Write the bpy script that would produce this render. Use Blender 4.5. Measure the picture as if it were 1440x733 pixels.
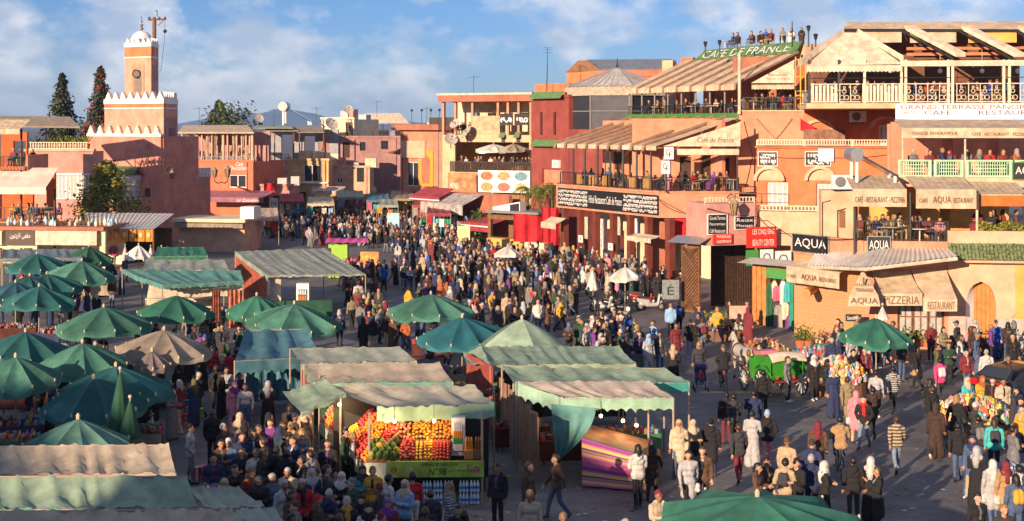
import bpy, math, random
import numpy as np
from mathutils import Vector, Matrix
for _o in list(bpy.data.objects): bpy.data.objects.remove(_o)
SC = bpy.context.scene
COL = SC.collection
R = math.radians
# ---------------------------------------------------------------- camera
F, HY, CH = 2000.0, 177.0, 10.5          # focal length in photo pixels, horizon row, eye height
cam = bpy.data.cameras.new('camera'); cam.sensor_width = 36; cam.lens = 36*F/1440
cam.shift_y = -(366.5-HY)/1440; cam.clip_start = .5; cam.clip_end = 30000
camo = bpy.data.objects.new('camera', cam); COL.objects.link(camo)
camo.location = (0, 0, CH); camo.rotation_euler = (R(90), 0, 0); SC.camera = camo
# ---------------------------------------------------------------- light
SUN_AZ, SUN_EL = 212.0, 13.0             # compass-like: 0 = +y (view direction), clockwise
sd = Vector((math.sin(R(SUN_AZ))*math.cos(R(SUN_EL)), math.cos(R(SUN_AZ))*math.cos(R(SUN_EL)), math.sin(R(SUN_EL))))
sl = bpy.data.lights.new('sun', 'SUN'); sl.energy = 5.0; sl.angle = R(.6); sl.color = (1, .73, .50)
so = bpy.data.objects.new('sun', sl); COL.objects.link(so); so.rotation_euler = sd.to_track_quat('Z', 'Y').to_euler()
W = bpy.data.worlds.new('World'); SC.world = W; W.use_nodes = True
nt = W.node_tree; nt.nodes.clear()
def wn(t, **k):
    n = nt.nodes.new(t)
    for a, b in k.items(): setattr(n, a, b)
    return n
sky = wn('ShaderNodeTexSky', sky_type='NISHITA', sun_disc=False, sun_elevation=R(SUN_EL), sun_rotation=R(SUN_AZ))
sky.air_density = 1.0; sky.dust_density = 0; sky.ozone_density = 5; sky.altitude = 800
tc = wn('ShaderNodeTexCoord'); mp = wn('ShaderNodeMapping'); mp.inputs['Scale'].default_value = (1, 1, 1.7); mp.inputs['Location'].default_value = (3.17, 0.4, 1.27)
n1 = wn('ShaderNodeTexNoise'); n1.inputs['Scale'].default_value = 17; n1.inputs['Detail'].default_value = 9; n1.inputs['Roughness'].default_value = .56
n2 = wn('ShaderNodeTexNoise'); n2.inputs['Scale'].default_value = 5.5; n2.inputs['Detail'].default_value = 2
cr = wn('ShaderNodeValToRGB'); cr.color_ramp.elements[0].position = .465; cr.color_ramp.elements[1].position = .585
ma = wn('ShaderNodeMath', operation='MULTIPLY_ADD'); ma.inputs[1].default_value = .45; 
mb_ = wn('ShaderNodeMath', operation='MULTIPLY'); mb_.inputs[1].default_value = .7
mx = wn('ShaderNodeMix', data_type='RGBA'); cm = wn('ShaderNodeValToRGB'); cm.color_ramp.elements[0].position = .42; cm.color_ramp.elements[1].position = .62; cm.color_ramp.elements[0].color = (.50, .56, .68, 1); cm.color_ramp.elements[1].color = (.9, .88, .9, 1)
tint = wn('ShaderNodeMix', data_type='RGBA', blend_type='MULTIPLY'); tint.inputs['Factor'].default_value = 1; tint.inputs['B'].default_value = (.77, .83, 1.10, 1)
bg = wn('ShaderNodeBackground'); bg.inputs['Strength'].default_value = .066
wo = wn('ShaderNodeOutputWorld'); L = nt.links.new
L(tc.outputs['Generated'], mp.inputs['Vector']); L(mp.outputs[0], n1.inputs['Vector']); L(mp.outputs[0], n2.inputs['Vector'])
L(n2.outputs['Fac'], ma.inputs[0]); 
sub = wn('ShaderNodeMath', operation='MULTIPLY_ADD'); sub.inputs[1].default_value = .75; L(n1.outputs['Fac'], sub.inputs[0]); sub.inputs[2].default_value = -.08
L(sub.outputs[0], ma.inputs[2]); L(ma.outputs[0], cr.inputs[0]); L(cr.outputs[0], mb_.inputs[0])
L(sky.outputs[0], tint.inputs['A']); L(tint.outputs['Result'], mx.inputs['A']); L(mb_.outputs[0], mx.inputs['Factor'])
cg = wn('ShaderNodeVectorMath', operation='SCALE'); cg.inputs['Scale'].default_value = 10.0; n3 = wn('ShaderNodeTexNoise'); n3.inputs['Scale'].default_value = 20; n3.inputs['Detail'].default_value = 5; L(mp.outputs[0], n3.inputs['Vector']); L(n3.outputs['Fac'], cm.inputs[0]); L(cm.outputs[0], cg.inputs[0]); L(cg.outputs[0], mx.inputs['B']); L(mx.outputs['Result'], bg.inputs['Color']); L(bg.outputs[0], wo.inputs[0])
vs = SC.view_settings; vs.view_transform = 'Standard'; vs.look = 'None'; vs.exposure = .75; vs.gamma = 1; vs.use_curve_mapping = False
SC.render.engine = 'CYCLES'; SC.cycles.max_bounces = 5; SC.cycles.diffuse_bounces = 3; SC.cycles.transparent_max_bounces = 6
random.seed(7)
rnd, uni, cho = random.random, random.uniform, random.choice
# ---------------------------------------------------------------- pixel -> place helpers
def at(px, py, Z): return Vector(((px-720)/F*Z, Z, CH-(py-HY)/F*Z))
def gp(px, py, z=0.0):
    Z = F*(CH-z)/(py-HY); return Vector(((px-720)/F*Z, Z, z))
# ---------------------------------------------------------------- materials
MATS = {}
def mat(name, rgb=(.5, .5, .5), rough=.8, var=.18, scale=2.0, bump=0.0, metal=0.0, emit=0.0, spots=0.0, trans=0.0, stripes=None):
    if name in MATS: return MATS[name]
    m = bpy.data.materials.new(name); m.use_nodes = True; t = m.node_tree; b = t.nodes['Principled BSDF']
    b.inputs['Roughness'].default_value = rough; b.inputs['Metallic'].default_value = metal
    b.inputs['Base Color'].default_value = (*rgb, 1)
    if emit: b.inputs['Emission Color'].default_value = (*rgb, 1); b.inputs['Emission Strength'].default_value = emit
    if var or bump or stripes:
        c = t.nodes.new('ShaderNodeTexCoord'); n = t.nodes.new('ShaderNodeTexNoise')
        n.inputs['Scale'].default_value = scale; n.inputs['Detail'].default_value = 6; n.inputs['Roughness'].default_value = .62
        t.links.new(c.outputs['Object'], n.inputs['Vector'])
        r = t.nodes.new('ShaderNodeValToRGB'); e = r.color_ramp.elements
        e[0].position = .3; e[1].position = .72
        e[0].color = tuple(x*(1-var*1.3) for x in rgb)+(1,); e[1].color = tuple(min(1, x*(1+var)) for x in rgb)+(1,)
        t.links.new(n.outputs['Fac'], r.inputs[0]); out = r.outputs[0]
        if spots:
            n3 = t.nodes.new('ShaderNodeTexNoise'); n3.inputs['Scale'].default_value = scale*.35; n3.inputs['Detail'].default_value = 8; n3.inputs['Roughness'].default_value = .75
            mp3 = t.nodes.new('ShaderNodeMapping'); mp3.inputs['Scale'].default_value = (1, 1, .35); mp3.inputs['Location'].default_value = (5, 3, 1)
            t.links.new(c.outputs['Object'], mp3.inputs[0]); t.links.new(mp3.outputs[0], n3.inputs['Vector'])
            r3 = t.nodes.new('ShaderNodeValToRGB'); r3.color_ramp.elements[0].position = .5; r3.color_ramp.elements[1].position = .68
            t.links.new(n3.outputs['Fac'], r3.inputs[0])
            mm = t.nodes.new('ShaderNodeMix'); mm.data_type = 'RGBA'; mm.inputs['B'].default_value = tuple(x*.55 for x in rgb)+(1,)
            ms = t.nodes.new('ShaderNodeMath'); ms.operation = 'MULTIPLY'; ms.inputs[1].default_value = spots
            t.links.new(r3.outputs[0], ms.inputs[0]); t.links.new(ms.outputs[0], mm.inputs['Factor']); t.links.new(out, mm.inputs['A']); out = mm.outputs['Result']
        t.links.new(out, b.inputs['Base Color'])
        if bump:
            bp = t.nodes.new('ShaderNodeBump'); bp.inputs['Strength'].default_value = bump; bp.inputs['Distance'].default_value = .05
            t.links.new(n.outputs['Fac'], bp.inputs['Height']); t.links.new(bp.outputs[0], b.inputs['Normal'])
        if trans:
            tr = t.nodes.new('ShaderNodeBsdfTranslucent'); t.links.new(out, tr.inputs[0]); ad = t.nodes.new('ShaderNodeMixShader'); ad.inputs[0].default_value = trans
            t.links.new(b.outputs[0], ad.inputs[1]); t.links.new(tr.outputs[0], ad.inputs[2]); t.links.new(ad.outputs[0], t.nodes['Material Output'].inputs[0])
    MATS[name] = m
    return m
def wallm(name, rgb): return mat(name, rgb, .9, .2, 1.1, .3, spots=.6)
def clothm(name, rgb, tr=.12): return mat(name, rgb, .85, .26, 2.2, .25, trans=tr, spots=.65)
def plain(name, rgb, rough=.6, metal=0.0): return mat(name, rgb, rough, .12, 4.0, 0, metal)
def vcol_mat(name, rough=.8):
    m = bpy.data.materials.new(name); m.use_nodes = True; t = m.node_tree
    a = t.nodes.new('ShaderNodeAttribute'); a.attribute_name = 'col'
    t.links.new(a.outputs['Color'], t.nodes['Principled BSDF'].inputs['Base Color']); t.nodes['Principled BSDF'].inputs['Roughness'].default_value = rough
    return m
ORANGE = wallm('terracotta render', (.62, .27, .16)); SALMON = wallm('salmon render', (.62, .24, .15)); PEACH = wallm('peach render', (.68, .40, .26))
DEEPOR = wallm('deep orange render', (.62, .19, .08)); TAN = wallm('tan render', (.66, .44, .26)); REDW = wallm('red render', (.27, .06, .05)); PINK = wallm('pink render', (.56, .27, .22))
OCHRE = wallm('ochre render', (.66, .38, .10)); CREAMW = wallm('cream render', (.74, .62, .42)); BRICKR = wallm('brick red render', (.40, .15, .09)); PURP = wallm('dusty mauve render', (.40, .22, .20))
WHITE = plain('white paint', (.78, .76, .72)); BLACK = plain('black paint', (.012, .012, .014)); DARK = plain('dark interior', (.035, .028, .025)); IRON = plain('dark iron', (.03, .03, .03), .5, .3)
WOOD = mat('brown wood', (.20, .09, .035), .7, .3, 3, .3); DWOOD = mat('dark carved wood', (.06, .03, .018), .7, .4, 5, .6); OWOOD = mat('orange wood', (.50, .20, .05), .6, .25, 3, .2)
CREAM = clothm('cream awning cloth', (.62, .48, .33)); CREAM2 = clothm('pale awning cloth', (.70, .59, .44)); BROWNC = clothm('brown awning cloth', (.30, .18, .12)); REDC = clothm('red cloth', (.60, .02, .03)); MAROON = clothm('maroon cloth', (.36, .05, .07)); ORC = clothm('orange cloth', (.72, .16, .03))
GREENC = clothm('green canopy cloth', (.03, .20, .13), .2); TEALC = clothm('teal canopy cloth', (.018, .125, .12), .2); PGREEN = clothm('faded green canopy cloth', (.27, .38, .28), .15); BEIGE = clothm('beige canopy cloth', (.46, .39, .30), .15); GREYC = clothm('grey green canopy cloth', (.34, .38, .31), .15); BLUEC = clothm('blue tarpaulin', (.07, .20, .25), .12); DGREEN = clothm('dark green cloth', (.018, .09, .05), .1); TANC = clothm('tan parasol cloth', (.36, .30, .23), .2); WHC = clothm('white parasol cloth', (.78, .74, .66), .25)
GLASS = mat('dark window glass', (.03, .035, .045), .08, 0); LGLASS = mat('pale curtained glass', (.42, .42, .40), .25, .2, 6); STEEL = plain('galvanised steel', (.42, .42, .42), .4, .7); CORR = mat('corrugated metal', (.58, .55, .50), .5, .2, 1.2, .1, .2); GTILE = mat('green glazed tile', (.17, .22, .10), .55, .7, 7); RAIL = plain('cream rail paint', (.70, .58, .42)); GRAIL = plain('mint green rail paint', (.34, .56, .36)); STONE = mat('grey stone cladding', (.42, .38, .33), .8, .2, 3, .2)
COLUMN = mat('oxblood column paint', (.17, .04, .025), .6, .2, 2, .1); YEL = plain('yellow paint', (.70, .36, .02)); REDP = plain('red sign paint', (.66, .03, .02)); BLUEP = plain('blue sign paint', (.03, .10, .28)); GRNP = plain('green sign paint', (.06, .26, .06)); TERRA = mat('terracotta pot', (.42, .14, .06), .8, .2, 5)
LEAF = mat('leaf green', (.09, .15, .025), .6, .5, 6); LEAFD = mat('dark conifer green', (.045, .06, .03), .7, .5, 4); LEAFY = mat('yellow green leaf', (.26, .25, .04), .6, .5, 6); BARK = mat('bark', (.12, .075, .045), .9, .3, 8, .5); DRED = mat('russet creeper leaf', (.22, .05, .04), .7, .5, 5)
# ---------------------------------------------------------------- mesh builder
class MB:
    def __init__(s): s.v = []; s.f = []; s.m = []; s.c = []; s.mi = 0; s.col = None
    def face(s, pts):
        n = len(s.v); s.v += [tuple(p) for p in pts]; s.f.append(tuple(range(n, n+len(pts)))); s.m.append(s.mi)
        if s.col is not None: s.c.append(s.col)
    def add(s, vs, fs):
        n = len(s.v); s.v += [tuple(p) for p in vs]
        for f in fs:
            s.f.append(tuple(i+n for i in f)); s.m.append(s.mi)
            if s.col is not None: s.c.append(s.col)
    HEX = [(0, 3, 2, 1), (4, 5, 6, 7), (0, 1, 5, 4), (1, 2, 6, 5), (2, 3, 7, 6), (3, 0, 4, 7)]
    def hexa(s, p): s.add(p, MB.HEX)
    def box(s, c, d, rz=0.0, M=None):
        x, y, z = d[0]/2, d[1]/2, d[2]/2
        p = [Vector(q) for q in ((-x, -y, -z), (x, -y, -z), (x, y, -z), (-x, y, -z), (-x, -y, z), (x, -y, z), (x, y, z), (-x, y, z))]
        T = Matrix.Translation(c) @ Matrix.Rotation(rz, 4, 'Z')
        if M is not None: T = M @ T
        s.hexa([T @ q for q in p])
    def tube(s, a, b, r0, r1=None, n=6, cap=True):
        a, b = Vector(a), Vector(b); r1 = r0 if r1 is None else r1
        d = (b-a); d = d.normalized() if d.length > 1e-6 else Vector((0, 0, 1))
        x = d.orthogonal().normalized(); y = d.cross(x); vs = []
        for P, r in ((a, r0), (b, r1)):
            for i in range(n):
                t = 2*math.pi*i/n; vs.append(P + x*math.cos(t)*r + y*math.sin(t)*r)
        fs = [(i, (i+1) % n, n+(i+1) % n, n+i) for i in range(n)]
        if cap: fs += [tuple(range(n))[::-1], tuple(range(n, 2*n))]
        s.add(vs, fs)
    def path(s, pts, r, n=5):
        for a, b in zip(pts[:-1], pts[1:]): s.tube(a, b, r, r, n)
    def lathe(s, prof, c=(0, 0, 0), n=12, M=None):
        vs = []; c = Vector(c)
        for r, z in prof:
            for i in range(n):
                t = 2*math.pi*i/n; p = Vector((r*math.cos(t), r*math.sin(t), z)); p = (M @ p) if M is not None else p
                vs.append(c+p)
        fs = []
        for k in range(len(prof)-1):
            for i in range(n): fs.append((k*n+i, k*n+(i+1) % n, (k+1)*n+(i+1) % n, (k+1)*n+i))
        fs.append(tuple(range(n))[::-1]); fs.append(tuple(range((len(prof)-1)*n, len(prof)*n)))
        s.add(vs, fs)
    def ball(s, c, r, n=8, k=5, sc=(1, 1, 1)):
        prof = [(max(.001, math.sin(math.pi*i/k))*r*sc[0], -math.cos(math.pi*i/k)*r*sc[2]) for i in range(k+1)]
        s.lathe(prof, c, n)
    def ring(s, c, R0, r, ax='x', n=20, k=5, M=None):
        vs = []; fs = []; c = Vector(c)
        for i in range(n):
            t = 2*math.pi*i/n
            for j in range(k):
                q = 2*math.pi*j/k; rr = R0+r*math.cos(q); p = Vector((r*math.sin(q), rr*math.cos(t), rr*math.sin(t)))
                if ax == 'y': p = Vector((p.y, p.x, p.z))
                if ax == 'z': p = Vector((p.y, p.z, p.x))
                vs.append(c+((M @ p) if M is not None else p))
        for i in range(n):
            for j in range(k): fs.append((i*k+j, i*k+(j+1) % k, ((i+1) % n)*k+(j+1) % k, ((i+1) % n)*k+j))
        s.add(vs, fs)
    def grid(s, fn, nu, nv):
        vs = [fn(i/nu, j/nv) for j in range(nv+1) for i in range(nu+1)]
        s.add(vs, [(j*(nu+1)+i, j*(nu+1)+i+1, (j+1)*(nu+1)+i+1, (j+1)*(nu+1)+i) for j in range(nv) for i in range(nu)])
    def mesh(s, name, mats, smooth=False):
        me = bpy.data.meshes.new(name); me.from_pydata(s.v, [], s.f)
        for m in (mats if isinstance(mats, (list, tuple)) else [mats]): me.materials.append(m)
        if any(s.m): me.polygons.foreach_set('material_index', s.m)
        if s.c:
            a = me.attributes.new('col', 'FLOAT_COLOR', 'FACE'); a.data.foreach_set('color', [x for c in s.c for x in (*c, 1)])
        if smooth: me.polygons.foreach_set('use_smooth', [True]*len(s.f))
        me.update(); return me
    def build(s, name, mats, parent=None, smooth=False, kind=None):
        return link(name, s.mesh(name, mats, smooth), parent, kind)
def link(name, me, parent=None, kind=None):
    o = bpy.data.objects.new(name, me); COL.objects.link(o)
    if parent is not None:
        o.parent = parent; o.matrix_parent_inverse = Matrix.Translation(-parent.location) if parent.type == 'EMPTY' and parent.rotation_euler.z == 0 else Matrix()
    if kind: o['kind'] = kind
    return o
def tag(o, label, cat, group=None):
    o['label'] = label; o['category'] = cat
    if group: o['group'] = group
    return o
def thing(name, label, cat, loc=(0, 0, 0), group=None):
    o = bpy.data.objects.new(name, None); COL.objects.link(o); o.location = loc; o.empty_display_size = .2
    return tag(o, label, cat, group)
def struct(o): o['kind'] = 'structure'; return o
def copy_tree(o, parent=None):
    c = o.copy(); COL.objects.link(c); c.parent = parent
    for ch in CH_OF(o): copy_tree(ch, c)
    return c
def CH_OF(o): return list(o.children)
def local(name, label, cat, group=None):      # a prototype built round the origin
    return thing(name, label, cat, (0, 0, 0), group)
def place(proto, loc, rz=0, label=None, group=None, sc=1.0, used={}):
    o = proto if not used.get(proto.name) else copy_tree(proto)
    used[proto.name] = True
    o.location = loc; o.rotation_euler = (0, 0, rz); o.scale = (sc, sc, sc)
    if label: o['label'] = label
    if group: o['group'] = group
    return o
# ---------------------------------------------------------------- facade planes
class Face:
    def __init__(s, A, B):
        s.A = Vector(A); s.B = Vector(B); s.L = (s.B-s.A).length; s.d = (s.B-s.A)/s.L
        n = Vector((s.d.y, -s.d.x)); s.n = n if n.dot(-s.A) > 0 else -n
    def off(s, k): return Face(s.A+s.n*k, s.B+s.n*k)
    def P(s, u, z, d=0.0):
        q = s.A+s.d*u+s.n*d; return Vector((q.x, q.y, z))
    def u(s, px):
        k = (px-720)/F; return (k*s.A.y-s.A.x)/(s.d.x-k*s.d.y)
    def Z(s, px): return s.A.y+s.u(px)*s.d.y
    def z(s, px, py): return CH-(py-HY)/F*s.Z(px)
    def r(s, x0, y0, x1, y1):
        xm = (x0+x1)/2; return (s.u(x0), s.u(x1), s.z(xm, y1), s.z(xm, y0))
    def pt(s, px, py, d=0.0): return s.off(d).pt0(px, py) if d else s.pt0(px, py)
    def pt0(s, px, py): return s.P(s.u(px), s.z(px, py))
    def M(s, u, z, d=0.0):                     # frame: x along, y out of wall -> local (x right, y up, z out)
        q = s.P(u, z, d); m = Matrix.Identity(4)
        m.col[0] = (s.d.x, s.d.y, 0, 0); m.col[1] = (0, 0, 1, 0); m.col[2] = (s.n.x, s.n.y, 0, 0); m.col[3] = (*q, 1)
        return m
def pf(x0, Z0, x1, Z1): return Face(((x0-720)/F*Z0, Z0), ((x1-720)/F*Z1, Z1))
def fb(mb, f, u0, u1, z0, z1, d0, d1):
    mb.hexa([f.P(u0, z0, d1), f.P(u1, z0, d1), f.P(u1, z0, d0), f.P(u0, z0, d0), f.P(u0, z1, d1), f.P(u1, z1, d1), f.P(u1, z1, d0), f.P(u0, z1, d0)])
def wall(mb, f, u0, u1, z0, z1, ops=(), th=.3):
    zs = sorted({z0, z1, *[min(max(q, z0), z1) for o in ops for q in o[2:4]]})
    for a, b in zip(zs[:-1], zs[1:]):
        m = (a+b)/2; cuts = sorted([(max(u0, o[0]), min(u1, o[1])) for o in ops if o[2] < m < o[3]]); x = u0
        for c, d in cuts:
            if c > x+.001: fb(mb, f, x, c, a, b, -th, 0)
            x = max(x, d)
        if x < u1-.001: fb(mb, f, x, u1, a, b, -th, 0)
def shell(name, parent, f, u0, u1, z0, z1, depth, m, ops=(), roof=True, th=.3):
    mb = MB(); wall(mb, f, u0, u1, z0, z1, ops, th)
    fb(mb, f, u0, u0+th, z0, z1, -depth, -th); fb(mb, f, u1-th, u1, z0, z1, -depth, -th)
    if roof: fb(mb, f, u0+th, u1-th, z1-.25, z1-.03, -depth, -th)
    fb(mb, f, u0+th, u1-th, z0, z1-.25, -depth, -depth+.2)
    return mb.build(name, m, parent)
def window(parent, f, r, cols=2, rows=1, fm=None, pm=None, d=-.16, t=.06, name='window'):
    u0, u1, z0, z1 = r; mb = MB()
    fb(mb, f, u0, u1, z0, z0+t, d-.03, d+.03); fb(mb, f, u0, u1, z1-t, z1, d-.03, d+.03)
    fb(mb, f, u0, u0+t, z0+t, z1-t, d-.03, d+.03); fb(mb, f, u1-t, u1, z0+t, z1-t, d-.03, d+.03)
    for i in range(1, cols):
        x = u0+(u1-u0)*i/cols; fb(mb, f, x-t/2, x+t/2, z0+t, z1-t, d-.025, d+.025)
    for i in range(1, rows):
        x = z0+(z1-z0)*i/rows; fb(mb, f, u0+t, u1-t, x-t/2, x+t/2, d-.022, d+.022)
    w = mb.build(name, fm or WHITE, parent); p = MB(); fb(p, f, u0+t/2, u1-t/2, z0+t/2, z1-t/2, d-.012, d-.004)
    o = p.build('pane', pm or GLASS, w); o.matrix_parent_inverse = Matrix(); return w
def sub(o, parent):      # make o a child without moving it
    o.parent = parent; o.matrix_parent_inverse = Matrix.Translation(-parent.location) if parent.type == 'EMPTY' else Matrix(); return o
def awning(parent, f, u0, u1, zb, zf, proj, val, m, d0=0.0, n=8, scallop=True, sag=.05, name='awning', vm=None):
    mb = MB(); nu = max(4, n)
    def fn(a, b):
        return f.P(u0+(u1-u0)*a, zb+(zf-zb)*b-sag*math.sin(math.pi*b)-.015*math.sin(a*math.pi*n)**2, d0+proj*b)
    mb.grid(fn, nu*2, 5)
    k = max(6, int((u1-u0)/.22))
    if val:
        def fv(a, b):
            z = zf-.01-val*b
            if scallop and b > .99: z += val*.18*abs(math.sin(a*k*math.pi/1.0))
            return f.P(u0+(u1-u0)*a, z, d0+proj+.012+.02*math.sin(a*k*2.1)*b)
        mb.mi = 1 if vm else 0; mb.grid(fv, k*4, 1); mb.mi = 0
    mb.tube(f.P(u0, zf, d0+proj-.03), f.P(u1, zf, d0+proj-.03), .035, n=6)
    return mb.build(name, [m, vm] if vm else m, parent)
def railing(parent, f, u0, u1, z0, z1, d=0.0, m=None, step=.14, bars=1, post=1.6, name='railing', t=.018):
    mb = MB()
    fb(mb, f, u0, u1, z1-.05, z1, d-.025, d+.025); fb(mb, f, u0, u1, z0+.06, z0+.10, d-.02, d+.02)
    n = max(1, int((u1-u0)/post))
    for i in range(n+1):
        x = u0+(u1-u0)*i/n; fb(mb, f, x-.03, x+.03, z0, z1-.05, d-.03, d+.03)
    if bars:
        k = max(1, int((u1-u0)/step))
        for i in range(k):
            x = u0+(u1-u0)*(i+.5)/k; fb(mb, f, x-t/2, x+t/2, z0+.1, z1-.05, d-t/2, d+t/2)
    return mb.build(name, m or IRON, parent)
# ---------------------------------------------------------------- lettering
def text_into(mb, txt, M, w, h, shear=0.0, ext=.012, stretch=True):
    cu = bpy.data.curves.new('txt', 'FONT'); cu.body = txt; cu.resolution_u = 2; cu.shear = shear
    o = bpy.data.objects.new('txt', cu); COL.objects.link(o); dg = bpy.context.evaluated_depsgraph_get()
    me = bpy.data.meshes.new_from_object(o.evaluated_get(dg)); bpy.data.objects.remove(o); bpy.data.curves.remove(cu)
    v = np.empty(len(me.vertices)*3); me.vertices.foreach_get('co', v); v = v.reshape(-1, 3)
    if not len(v): return
    lo, hi = v.min(0), v.max(0); s = hi-lo; sx, sy = w/max(s[0], 1e-6), h/max(s[1], 1e-6)
    if not stretch: sx = sy = min(sx, sy)
    cx = (lo+hi)/2
    pts = [M @ Vector(((p[0]-cx[0])*sx, (p[1]-cx[1])*sy, ext)) for p in v]
    mb.add(pts, [tuple(p.vertices) for p in me.polygons]); bpy.data.meshes.remove(me)
def sign(name, label, f, r, bm, texts=(), d=.04, th=.05, cat='sign', border=None, group=None):
    """texts: (string, material, cu, cv, wfrac, hfrac[, shear]) in fractions of the board"""
    u0, u1, z0, z1 = r; c = f.P((u0+u1)/2, z0, d); t = thing(name, label, cat, c, group)
    mb = MB(); fb(mb, f, u0, u1, z0, z1, d, d+th); mb.build('board', bm, t)
    if border:
        q = MB(); b = .05*min(1.5, (z1-z0)); e = d+th+.02
        for a in ((u0-b, u1+b, z0-b, z0), (u0-b, u1+b, z1, z1+b), (u0-b, u0, z0, z1), (u1, u1+b, z0, z1)): fb(q, f, *a, d-.01, e)
        q.build('frame', border, t)
    for s in texts:
        q = MB(); M = f.M(u0+(u1-u0)*s[2], z0+(z1-z0)*s[3], d+th)
        text_into(q, s[0], M, (u1-u0)*s[4], (z1-z0)*s[5], s[6] if len(s) > 6 else 0)
        if q.v: q.build('lettering', s[1], t)
    return t
def scribble(parent, f, r, m, rows=2, d=.1, seed=1, wgt=.1, curls=5):
    """flowing calligraphy strokes"""
    rg = random.Random(seed); u0, u1, z0, z1 = r; mb = MB(); h = (z1-z0)/rows
    for k in range(rows):
        x = u0; zb = z0+h*(k+.45)
        while x < u1-.02:
            w = min(rg.uniform(.25, .7)*h, u1-x); n = 6; kind = rg.random(); pts = []
            for i in range(n+1):
                t = i/n
                if kind < .42: p = (x+w*.5, zb-h*.1+t*h*.5)
                elif kind < .62: p = (x+w*t, zb-h*.2*math.sin(math.pi*t)*1.6)
                else: p = (x+w*(.5+.5*math.cos(math.pi*2*t*.8)), zb+h*.3*math.sin(math.pi*2*t*.8))
                pts.append(p)
            for a, b in zip(pts[:-1], pts[1:]):
                dx, dz = b[0]-a[0], b[1]-a[1]; l = math.hypot(dx, dz)+1e-6; nx, nz = -dz/l*h*wgt*.5, dx/l*h*wgt*.5
                mb.face([f.P(a[0]-nx, a[1]-nz, d), f.P(b[0]-nx, b[1]-nz, d), f.P(b[0]+nx, b[1]+nz, d), f.P(a[0]+nx, a[1]+nz, d)])
            if rg.random() < .5:
                q = h*.07; cx, cz = x+w*.5, zb+h*rg.choice((-.3, .36)); mb.face([f.P(cx-q, cz, d), f.P(cx, cz-q, d), f.P(cx+q, cz, d), f.P(cx, cz+q, d)])
            x += w*.85
    o = mb.build('lettering', m, parent); return o
# ================================================================ ground, hills
def ground_mat():
    m = bpy.data.materials.new('worn grey paving'); m.use_nodes = True; t = m.node_tree; b = t.nodes['Principled BSDF']; l = t.links.new
    c = t.nodes.new('ShaderNodeTexCoord')
    br = t.nodes.new('ShaderNodeTexBrick'); br.inputs['Scale'].default_value = 1; br.inputs['Brick Width'].default_value = .5; br.inputs['Row Height'].default_value = .25; br.inputs['Mortar Size'].default_value = .008
    br.inputs['Color1'].default_value = (.115, .112, .122, 1); br.inputs['Color2'].default_value = (.15, .145, .15, 1); br.inputs['Mortar'].default_value = (.07, .068, .075, 1)
    mp = t.nodes.new('ShaderNodeMapping'); mp.inputs['Rotation'].default_value = (0, 0, .5); l(c.outputs['Object'], mp.inputs[0]); l(mp.outputs[0], br.inputs['Vector'])
    n = t.nodes.new('ShaderNodeTexNoise'); n.inputs['Scale'].default_value = .35; n.inputs['Detail'].default_value = 10; n.inputs['Roughness'].default_value = .7; l(c.outputs['Object'], n.inputs['Vector'])
    r = t.nodes.new('ShaderNodeValToRGB'); r.color_ramp.elements[0].position = .32; r.color_ramp.elements[1].position = .7; r.color_ramp.elements[0].color = (.5, .5, .54, 1); r.color_ramp.elements[1].color = (1.5, 1.44, 1.36, 1)
    l(n.outputs['Fac'], r.inputs[0]); mx = t.nodes.new('ShaderNodeMix'); mx.data_type = 'RGBA'; mx.blend_type = 'MULTIPLY'; mx.inputs['Factor'].default_value = 1
    l(br.outputs['Color'], mx.inputs['A']); l(r.outputs[0], mx.inputs['B']); l(mx.outputs['Result'], b.inputs['Base Color'])
    n2 = t.nodes.new('ShaderNodeTexNoise'); n2.inputs['Scale'].default_value = 6; n2.inputs['Detail'].default_value = 6; l(c.outputs['Object'], n2.inputs['Vector'])
    bp = t.nodes.new('ShaderNodeBump'); bp.inputs['Strength'].default_value = .35; bp.inputs['Distance'].default_value = .03; l(n2.outputs['Fac'], bp.inputs['Height']); l(bp.outputs[0], b.inputs['Normal'])
    b.inputs['Roughness'].default_value = .75; return m
mb = MB(); mb.face([(-9000, -300, 0), (9000, -300, 0), (9000, 16000, 0), (-9000, 16000, 0)]); struct(mb.build('ground', ground_mat()))
mb = MB(); rg = random.Random(31)
for i in range(700):
    p = gp(rg.uniform(250, 1440), rg.uniform(400, 760)); a = rg.uniform(0, 6.3); s_ = rg.uniform(.03, .11); k = rg.uniform(.4, 1); v = [Vector((math.cos(a+q)*s_*(k if j % 2 else 1), math.sin(a+q)*s_*(k if j % 2 else 1), .006+.02*rg.random())) for j, q in enumerate((0, 1.5, 3.1, 4.6))]
    mb.mi = rg.choice((0, 0, 1, 2)); mb.face([p+w for w in v])
o = mb.build('litter', [mat('pale paper scrap', (.45, .43, .40), .9, .2, 9), mat('dark dropping', (.04, .038, .035), .9, .2, 9), mat('brown leaf scrap', (.20, .12, .06), .9, .2, 9)], None, kind='stuff'); o['label'] = 'scattered paper scraps and litter on the paving'; o['category'] = 'litter'
# hills far beyond the roofs
mb = MB(); rg = random.Random(3)
def hill_fn(a, b):
    x = -3200+4600*a; y = 6800+2600*b; px = 720+F*x/6800
    h = 22+74*math.exp(-((px-345)/55)**2)+50*math.exp(-((px-270)/40)**2)+14*math.exp(-((px+40)/150)**2)+24*math.exp(-((px-480)/90)**2)
    h *= math.sin(math.pi*min(1, b*1.0))**.8 if 0 < b < 1 else 0
    return (x, y, h*(1+.06*math.sin(a*61)+.05*math.sin(a*133+b*7))+(-2 if b in (0, 1) else 0))
mb.grid(hill_fn, 160, 10); struct(mb.build('hills', mat('far hill scrub', (.10, .13, .17), .95, .3, .002), smooth=True))
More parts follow.
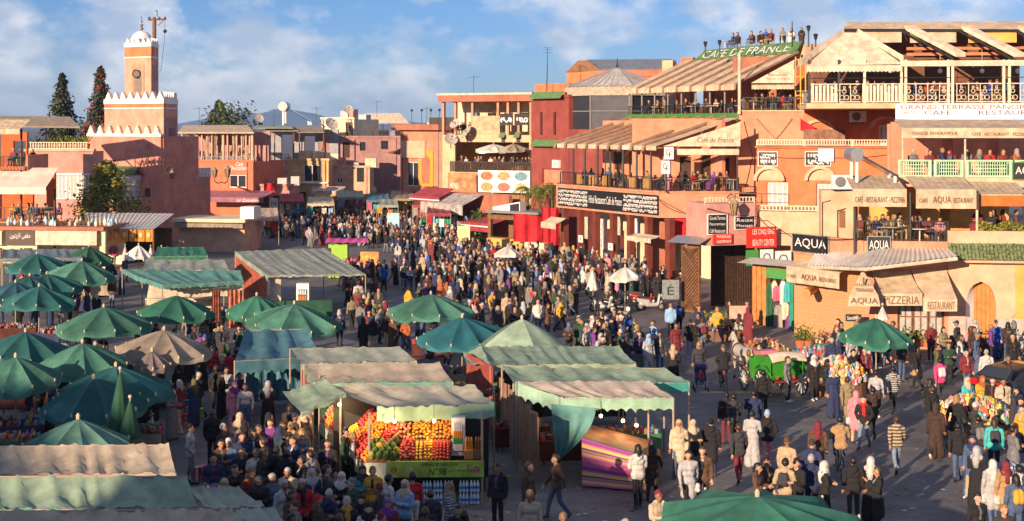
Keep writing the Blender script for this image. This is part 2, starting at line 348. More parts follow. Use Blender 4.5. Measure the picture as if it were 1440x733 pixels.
# ================================================================ unseen blocks added behind the viewer, heights shaped to shade the near square
def plainblock(name, label, x0, x1, y0, y1, h, m):
    t = thing(name, label, 'building', ((x0+x1)/2, y1, 0)); f = Face((x0, y1), (x1, y1)); f.n = Vector((0, 1))
    n = int((x1-x0)/3.2); ops = [(i*3.2+1, i*3.2+2.2, z, z+1.5) for i in range(n) for z in (1, 4.4, 7.8) if z+2 < h]
    shell('wall', t, f, 0, x1-x0, 0, h, y1-y0, m, ops)
    for o in ops: window(t, f, o)
    q = MB(); fb(q, f, -.15, x1-x0+.15, h, h+.5, -.5, .15); q.build('parapet', m, t); return t
plainblock('unseen_block', 'unseen tall terracotta block added to shade the near left square', -95, -47, -34, -14, 18, ORANGE); plainblock('unseen_block', 'unseen lower peach block added between two taller ones, kept low for sun on tents', -46.5, -37.5, -34, -14, 13.6, PEACH); plainblock('unseen_block', 'unseen narrow tall salmon block added to shade the near stalls', -37, -34.2, -34, -14, 17, SALMON)
plainblock('unseen_block', 'unseen long salmon terrace block on the near side of the square', -33.8, 14, -22, -6, 9.0, SALMON)
# ================================================================ cafe with arcade (two terraces)
LF = Face((3.52, 108.9), (9.99, 96.5)); SF = Face((9.99, 96.5), (15.4, 96.5)); UF = Face((9.2, 112.4), (15.9, 99.6))
T = thing('arcade_cafe', 'two-storey orange cafe with oxblood arcade columns and striped sloping awnings', 'building', LF.P(LF.L, 0))
cols_px = [790, 812, 834, 858, 882, 907, 937]
for i, p in enumerate(cols_px):
    u = LF.u(p); mb = MB(); w = .2 if i < 6 else .28
    fb(mb, LF, u-w, u+w, .25, 4.25, -.5, -.08); fb(mb, LF, u-w-.05, u+w+.05, 0, .25, -.55, -.03); fb(mb, LF, u-w-.05, u+w+.05, 4.05, 4.2, -.55, -.04)
    mb.build('column', COLUMN, T)
mb = MB(); fb(mb, LF, -.3, LF.L, 4.25, 6.0, -.9, 0); fb(mb, SF, .0, SF.L, 4.25, 5.94, -.6, .002); fb(mb, LF, -.35, LF.L+.1, 5.94, 6.06, -.95, .1); fb(mb, SF, .1, SF.L, 5.95, 6.05, -.6, .1)
mb.build('lintel', ORANGE, T)
mb = MB()                                                             # floor of the first terrace, ceiling of the arcade
pts = [LF.P(0, 0, -.3), LF.P(LF.L, 0, -.3), SF.P(SF.L, 0, -.3), UF.P(UF.L, 0, -3), UF.P(0, 0, -3)]
mb.face([p+Vector((0, 0, 5.9)) for p in pts]); mb.face([p+Vector((0, 0, 5.6)) for p in pts][::-1]); mb.build('terrace_floor', TAN, T)
mb = MB(); ops = [(LF.L*(i+.35)/7, LF.L*(i+.35)/7+1.1, .1, 2.6) for i in range(7)]
bf = LF.off(-3.6); wall(mb, bf, -.5, LF.L+1.5, 0, 5.6, ops); fb(mb, bf, -.5, LF.L+1.5, 0, 4, -4, -3.8); mb.build('arcade_back_wall', CREAMW, T)
for k, (px, y0, y1) in enumerate([(800, 300, 345), (823, 303, 360), (846, 300, 340), (870, 300, 350), (895, 305, 330), (921, 300, 345)]):
    mb = MB(); u = LF.u(px); fb(mb, LF, u-.35, u+.35, LF.z(px, y1-8), LF.z(px, y0+6), -1.6, -1.5); mb.build('hanging_panel', [CREAM2, WHITE][k % 2], T)
wfu = bf.L
for (a, b) in [(-.2, 5.6)]:
    bw = LF.off(-4.6); mb = MB(); ops = [(LF.L*(i+.25)/6, LF.L*(i+.25)/6+1.25, 6.0, 8.5) for i in range(6)]
    wall(mb, bw, -1, LF.L+.8, 5.9, 10.9, ops); mb.build('terrace_back_wall', ORANGE, T)
    for i, o in enumerate(ops):
        q = MB(); fb(q, bw, o[0]+.02, o[1]-.02, o[2], o[3]-.02, -.2, -.14); q.build('door', [DWOOD, LGLASS, DWOOD][i % 3], T)
bs = SF.off(-3.8); mb = MB(); ops = [(SF.u(px)+.25, SF.u(px)+1.05, 6.0, 8.3) for px in (960, 990, 1016)]
wall(mb, bs, -1.5, SF.L+.8, 5.9, 11, ops); mb.build('side_terrace_wall', ORANGE, T)
for o in ops:
    q = MB(); fb(q, bs, o[0]+.02, o[1]-.02, o[2], o[3]-.02, -.22, -.16); q.build('door', DWOOD, T)
# first terrace: rail, poles, awning strips
railing(T, LF, .1, LF.L-.1, 6.06, 7.0, -.15, IRON, .16, 1, 2.0); railing(T, SF, .15, SF.L, 6.06, 7.0, -.12, IRON, .12, 1, 1.5)
poles = [803, 819, 837, 855, 873, 892, 912, 933]
for p in poles:
    mb = MB(); u = LF.u(p); mb.tube(LF.P(u, 6.0, -.2), LF.P(u, 9.0, -.2), .075, n=8); mb.build('awning_pole', IRON, T)
mb = MB(); mb.tube(SF.P(SF.L-.1, 6.0, -.1), SF.P(SF.L-.1, 11, -.1), .06, n=8); mb.build('awning_pole', IRON, T)
for p in (808, 827, 846, 884, 904):
    mb = MB(); u = LF.u(p); fb(mb, LF, u-.35, u+.35, 6.08, 6.85, -.45, -.25); mb.build('planter', OCHRE, T)
NP = 9
for i in range(NP):
    u0, u1 = LF.L*i/NP-.15, LF.L*(i+1)/NP-.15; q = MB()
    g = lambda a, b: LF.P(u0+.13+(u1-u0-.26)*a+b*.9, 9.12+1.95*b-.06*math.sin(math.pi*b)-.02*math.sin(math.pi*a), .05-6.2*b)
    q.grid(g, 4, 6); h = lambda a, b: LF.P(u0+.13+(u1-u0-.26)*a, 9.12-.30*b, .06)
    q.grid(h, 4, 1); q.build('awning_panel', [CREAM2, CREAM, BROWNC][i % 3] if i % 3 != 2 else CREAM, T)
    q = MB(); pr = [LF.P(u0, 9.16, .12), LF.P(u0+.9, 11.13, -6.1)]
    q.tube(pr[0], pr[1], .13, .13, 6); q.tube(LF.P(u0, 9.16, .1), LF.P(u0, 8.75, .22), .12, .1, 6); q.build('awning_rafter', BROWNC, T)
mb = MB(); fb(mb, LF, -.2, LF.L+.1, 8.95, 9.05, -.25, -.1); mb.build('awning_beam', BROWNC, T)
def poly3(mb, pts, n, th=.03):
    mb.face(pts); mb.face([p-n*th for p in pts][::-1])
    for a, b in zip(pts, pts[1:]+pts[:1]): mb.face([a, a-n*th, b-n*th, b])
n3 = Vector((SF.n.x, SF.n.y, 0))
mb = MB(); poly3(mb, [SF.pt(932, 206, .1), SF.pt(1041, 206, .1), SF.pt(1041, 172, .1)], n3); o = mb.build('awning_gable', CREAM2, T)
q = MB(); M = SF.M(*[(SF.u(1006)), SF.z(1006, 197)], .1); text_into(q, 'Café de France', M, SF.u(1032)-SF.u(981), .36, .25); q.build('lettering', plain('dark brown lettering', (.08, .03, .02)), o)
mb = MB(); fb(mb, SF, SF.u(950), SF.u(1039), SF.z(1000, 218), SF.z(1000, 209.5), .02, .08); mb.build('awning_valance', CREAM2, T)
# ground floor of the side: red fascia and blind
mb = MB(); fb(mb, SF, .55, SF.L+.6, 2.9, 4.24, -.35, -.2); o = mb.build('fascia', REDC, T)
q = MB(); text_into(q, 'Coca', SF.M(SF.u(979), 3.3, -.2), 1.2, .6, .35); q.build('lettering', WHITE, o)
mb = MB(); wall(mb, SF.off(-2.5), -.5, SF.L+2, 0, 5.6, [(.8, 2.2, .1, 2.4), (3, 4.5, .1, 2.4)]); mb.build('side_back_wall', BRICKR, T)
# second terrace
mb = MB(); wall(mb, UF.off(-.02), -.2, UF.L+.1, 9.2, 11.05, [], .4); fb(mb, UF, -.2, UF.L+.1, 11.05, 11.2, -6, .12); mb.build('upper_terrace_slab', ORANGE, T)
mb = MB(); fb(mb, UF, -.2, UF.L+.15, 11.0, 11.34, .13, .2); fb(mb, UF, -.2, UF.L+.15, 11.34, 11.40, -.1, .2); mb.build('turf_edging', mat('artificial turf', (.06, .19, .03), .9, .4, 20), T)
railing(T, UF, 0, UF.L, 11.4, 12.05, -.05, IRON, .2, 1, 1.8)
NU = 8
for i in range(NU+1):
    mb = MB(); u = UF.L*i/NU; mb.tube(UF.P(u, 11.2, -.1), UF.P(u, 13.2, -.1), .07, n=6); mb.build('awning_pole', plain('grey post', (.20, .19, .18)), T)
for i in range(NU):
    u0, u1 = UF.L*i/NU, UF.L*(i+1)/NU; q = MB()
    q.grid(lambda a, b: UF.P(u0+.05+(u1-u0-.1)*a+b*.4, 13.35+2.3*b+.10*math.sin(math.pi*a), .3-5.2*b), 4, 5)
    q.grid(lambda a, b: UF.P(u0+.05+(u1-u0-.1)*a, 13.35+.10*math.sin(math.pi*a)*(1-b)-.38*b+(.06*abs(math.sin(a*19)) if b > .9 else 0), .31), 16, 1); q.build('awning_panel', CREAM, T)
    q = MB(); q.tube(UF.P(u1+.02, 13.42, .33), UF.P(u1+.42, 15.75, -4.9), .10, .10, 6); q.tube(UF.P(u1+.02, 13.42, .33), UF.P(u1+.02, 13.02, .36), .09, .09, 6); q.build('awning_rafter', BROWNC, T)
mb = MB(); ub = UF.off(-5.5); wall(mb, ub, -1, UF.L+1, 11.2, 15.2, [(UF.L*(i+.2)/5, UF.L*(i+.2)/5+1.8, 11.3, 13.4) for i in range(5)]); fb(mb, ub, -1, UF.L+1, 11.2, 14, -3, -2.8); mb.build('upper_back_wall', BRICKR, T)
# sloping green roof sign
g0 = UF.off(-4.7); gu0, gu1 = g0.u(975), g0.u(1117)
mb = MB(); zz = lambda px, py: g0.z(px, py)
bl, brr = g0.pt(976, 86), g0.pt(1117, 74.5); upv = Vector((-g0.n.x*.35, -g0.n.y*.35, .85)); tl, trr = bl+upv+Vector((.5, -.3, 0)), brr+upv+Vector((.2, -.1, 0))
roof_t = thing('roof_sign', 'sloping green roof sign with big faded white capitals above the upper awnings', 'sign', (bl+brr)/2)
mb = MB(); nn = (brr-bl).cross(tl-bl).normalized(); poly3(mb, [bl, brr, trr, tl], nn, .12); mb.build('board', mat('faded green roof paint', (.09, .18, .06), .8, .4, 1.5), roof_t)
ux = (brr-bl).normalized(); uy = nn.cross(ux); M = Matrix.Identity(4); M.col[0] = (*ux, 0); M.col[1] = (*uy, 0); M.col[2] = (*nn, 0); M.col[3] = (*((bl+trr)/2), 1)
q = MB(); text_into(q, 'CAFE DE FRANCE', M, (brr-bl).length*.86, (tl-bl).length*.62, 0, .03); q.build('lettering', mat('faded white roof paint', (.6, .62, .58), .8, .4, 6), roof_t)
# rooftop floor behind the sign
mb = MB(); fb(mb, g0, gu0+1, gu1, 15.0, 16.38, -4, -.9); mb.build('rooftop_floor', TAN, T)
# gable tent to the right
RF = Face((15.9, 99.4), (20.6, 98.6)); RW = RF
rn = Vector((RF.n.x, RF.n.y, 0)); 
mb = MB(); wall(mb, RF, -.15, RF.u(1134), 0, RF.z(1090, 157), [(1.2, 3.3, 6.0, 8)], .5); mb.build('side_wing_wall', ORANGE, T)
mb = MB(); fb(mb, RF, -.1, RF.u(1134), RF.z(1090, 157), RF.z(1090, 155), -5, .1); mb.build('wing_floor', TAN, T)
railing(T, RF, .1, RF.u(1132), 11.6, 12.5, -.1, IRON, .14)
mb = MB(); poly3(mb, [RF.pt(1056, 117), RF.pt(1117, 117), RF.pt(1117, 84)], rn); o = mb.build('awning_gable', CREAM2, T)
q = MB(); text_into(q, 'Restaurant', RF.M(RF.u(1094), RF.z(1094, 105), .0), 1.35, .2); text_into(q, 'Panoramique', RF.M(RF.u(1094), RF.z(1094, 111), .0), 1.6, .2); q.build('lettering', plain('dark brown lettering', (.08, .03, .02)), o)
awning(T, RF, RF.u(1057), RF.u(1117), RF.z(1090, 119), RF.z(1090, 120), .15, .3, CREAM)
mb = MB(); wall(mb, RF.off(-4), -.5, 5.2, 11.4, 15.5, [(.6, 2, 11.5, 13.6), (2.6, 4.2, 11.5, 13.6)]); mb.build('wing_back_wall', BRICKR, T)
mb = MB(); mb.tube(RF.P(0, 11.3, .2), RF.P(0, 15.6, .2), .11, n=8); mb.build('awning_pole', CREAM2, T)
SCF = thing('scaffold_tower', 'yellow steel scaffold frame beside the upper cafe terrace', 'scaffold', RF.P(RF.u(1126), 11.4))
for p in (1119, 1126, 1133):
    mb = MB(); mb.tube(RF.P(RF.u(p), 11.4, -.2), RF.P(RF.u(p), 15.3, -.2), .05); mb.build('upright', YEL, SCF)
for z in (12.6, 13.9, 15.1):
    mb = MB(); mb.tube(RF.P(RF.u(1119), z, -.2), RF.P(RF.u(1133), z, -.2), .05); mb.build('ledger', YEL, SCF)
# signs of the arcade cafe
s = sign('fascia_sign', 'long black arcade sign with white script between two calligraphy panels', LF, LF.r(786, 271, 927, 298)[:2]+(4.42, 5.78), BLACK, [('Hôtel Restaurant Café de France', WHITE, .5, .52, .33, .42, .2)], d=.05)
fl = LF.u(927)-LF.u(786); u0 = LF.u(786)
scribble(s, LF, (u0+.1, u0+fl*.32, 4.5, 5.7), WHITE, 4, .115, 3, .2); scribble(s, LF, (u0+fl*.68, u0+fl-.1, 4.5, 5.7), WHITE, 4, .115, 5, .2)
for (px0, y0, px1, y1, tx, lab) in [(785, 225, 793, 236, 'CF', 'small white square sign with dark monogram on the far terrace corner'), (933, 207, 946, 224, 'CF', 'white square sign with CF monogram on the near terrace corner'), (929, 226, 941, 244, 'CF', 'lower white square sign with curly monogram under another at the near corner')]:
    sign('monogram_sign', lab, LF if px0 < 800 else SF, (LF if px0 < 800 else SF).r(px0, y0, px1, y1), WHITE, [(tx[0], GRNP if px0 < 800 else BLACK, .38, .58, .42, .5), (tx[1], GRNP if px0 < 800 else BLACK, .66, .42, .3, .45)], d=.3, th=.25)
# white ladder and little blinds, cards on columns
t = thing('ladder', 'white wooden ladder leaning inside the arcade', 'ladder', LF.P(LF.u(823), 0, -.9)); lu = LF.u(823)
for s_ in (-.22, .22):
    mb = MB(); mb.tube(LF.P(lu+s_, 0, -.5), LF.P(lu+s_, 3.6, -1.2), .035); mb.build('side_rail', WHITE, t)
for i in range(9):
    mb = MB(); k = (i+.6)/9.5; mb.tube(LF.P(lu-.22, 3.6*k, -.5-.7*k), LF.P(lu+.22, 3.6*k, -.5-.7*k), .025); mb.build('rung', WHITE, t)
for px, y, lab in ((817, 336, 'white card sign fixed to the second oxblood column'), (859, 347, 'white card sign fixed to the fourth oxblood column')):
    sign('notice', lab, LF, (LF.u(px)-.3, LF.u(px)+.3, LF.z(px, y+5), LF.z(px, y-5)), WHITE, [('A', BLACK, .5, .5, .5, .5)], d=.0)
awning(T, LF, LF.u(776), LF.u(797), 3.5, 3.1, .9, .45, CREAM2, .05); awning(T, LF, LF.u(895), LF.u(930), 3.05, 2.85, .8, .3, CREAM2, .05)
# ================================================================ hotel with arched windows, right of the arcade cafe
HF = pf(1042, 88.5, 1272, 85.5); HB = HF.off(-3.2)
T = thing('arched_hotel', 'deep orange hotel with arched window hoods and black and white plaques', 'building', HF.P(2, 0))
zt = HF.z(1160, 206); hu0, hu1 = HF.u(1064), HF.u(1268)
ops = [HF.r(1078, 256, 1108, 290), HF.r(1148, 258, 1173, 300)]
shell('wall', T, HF, hu0, hu1, 0, zt, 9, DEEPOR, ops)
for o in ops: window(T, HF, o, 4, 1, WHITE, LGLASS, -.2, .07)
for (px, y) in ((1082, 249), (1154, 249)):
    mb = MB(); c = HF.u(px); z = HF.z(px, 254); 
    for k in range(10):
        a0, a1 = math.pi*k/10, math.pi*(k+1)/10
        for (r0, r1, d) in ((.0, .95, .05), (.95, 1.2, .3)):
            P = lambda r, a: HF.P(c+r*math.cos(a)*.8, z+r*math.sin(a)*.75, d)
            Q = lambda r, a: HF.P(c+r*math.cos(a)*.8, z+r*math.sin(a)*.75, .0)
            mb.face([P(r0, a0), P(r1, a0), P(r1, a1), P(r0, a1)]); mb.face([P(r1, a0), Q(r1, a0), Q(r1, a1), P(r1, a1)]); mb.face([P(r0, a0), P(r0, a1), Q(r0, a1), Q(r0, a0)])
    mb.build('arch_hood', PEACH, T)
railing(T, HF, hu0, hu1, zt, zt+.42, -.1, RAIL, .16, 1, 2.4, 'roof_rail', .05)
q = MB(); fb(q, HF, hu0-.1, hu1+.05, zt-.12, zt, -.3, .12); q.build('cornice', BRICKR, T)
zu = HB.z(1200, 144); ops2 = [HB.r(1140, 184, 1164, 205), HB.r(1236, 176, 1256, 205)]
shell('upper_wall', T, HB, HB.u(1131), HB.u(1270), zt-.3, zu, 8, DEEPOR, ops2)
for o in ops2: window(T, HB, o, 3, 1, WHITE, LGLASS, -.2, .06)
for (px, y) in ((1152, 178), (1246, 174)):
    mb = MB(); c = HB.u(px); z = HB.z(px, y+6)
    for k in range(10):
        a0, a1 = math.pi*k/10, math.pi*(k+1)/10; P = lambda r, a, d: HB.P(c+r*math.cos(a), z+r*math.sin(a)*.75, d)
        mb.face([P(.75, a0, .2), P(1, a0, .2), P(1, a1, .2), P(.75, a1, .2)]); mb.face([P(1, a0, .2), P(1, a0, 0), P(1, a1, 0), P(1, a1, .2)]); mb.face([P(.75, a0, .2), P(.75, a1, .2), P(.75, a1, 0), P(.75, a0, 0)])
    mb.build('arch_hood', PEACH, T)
mb = MB(); fb(mb, HB, HB.u(1132), HB.u(1190), zt, HB.z(1160, 182), .8, .9); mb.build('tin_screen', mat('rusty tin', (.22, .11, .07), .8, .4, 3), T)
# lower front terrace wall with rails
GF2 = pf(1030, 81.5, 1198, 79.5)
mb = MB(); gz = GF2.z(1110, 298); wall(mb, GF2, GF2.u(1064), GF2.u(1160), 0, gz, [(GF2.u(1064), GF2.u(1112), 0, GF2.z(1090, 345))], .5); fb(mb, GF2, GF2.u(1064), GF2.u(1160), gz-.2, gz, -4.5, -.5); mb.build('terrace_wall', PEACH, T)
railing(T, GF2, GF2.u(1064), GF2.u(1150), gz, gz+.35, -.1, RAIL, .2, 1, 1.6, 'roof_rail', .06); railing(T, GF2, GF2.u(1032), GF2.u(1108), gz+.4, gz+1.0, -.5, IRON, 3, 0, 1.5)
# plaques
for (r, sd_, lab) in (((1067, 214, 1093, 233), 4, 'black plaque with white arabic lettering above the first arched hood'), ((1133, 214, 1168, 233), 9, 'wide black plaque with white arabic lettering above the second arched hood')):
    rr = HF.r(*r); s = sign('plaque', lab, HF, rr, BLACK, [], d=.02, border=WHITE)
    scribble(s, HF, (rr[0]+.1, rr[1]-.1, rr[2]+.05, rr[3]-.05), WHITE, 2, .09, sd_, .22)
rr = HF.r(1151, 209, 1173, 227); s = sign('plaque', 'small pale blue panel overlapping the wide arabic plaque', HF, rr, mat('pale blue plastic', (.40, .62, .75), .4, .15, 3), [], d=.15)
scribble(s, HF, (rr[0]+.3, rr[1]-.1, rr[2]+.1, rr[3]-.2), WHITE, 3, .21, 13, .2)
# ================================================================ pink corner kiosk with hanging beauty-centre boards
KF = pf(992, 79.5, 1064, 80.5)
T = thing('corner_shop', 'pink shop front with carved wooden doors under a projecting fascia', 'shop', KF.P(0, 0))
kr = KF.r(992, 286, 1062, 345); mb = MB(); fb(mb, KF, *kr, -2.5, 0); mb.build('fascia', PINK, T)
railing(T, KF, kr[0], kr[1], kr[3], kr[3]+.35, -.1, RAIL, .2, 1, 1.4, 'roof_rail', .06)
bk = KF.off(-2.4)
for i, (a, b) in enumerate([(1000, 1018), (1018, 1036), (1036, 1062)]):
    mb = MB(); u0, u1 = bk.u(a), bk.u(b); fb(mb, bk, u0+.02, u1-.02, .05, kr[2], -.1, 0)
    for k in range(7): fb(mb, bk, u0+.06+(u1-u0-.15)*k/7, u0+.1+(u1-u0-.15)*k/7, .3, kr[2]-.3, 0, .05)
    mb.build('door', DWOOD, T)
pan = pf(950, 81, 992, 79.2)
mb = MB(); fb(mb, pan, pan.u(958), pan.u(983), 0, pan.z(970, 346), -.15, 0); o = mb.build('lattice_panel', WOOD, T)
q = MB()
for k in range(30):
    u0, u1 = pan.u(959), pan.u(982); zt_ = pan.z(970, 348); z = k*.22-1
    for sgn in (1, -1):
        pts = [(u0, z), (u1, z+(u1-u0))] if sgn > 0 else [(u0, z+(u1-u0)), (u1, z)]
        pts = [(u, min(max(zz_, .05), zt_)) for u, zz_ in pts]
        if abs(pts[0][1]-pts[1][1]) > .2: q.tube(pan.P(pts[0][0], pts[0][1], .02), pan.P(pts[1][0], pts[1][1], .02), .018, n=4)
q.build('lattice', DWOOD, o)
mb = MB(); mb.grid(lambda a, b: pan.P(pan.u(946)+(pan.u(992)-pan.u(946))*a, pan.z(970, 333)-.35*b, .2+.9*b-.6), 4, 2); mb.build('canopy', STEEL, T)
for (r, txt, bm, lm, d, lab) in [((995, 302, 1021, 329), ['Grande Terrasse', 'Panoramique', 'Café Restaurant'], BLACK, WHITE, .03, 'black framed sign with white lettering on the pink fascia'), ((1033, 305, 1060, 322), ['Relax', 'Massage'], BLACK, WHITE, .03, 'black relax sign half hidden behind the red hanging board'), ((1001, 329, 1028, 343), ['MASSAGE', 'HAMMAM'], REDP, WHITE, .1, 'small red sign low on the pink fascia'), ((1041, 318, 1083, 347), ['LES CINQ SENS', 'BEAUTY CENTER'], REDP, WHITE, .7, 'large red board reading LES CINQ SENS BEAUTY CENTER hung from a bracket')]:
    n = len(txt); sign('shop_sign', lab, KF, KF.r(*r), bm, [(s_, lm, .56 if bm is REDP else .5, 1-(i+.5)/n, .72 if bm is REDP else .85, .6/n) for i, s_ in enumerate(txt)], d=d, border=WHITE if bm is BLACK else None)
for (r, bm, lab) in [((1058, 349, 1076, 372), WHITE, 'white poster with blue emblem over the clothes stall'), ((1079, 351, 1101, 374), WHITE, 'white poster with pink and blue shapes over the clothes stall')]:
    rr = KF.off(-.0).r(*r); s = sign('poster', lab, KF, rr, bm, [('O', BLUEP, .5, .5, .6, .6)], d=.9); 
sign('green_sign', 'small dark green panel beside the posters over the clothes stall', KF, KF.r(1040, 350, 1057, 372), GRNP, [('CD', WHITE, .6, .2, .5, .25)], d=.75)
LFc = thing('wall_lantern', 'iron wall lantern hanging before the pink fascia', 'lantern', KF.P(KF.u(1022), kr[3]-.6, .9))
def lantern(parent, c, s=1.0):
    mb = MB(); mb.lathe([(.10*s, 0), (.20*s, .5*s), (.23*s, .52*s), (.10*s, .68*s), (.03*s, .75*s), (.02*s, .9*s)], c, 6); mb.build('lantern_body', mat('lantern glass', (.30, .24, .14), .3, .2, 4), parent)
    q = MB()
    for i in range(6):
        a = 2*math.pi*i/6; q.tube(Vector(c)+Vector((.1*s*math.cos(a), .1*s*math.sin(a), 0)), Vector(c)+Vector((.21*s*math.cos(a), .21*s*math.sin(a), .52*s)), .018*s, n=4)
    q.build('lantern_frame', IRON, parent)
lantern(LFc, KF.P(KF.u(1022), kr[3]-.6, .9), 1.2); mb = MB(); mb.path([KF.P(KF.u(1022), kr[3]+.45, .9), KF.P(KF.u(1022), kr[3]+.55, .5), KF.P(KF.u(1022), kr[3]+.3, 0)], .03); mb.build('bracket', IRON, LFc)
# clothes stall with orange door
CF = pf(1056, 75.5, 1118, 73.5)
T = thing('clothes_shop', 'narrow shop with orange wooden doors and garments hung under a green lintel', 'shop', CF.P(0, 0))
r = CF.r(1058, 372, 1118, 475); mb = MB(); wall(mb, CF, r[0], r[1], 0, r[3], [(CF.u(1078), CF.u(1115), 0, CF.z(1095, 392))], .3); fb(mb, CF, r[0], r[1], 0, r[3], -2.5, -2.3); mb.build('wall', OWOOD, T)
for p in (1062, 1069, 1076):
    mb = MB(); fb(mb, CF, CF.u(p)-.1, CF.u(p)+.1, .05, r[3]-.1, .002, .06); mb.build('plank', OWOOD, T)
mb = MB(); fb(mb, CF, CF.u(1079), CF.u(1114), CF.z(1095, 392), CF.z(1095, 378), .002, .12); mb.build('lintel', GRNP, T)
mb = MB(); fb(mb, CF, CF.u(1112), CF.u(1118), 0, CF.z(1095, 392), -.02, .14); mb.build('door_post', mat('teal paint', (.02, .25, .17), .5, .2, 3), T)
mb = MB(); mb.grid(lambda a, b: CF.P(CF.u(1052)+(CF.u(1122)-CF.u(1052))*a, r[3]+.25-.2*b, -.3+1.3*b), 6, 2); mb.build('canopy', CORR, T)
def garment(parent_label, P, w, h, m, name='garment', group='garments hung at the shop fronts', ang=0):
    mb = MB(); n = 8; rr = random.Random(hash((round(P.x, 2), round(P.z, 2))) & 0xffff)
    f = Face((P.x-w/2*math.cos(ang), P.y-w/2*math.sin(ang)), (P.x+w/2*math.cos(ang), P.y+w/2*math.sin(ang))); ph = rr.uniform(0, 6)
    def fr(a, b, s): 
        ww = (.45+.55*min(1, b*5)) if b < .25 else 1-.08*math.sin(b*3); return f.P(w/2+(a-.5)*w*ww, P.z-h*b, s*.05+.03*math.sin(a*13+ph)*b)
    mb.grid(lambda a, b: fr(a, b, 1), n, 6); mb.grid(lambda a, b: fr(1-a, b, -1), n, 6)
    mb.tube(P+Vector((-w*.3, 0, .02)), P+Vector((w*.3, 0, .02)), .012); mb.tube(P, P+Vector((0, 0, .12)), .012)
    o = mb.build(name, m); return tag(o, parent_label, 'garment', group)
GC = {'rose pink': (.62, .12, .22), 'dark green': (.03, .12, .06), 'grey': (.36, .34, .31), 'cream': (.70, .60, .45), 'purple': (.20, .05, .25), 'sky blue': (.25, .45, .65), 'crimson': (.45, .02, .03), 'black': (.02, .02, .02), 'white': (.75, .73, .7), 'emerald': (.02, .35, .15), 'orange': (.7, .22, .03), 'navy': (.02, .03, .12), 'mustard': (.55, .32, .03), 'turquoise': (.05, .40, .42)}
GM = {k: clothm('garment '+k, v, .05) for k, v in GC.items()}
for px, y0, w, h, c, what in [(1083, 398, .45, 2.3, 'dark green', 'long dark green'), (1089, 396, .3, .9, 'cream', 'short cream'), (1093, 403, .45, .75, 'rose pink', 'bright rose pink'), (1094, 430, .5, 1.9, 'grey', 'long grey'), (1101, 396, .35, 1.2, 'white', 'short white'), (1107, 398, .35, 1.0, 'turquoise', 'turquoise'), (1109, 445, .35, 1.2, 'purple', 'purple'), (1104, 425, .4, .9, 'cream', 'pale cream')]:
    garment(what+' garment hanging in the doorway of the orange wooden shop', CF.pt(px, y0, .12), w, h, GM[c])
# ================================================================ corner restaurant block (three stacked terraces)
AL = pf(1113, 71.5, 1215, 67.2); AR = pf(1215, 67.2, 1450, 66.2)
def brick_mat():
    m = bpy.data.materials.new('thin brick facing'); m.use_nodes = True; t = m.node_tree; b = t.nodes['Principled BSDF']; c = t.nodes.new('ShaderNodeTexCoord')
    sx = t.nodes.new('ShaderNodeSeparateXYZ'); cb = t.nodes.new('ShaderNodeCombineXYZ'); t.links.new(c.outputs['Object'], sx.inputs[0]); t.links.new(sx.outputs[0], cb.inputs[0]); t.links.new(sx.outputs[2], cb.inputs[1])
    br = t.nodes.new('ShaderNodeTexBrick'); br.inputs['Scale'].default_value = 1; br.inputs['Brick Width'].default_value = .42; br.inputs['Row Height'].default_value = .17; br.inputs['Mortar Size'].default_value = .01
    br.inputs['Color1'].default_value = (.58, .28, .14, 1); br.inputs['Color2'].default_value = (.56, .27, .11, 1); br.inputs['Mortar'].default_value = (.44, .20, .10, 1)
    t.links.new(cb.outputs[0], br.inputs['Vector']); t.links.new(br.outputs[0], b.inputs['Base Color']); b.inputs['Roughness'].default_value = .85; return m
BRK = brick_mat()
LET = plain('brown awning lettering', (.16, .07, .03))
T = thing('corner_restaurant', 'orange corner restaurant with three stacked terraces and lettered awnings', 'building', (AR.P(0, 0)))
pz = AL.z(1165, 334); gz = AL.z(1165, 362)
mb = MB(); wall(mb, AL, AL.u(1117), AL.L, 0, gz, [], .4); mb.build('brick_wall', BRK, T)
ru1 = AR.u(1450); dr = AR.r(1358, 396, 1401, 484)
mb = MB(); wall(mb, AR, 0, AR.u(1333), 0, gz, [(AR.u(1262), AR.u(1328), .1, 2.9), ], .4); mb.build('front_wall', ORANGE, T)
mb = MB(); wall(mb, AR, AR.u(1333), ru1, 0, 4.95, [(dr[0], dr[1], 0, dr[3])], .5)
uc, hw = (dr[0]+dr[1])/2, (dr[1]-dr[0])/2; spr = dr[3]-1.35                          # spandrels of the pointed arch
def arch_x(t): return math.sqrt(max(0, 1-(t)**2.2))
for s_ in (-1, 1):
    for k in range(8):
        t0, t1 = k/8, (k+1)/8; z0, z1 = spr+1.35*t0, spr+1.35*t1; x0, x1 = uc+s_*hw*arch_x(t0), uc+s_*hw*arch_x(t1); e = uc+s_*hw
        a = [(x0, z0), (e, z0), (e, z1), (x1, z1)]
        mb.face([AR.P(u, z, -.002) for u, z in a]); mb.face([AR.P(x0, z0, 0), AR.P(x1, z1, 0), AR.P(x1, z1, -.5), AR.P(x0, z0, -.5)])
mb.build('portal_wall', PEACH, T)
mb = MB(); fb(mb, AR, dr[0]-.1, dr[1]+.1, 0, dr[3], -.62, -.5); o = mb.build('portal_door', OWOOD, T); jx = AR.u(1372); q = MB()
for k in range(10):
    za, zb_ = [1.5+(dr[3]-1.5)*(j/10) for j in (k, k+1)]; xa, xb = [max(dr[0], uc-hw*arch_x(min(1, max(0, (z_-spr)/1.35)))) for z_ in (za, zb_)]
    q.face([AR.P(min(xa, jx), za, -.01), AR.P(jx, za, -.45), AR.P(jx, zb_, -.45), AR.P(min(xb, jx), zb_, -.01)])
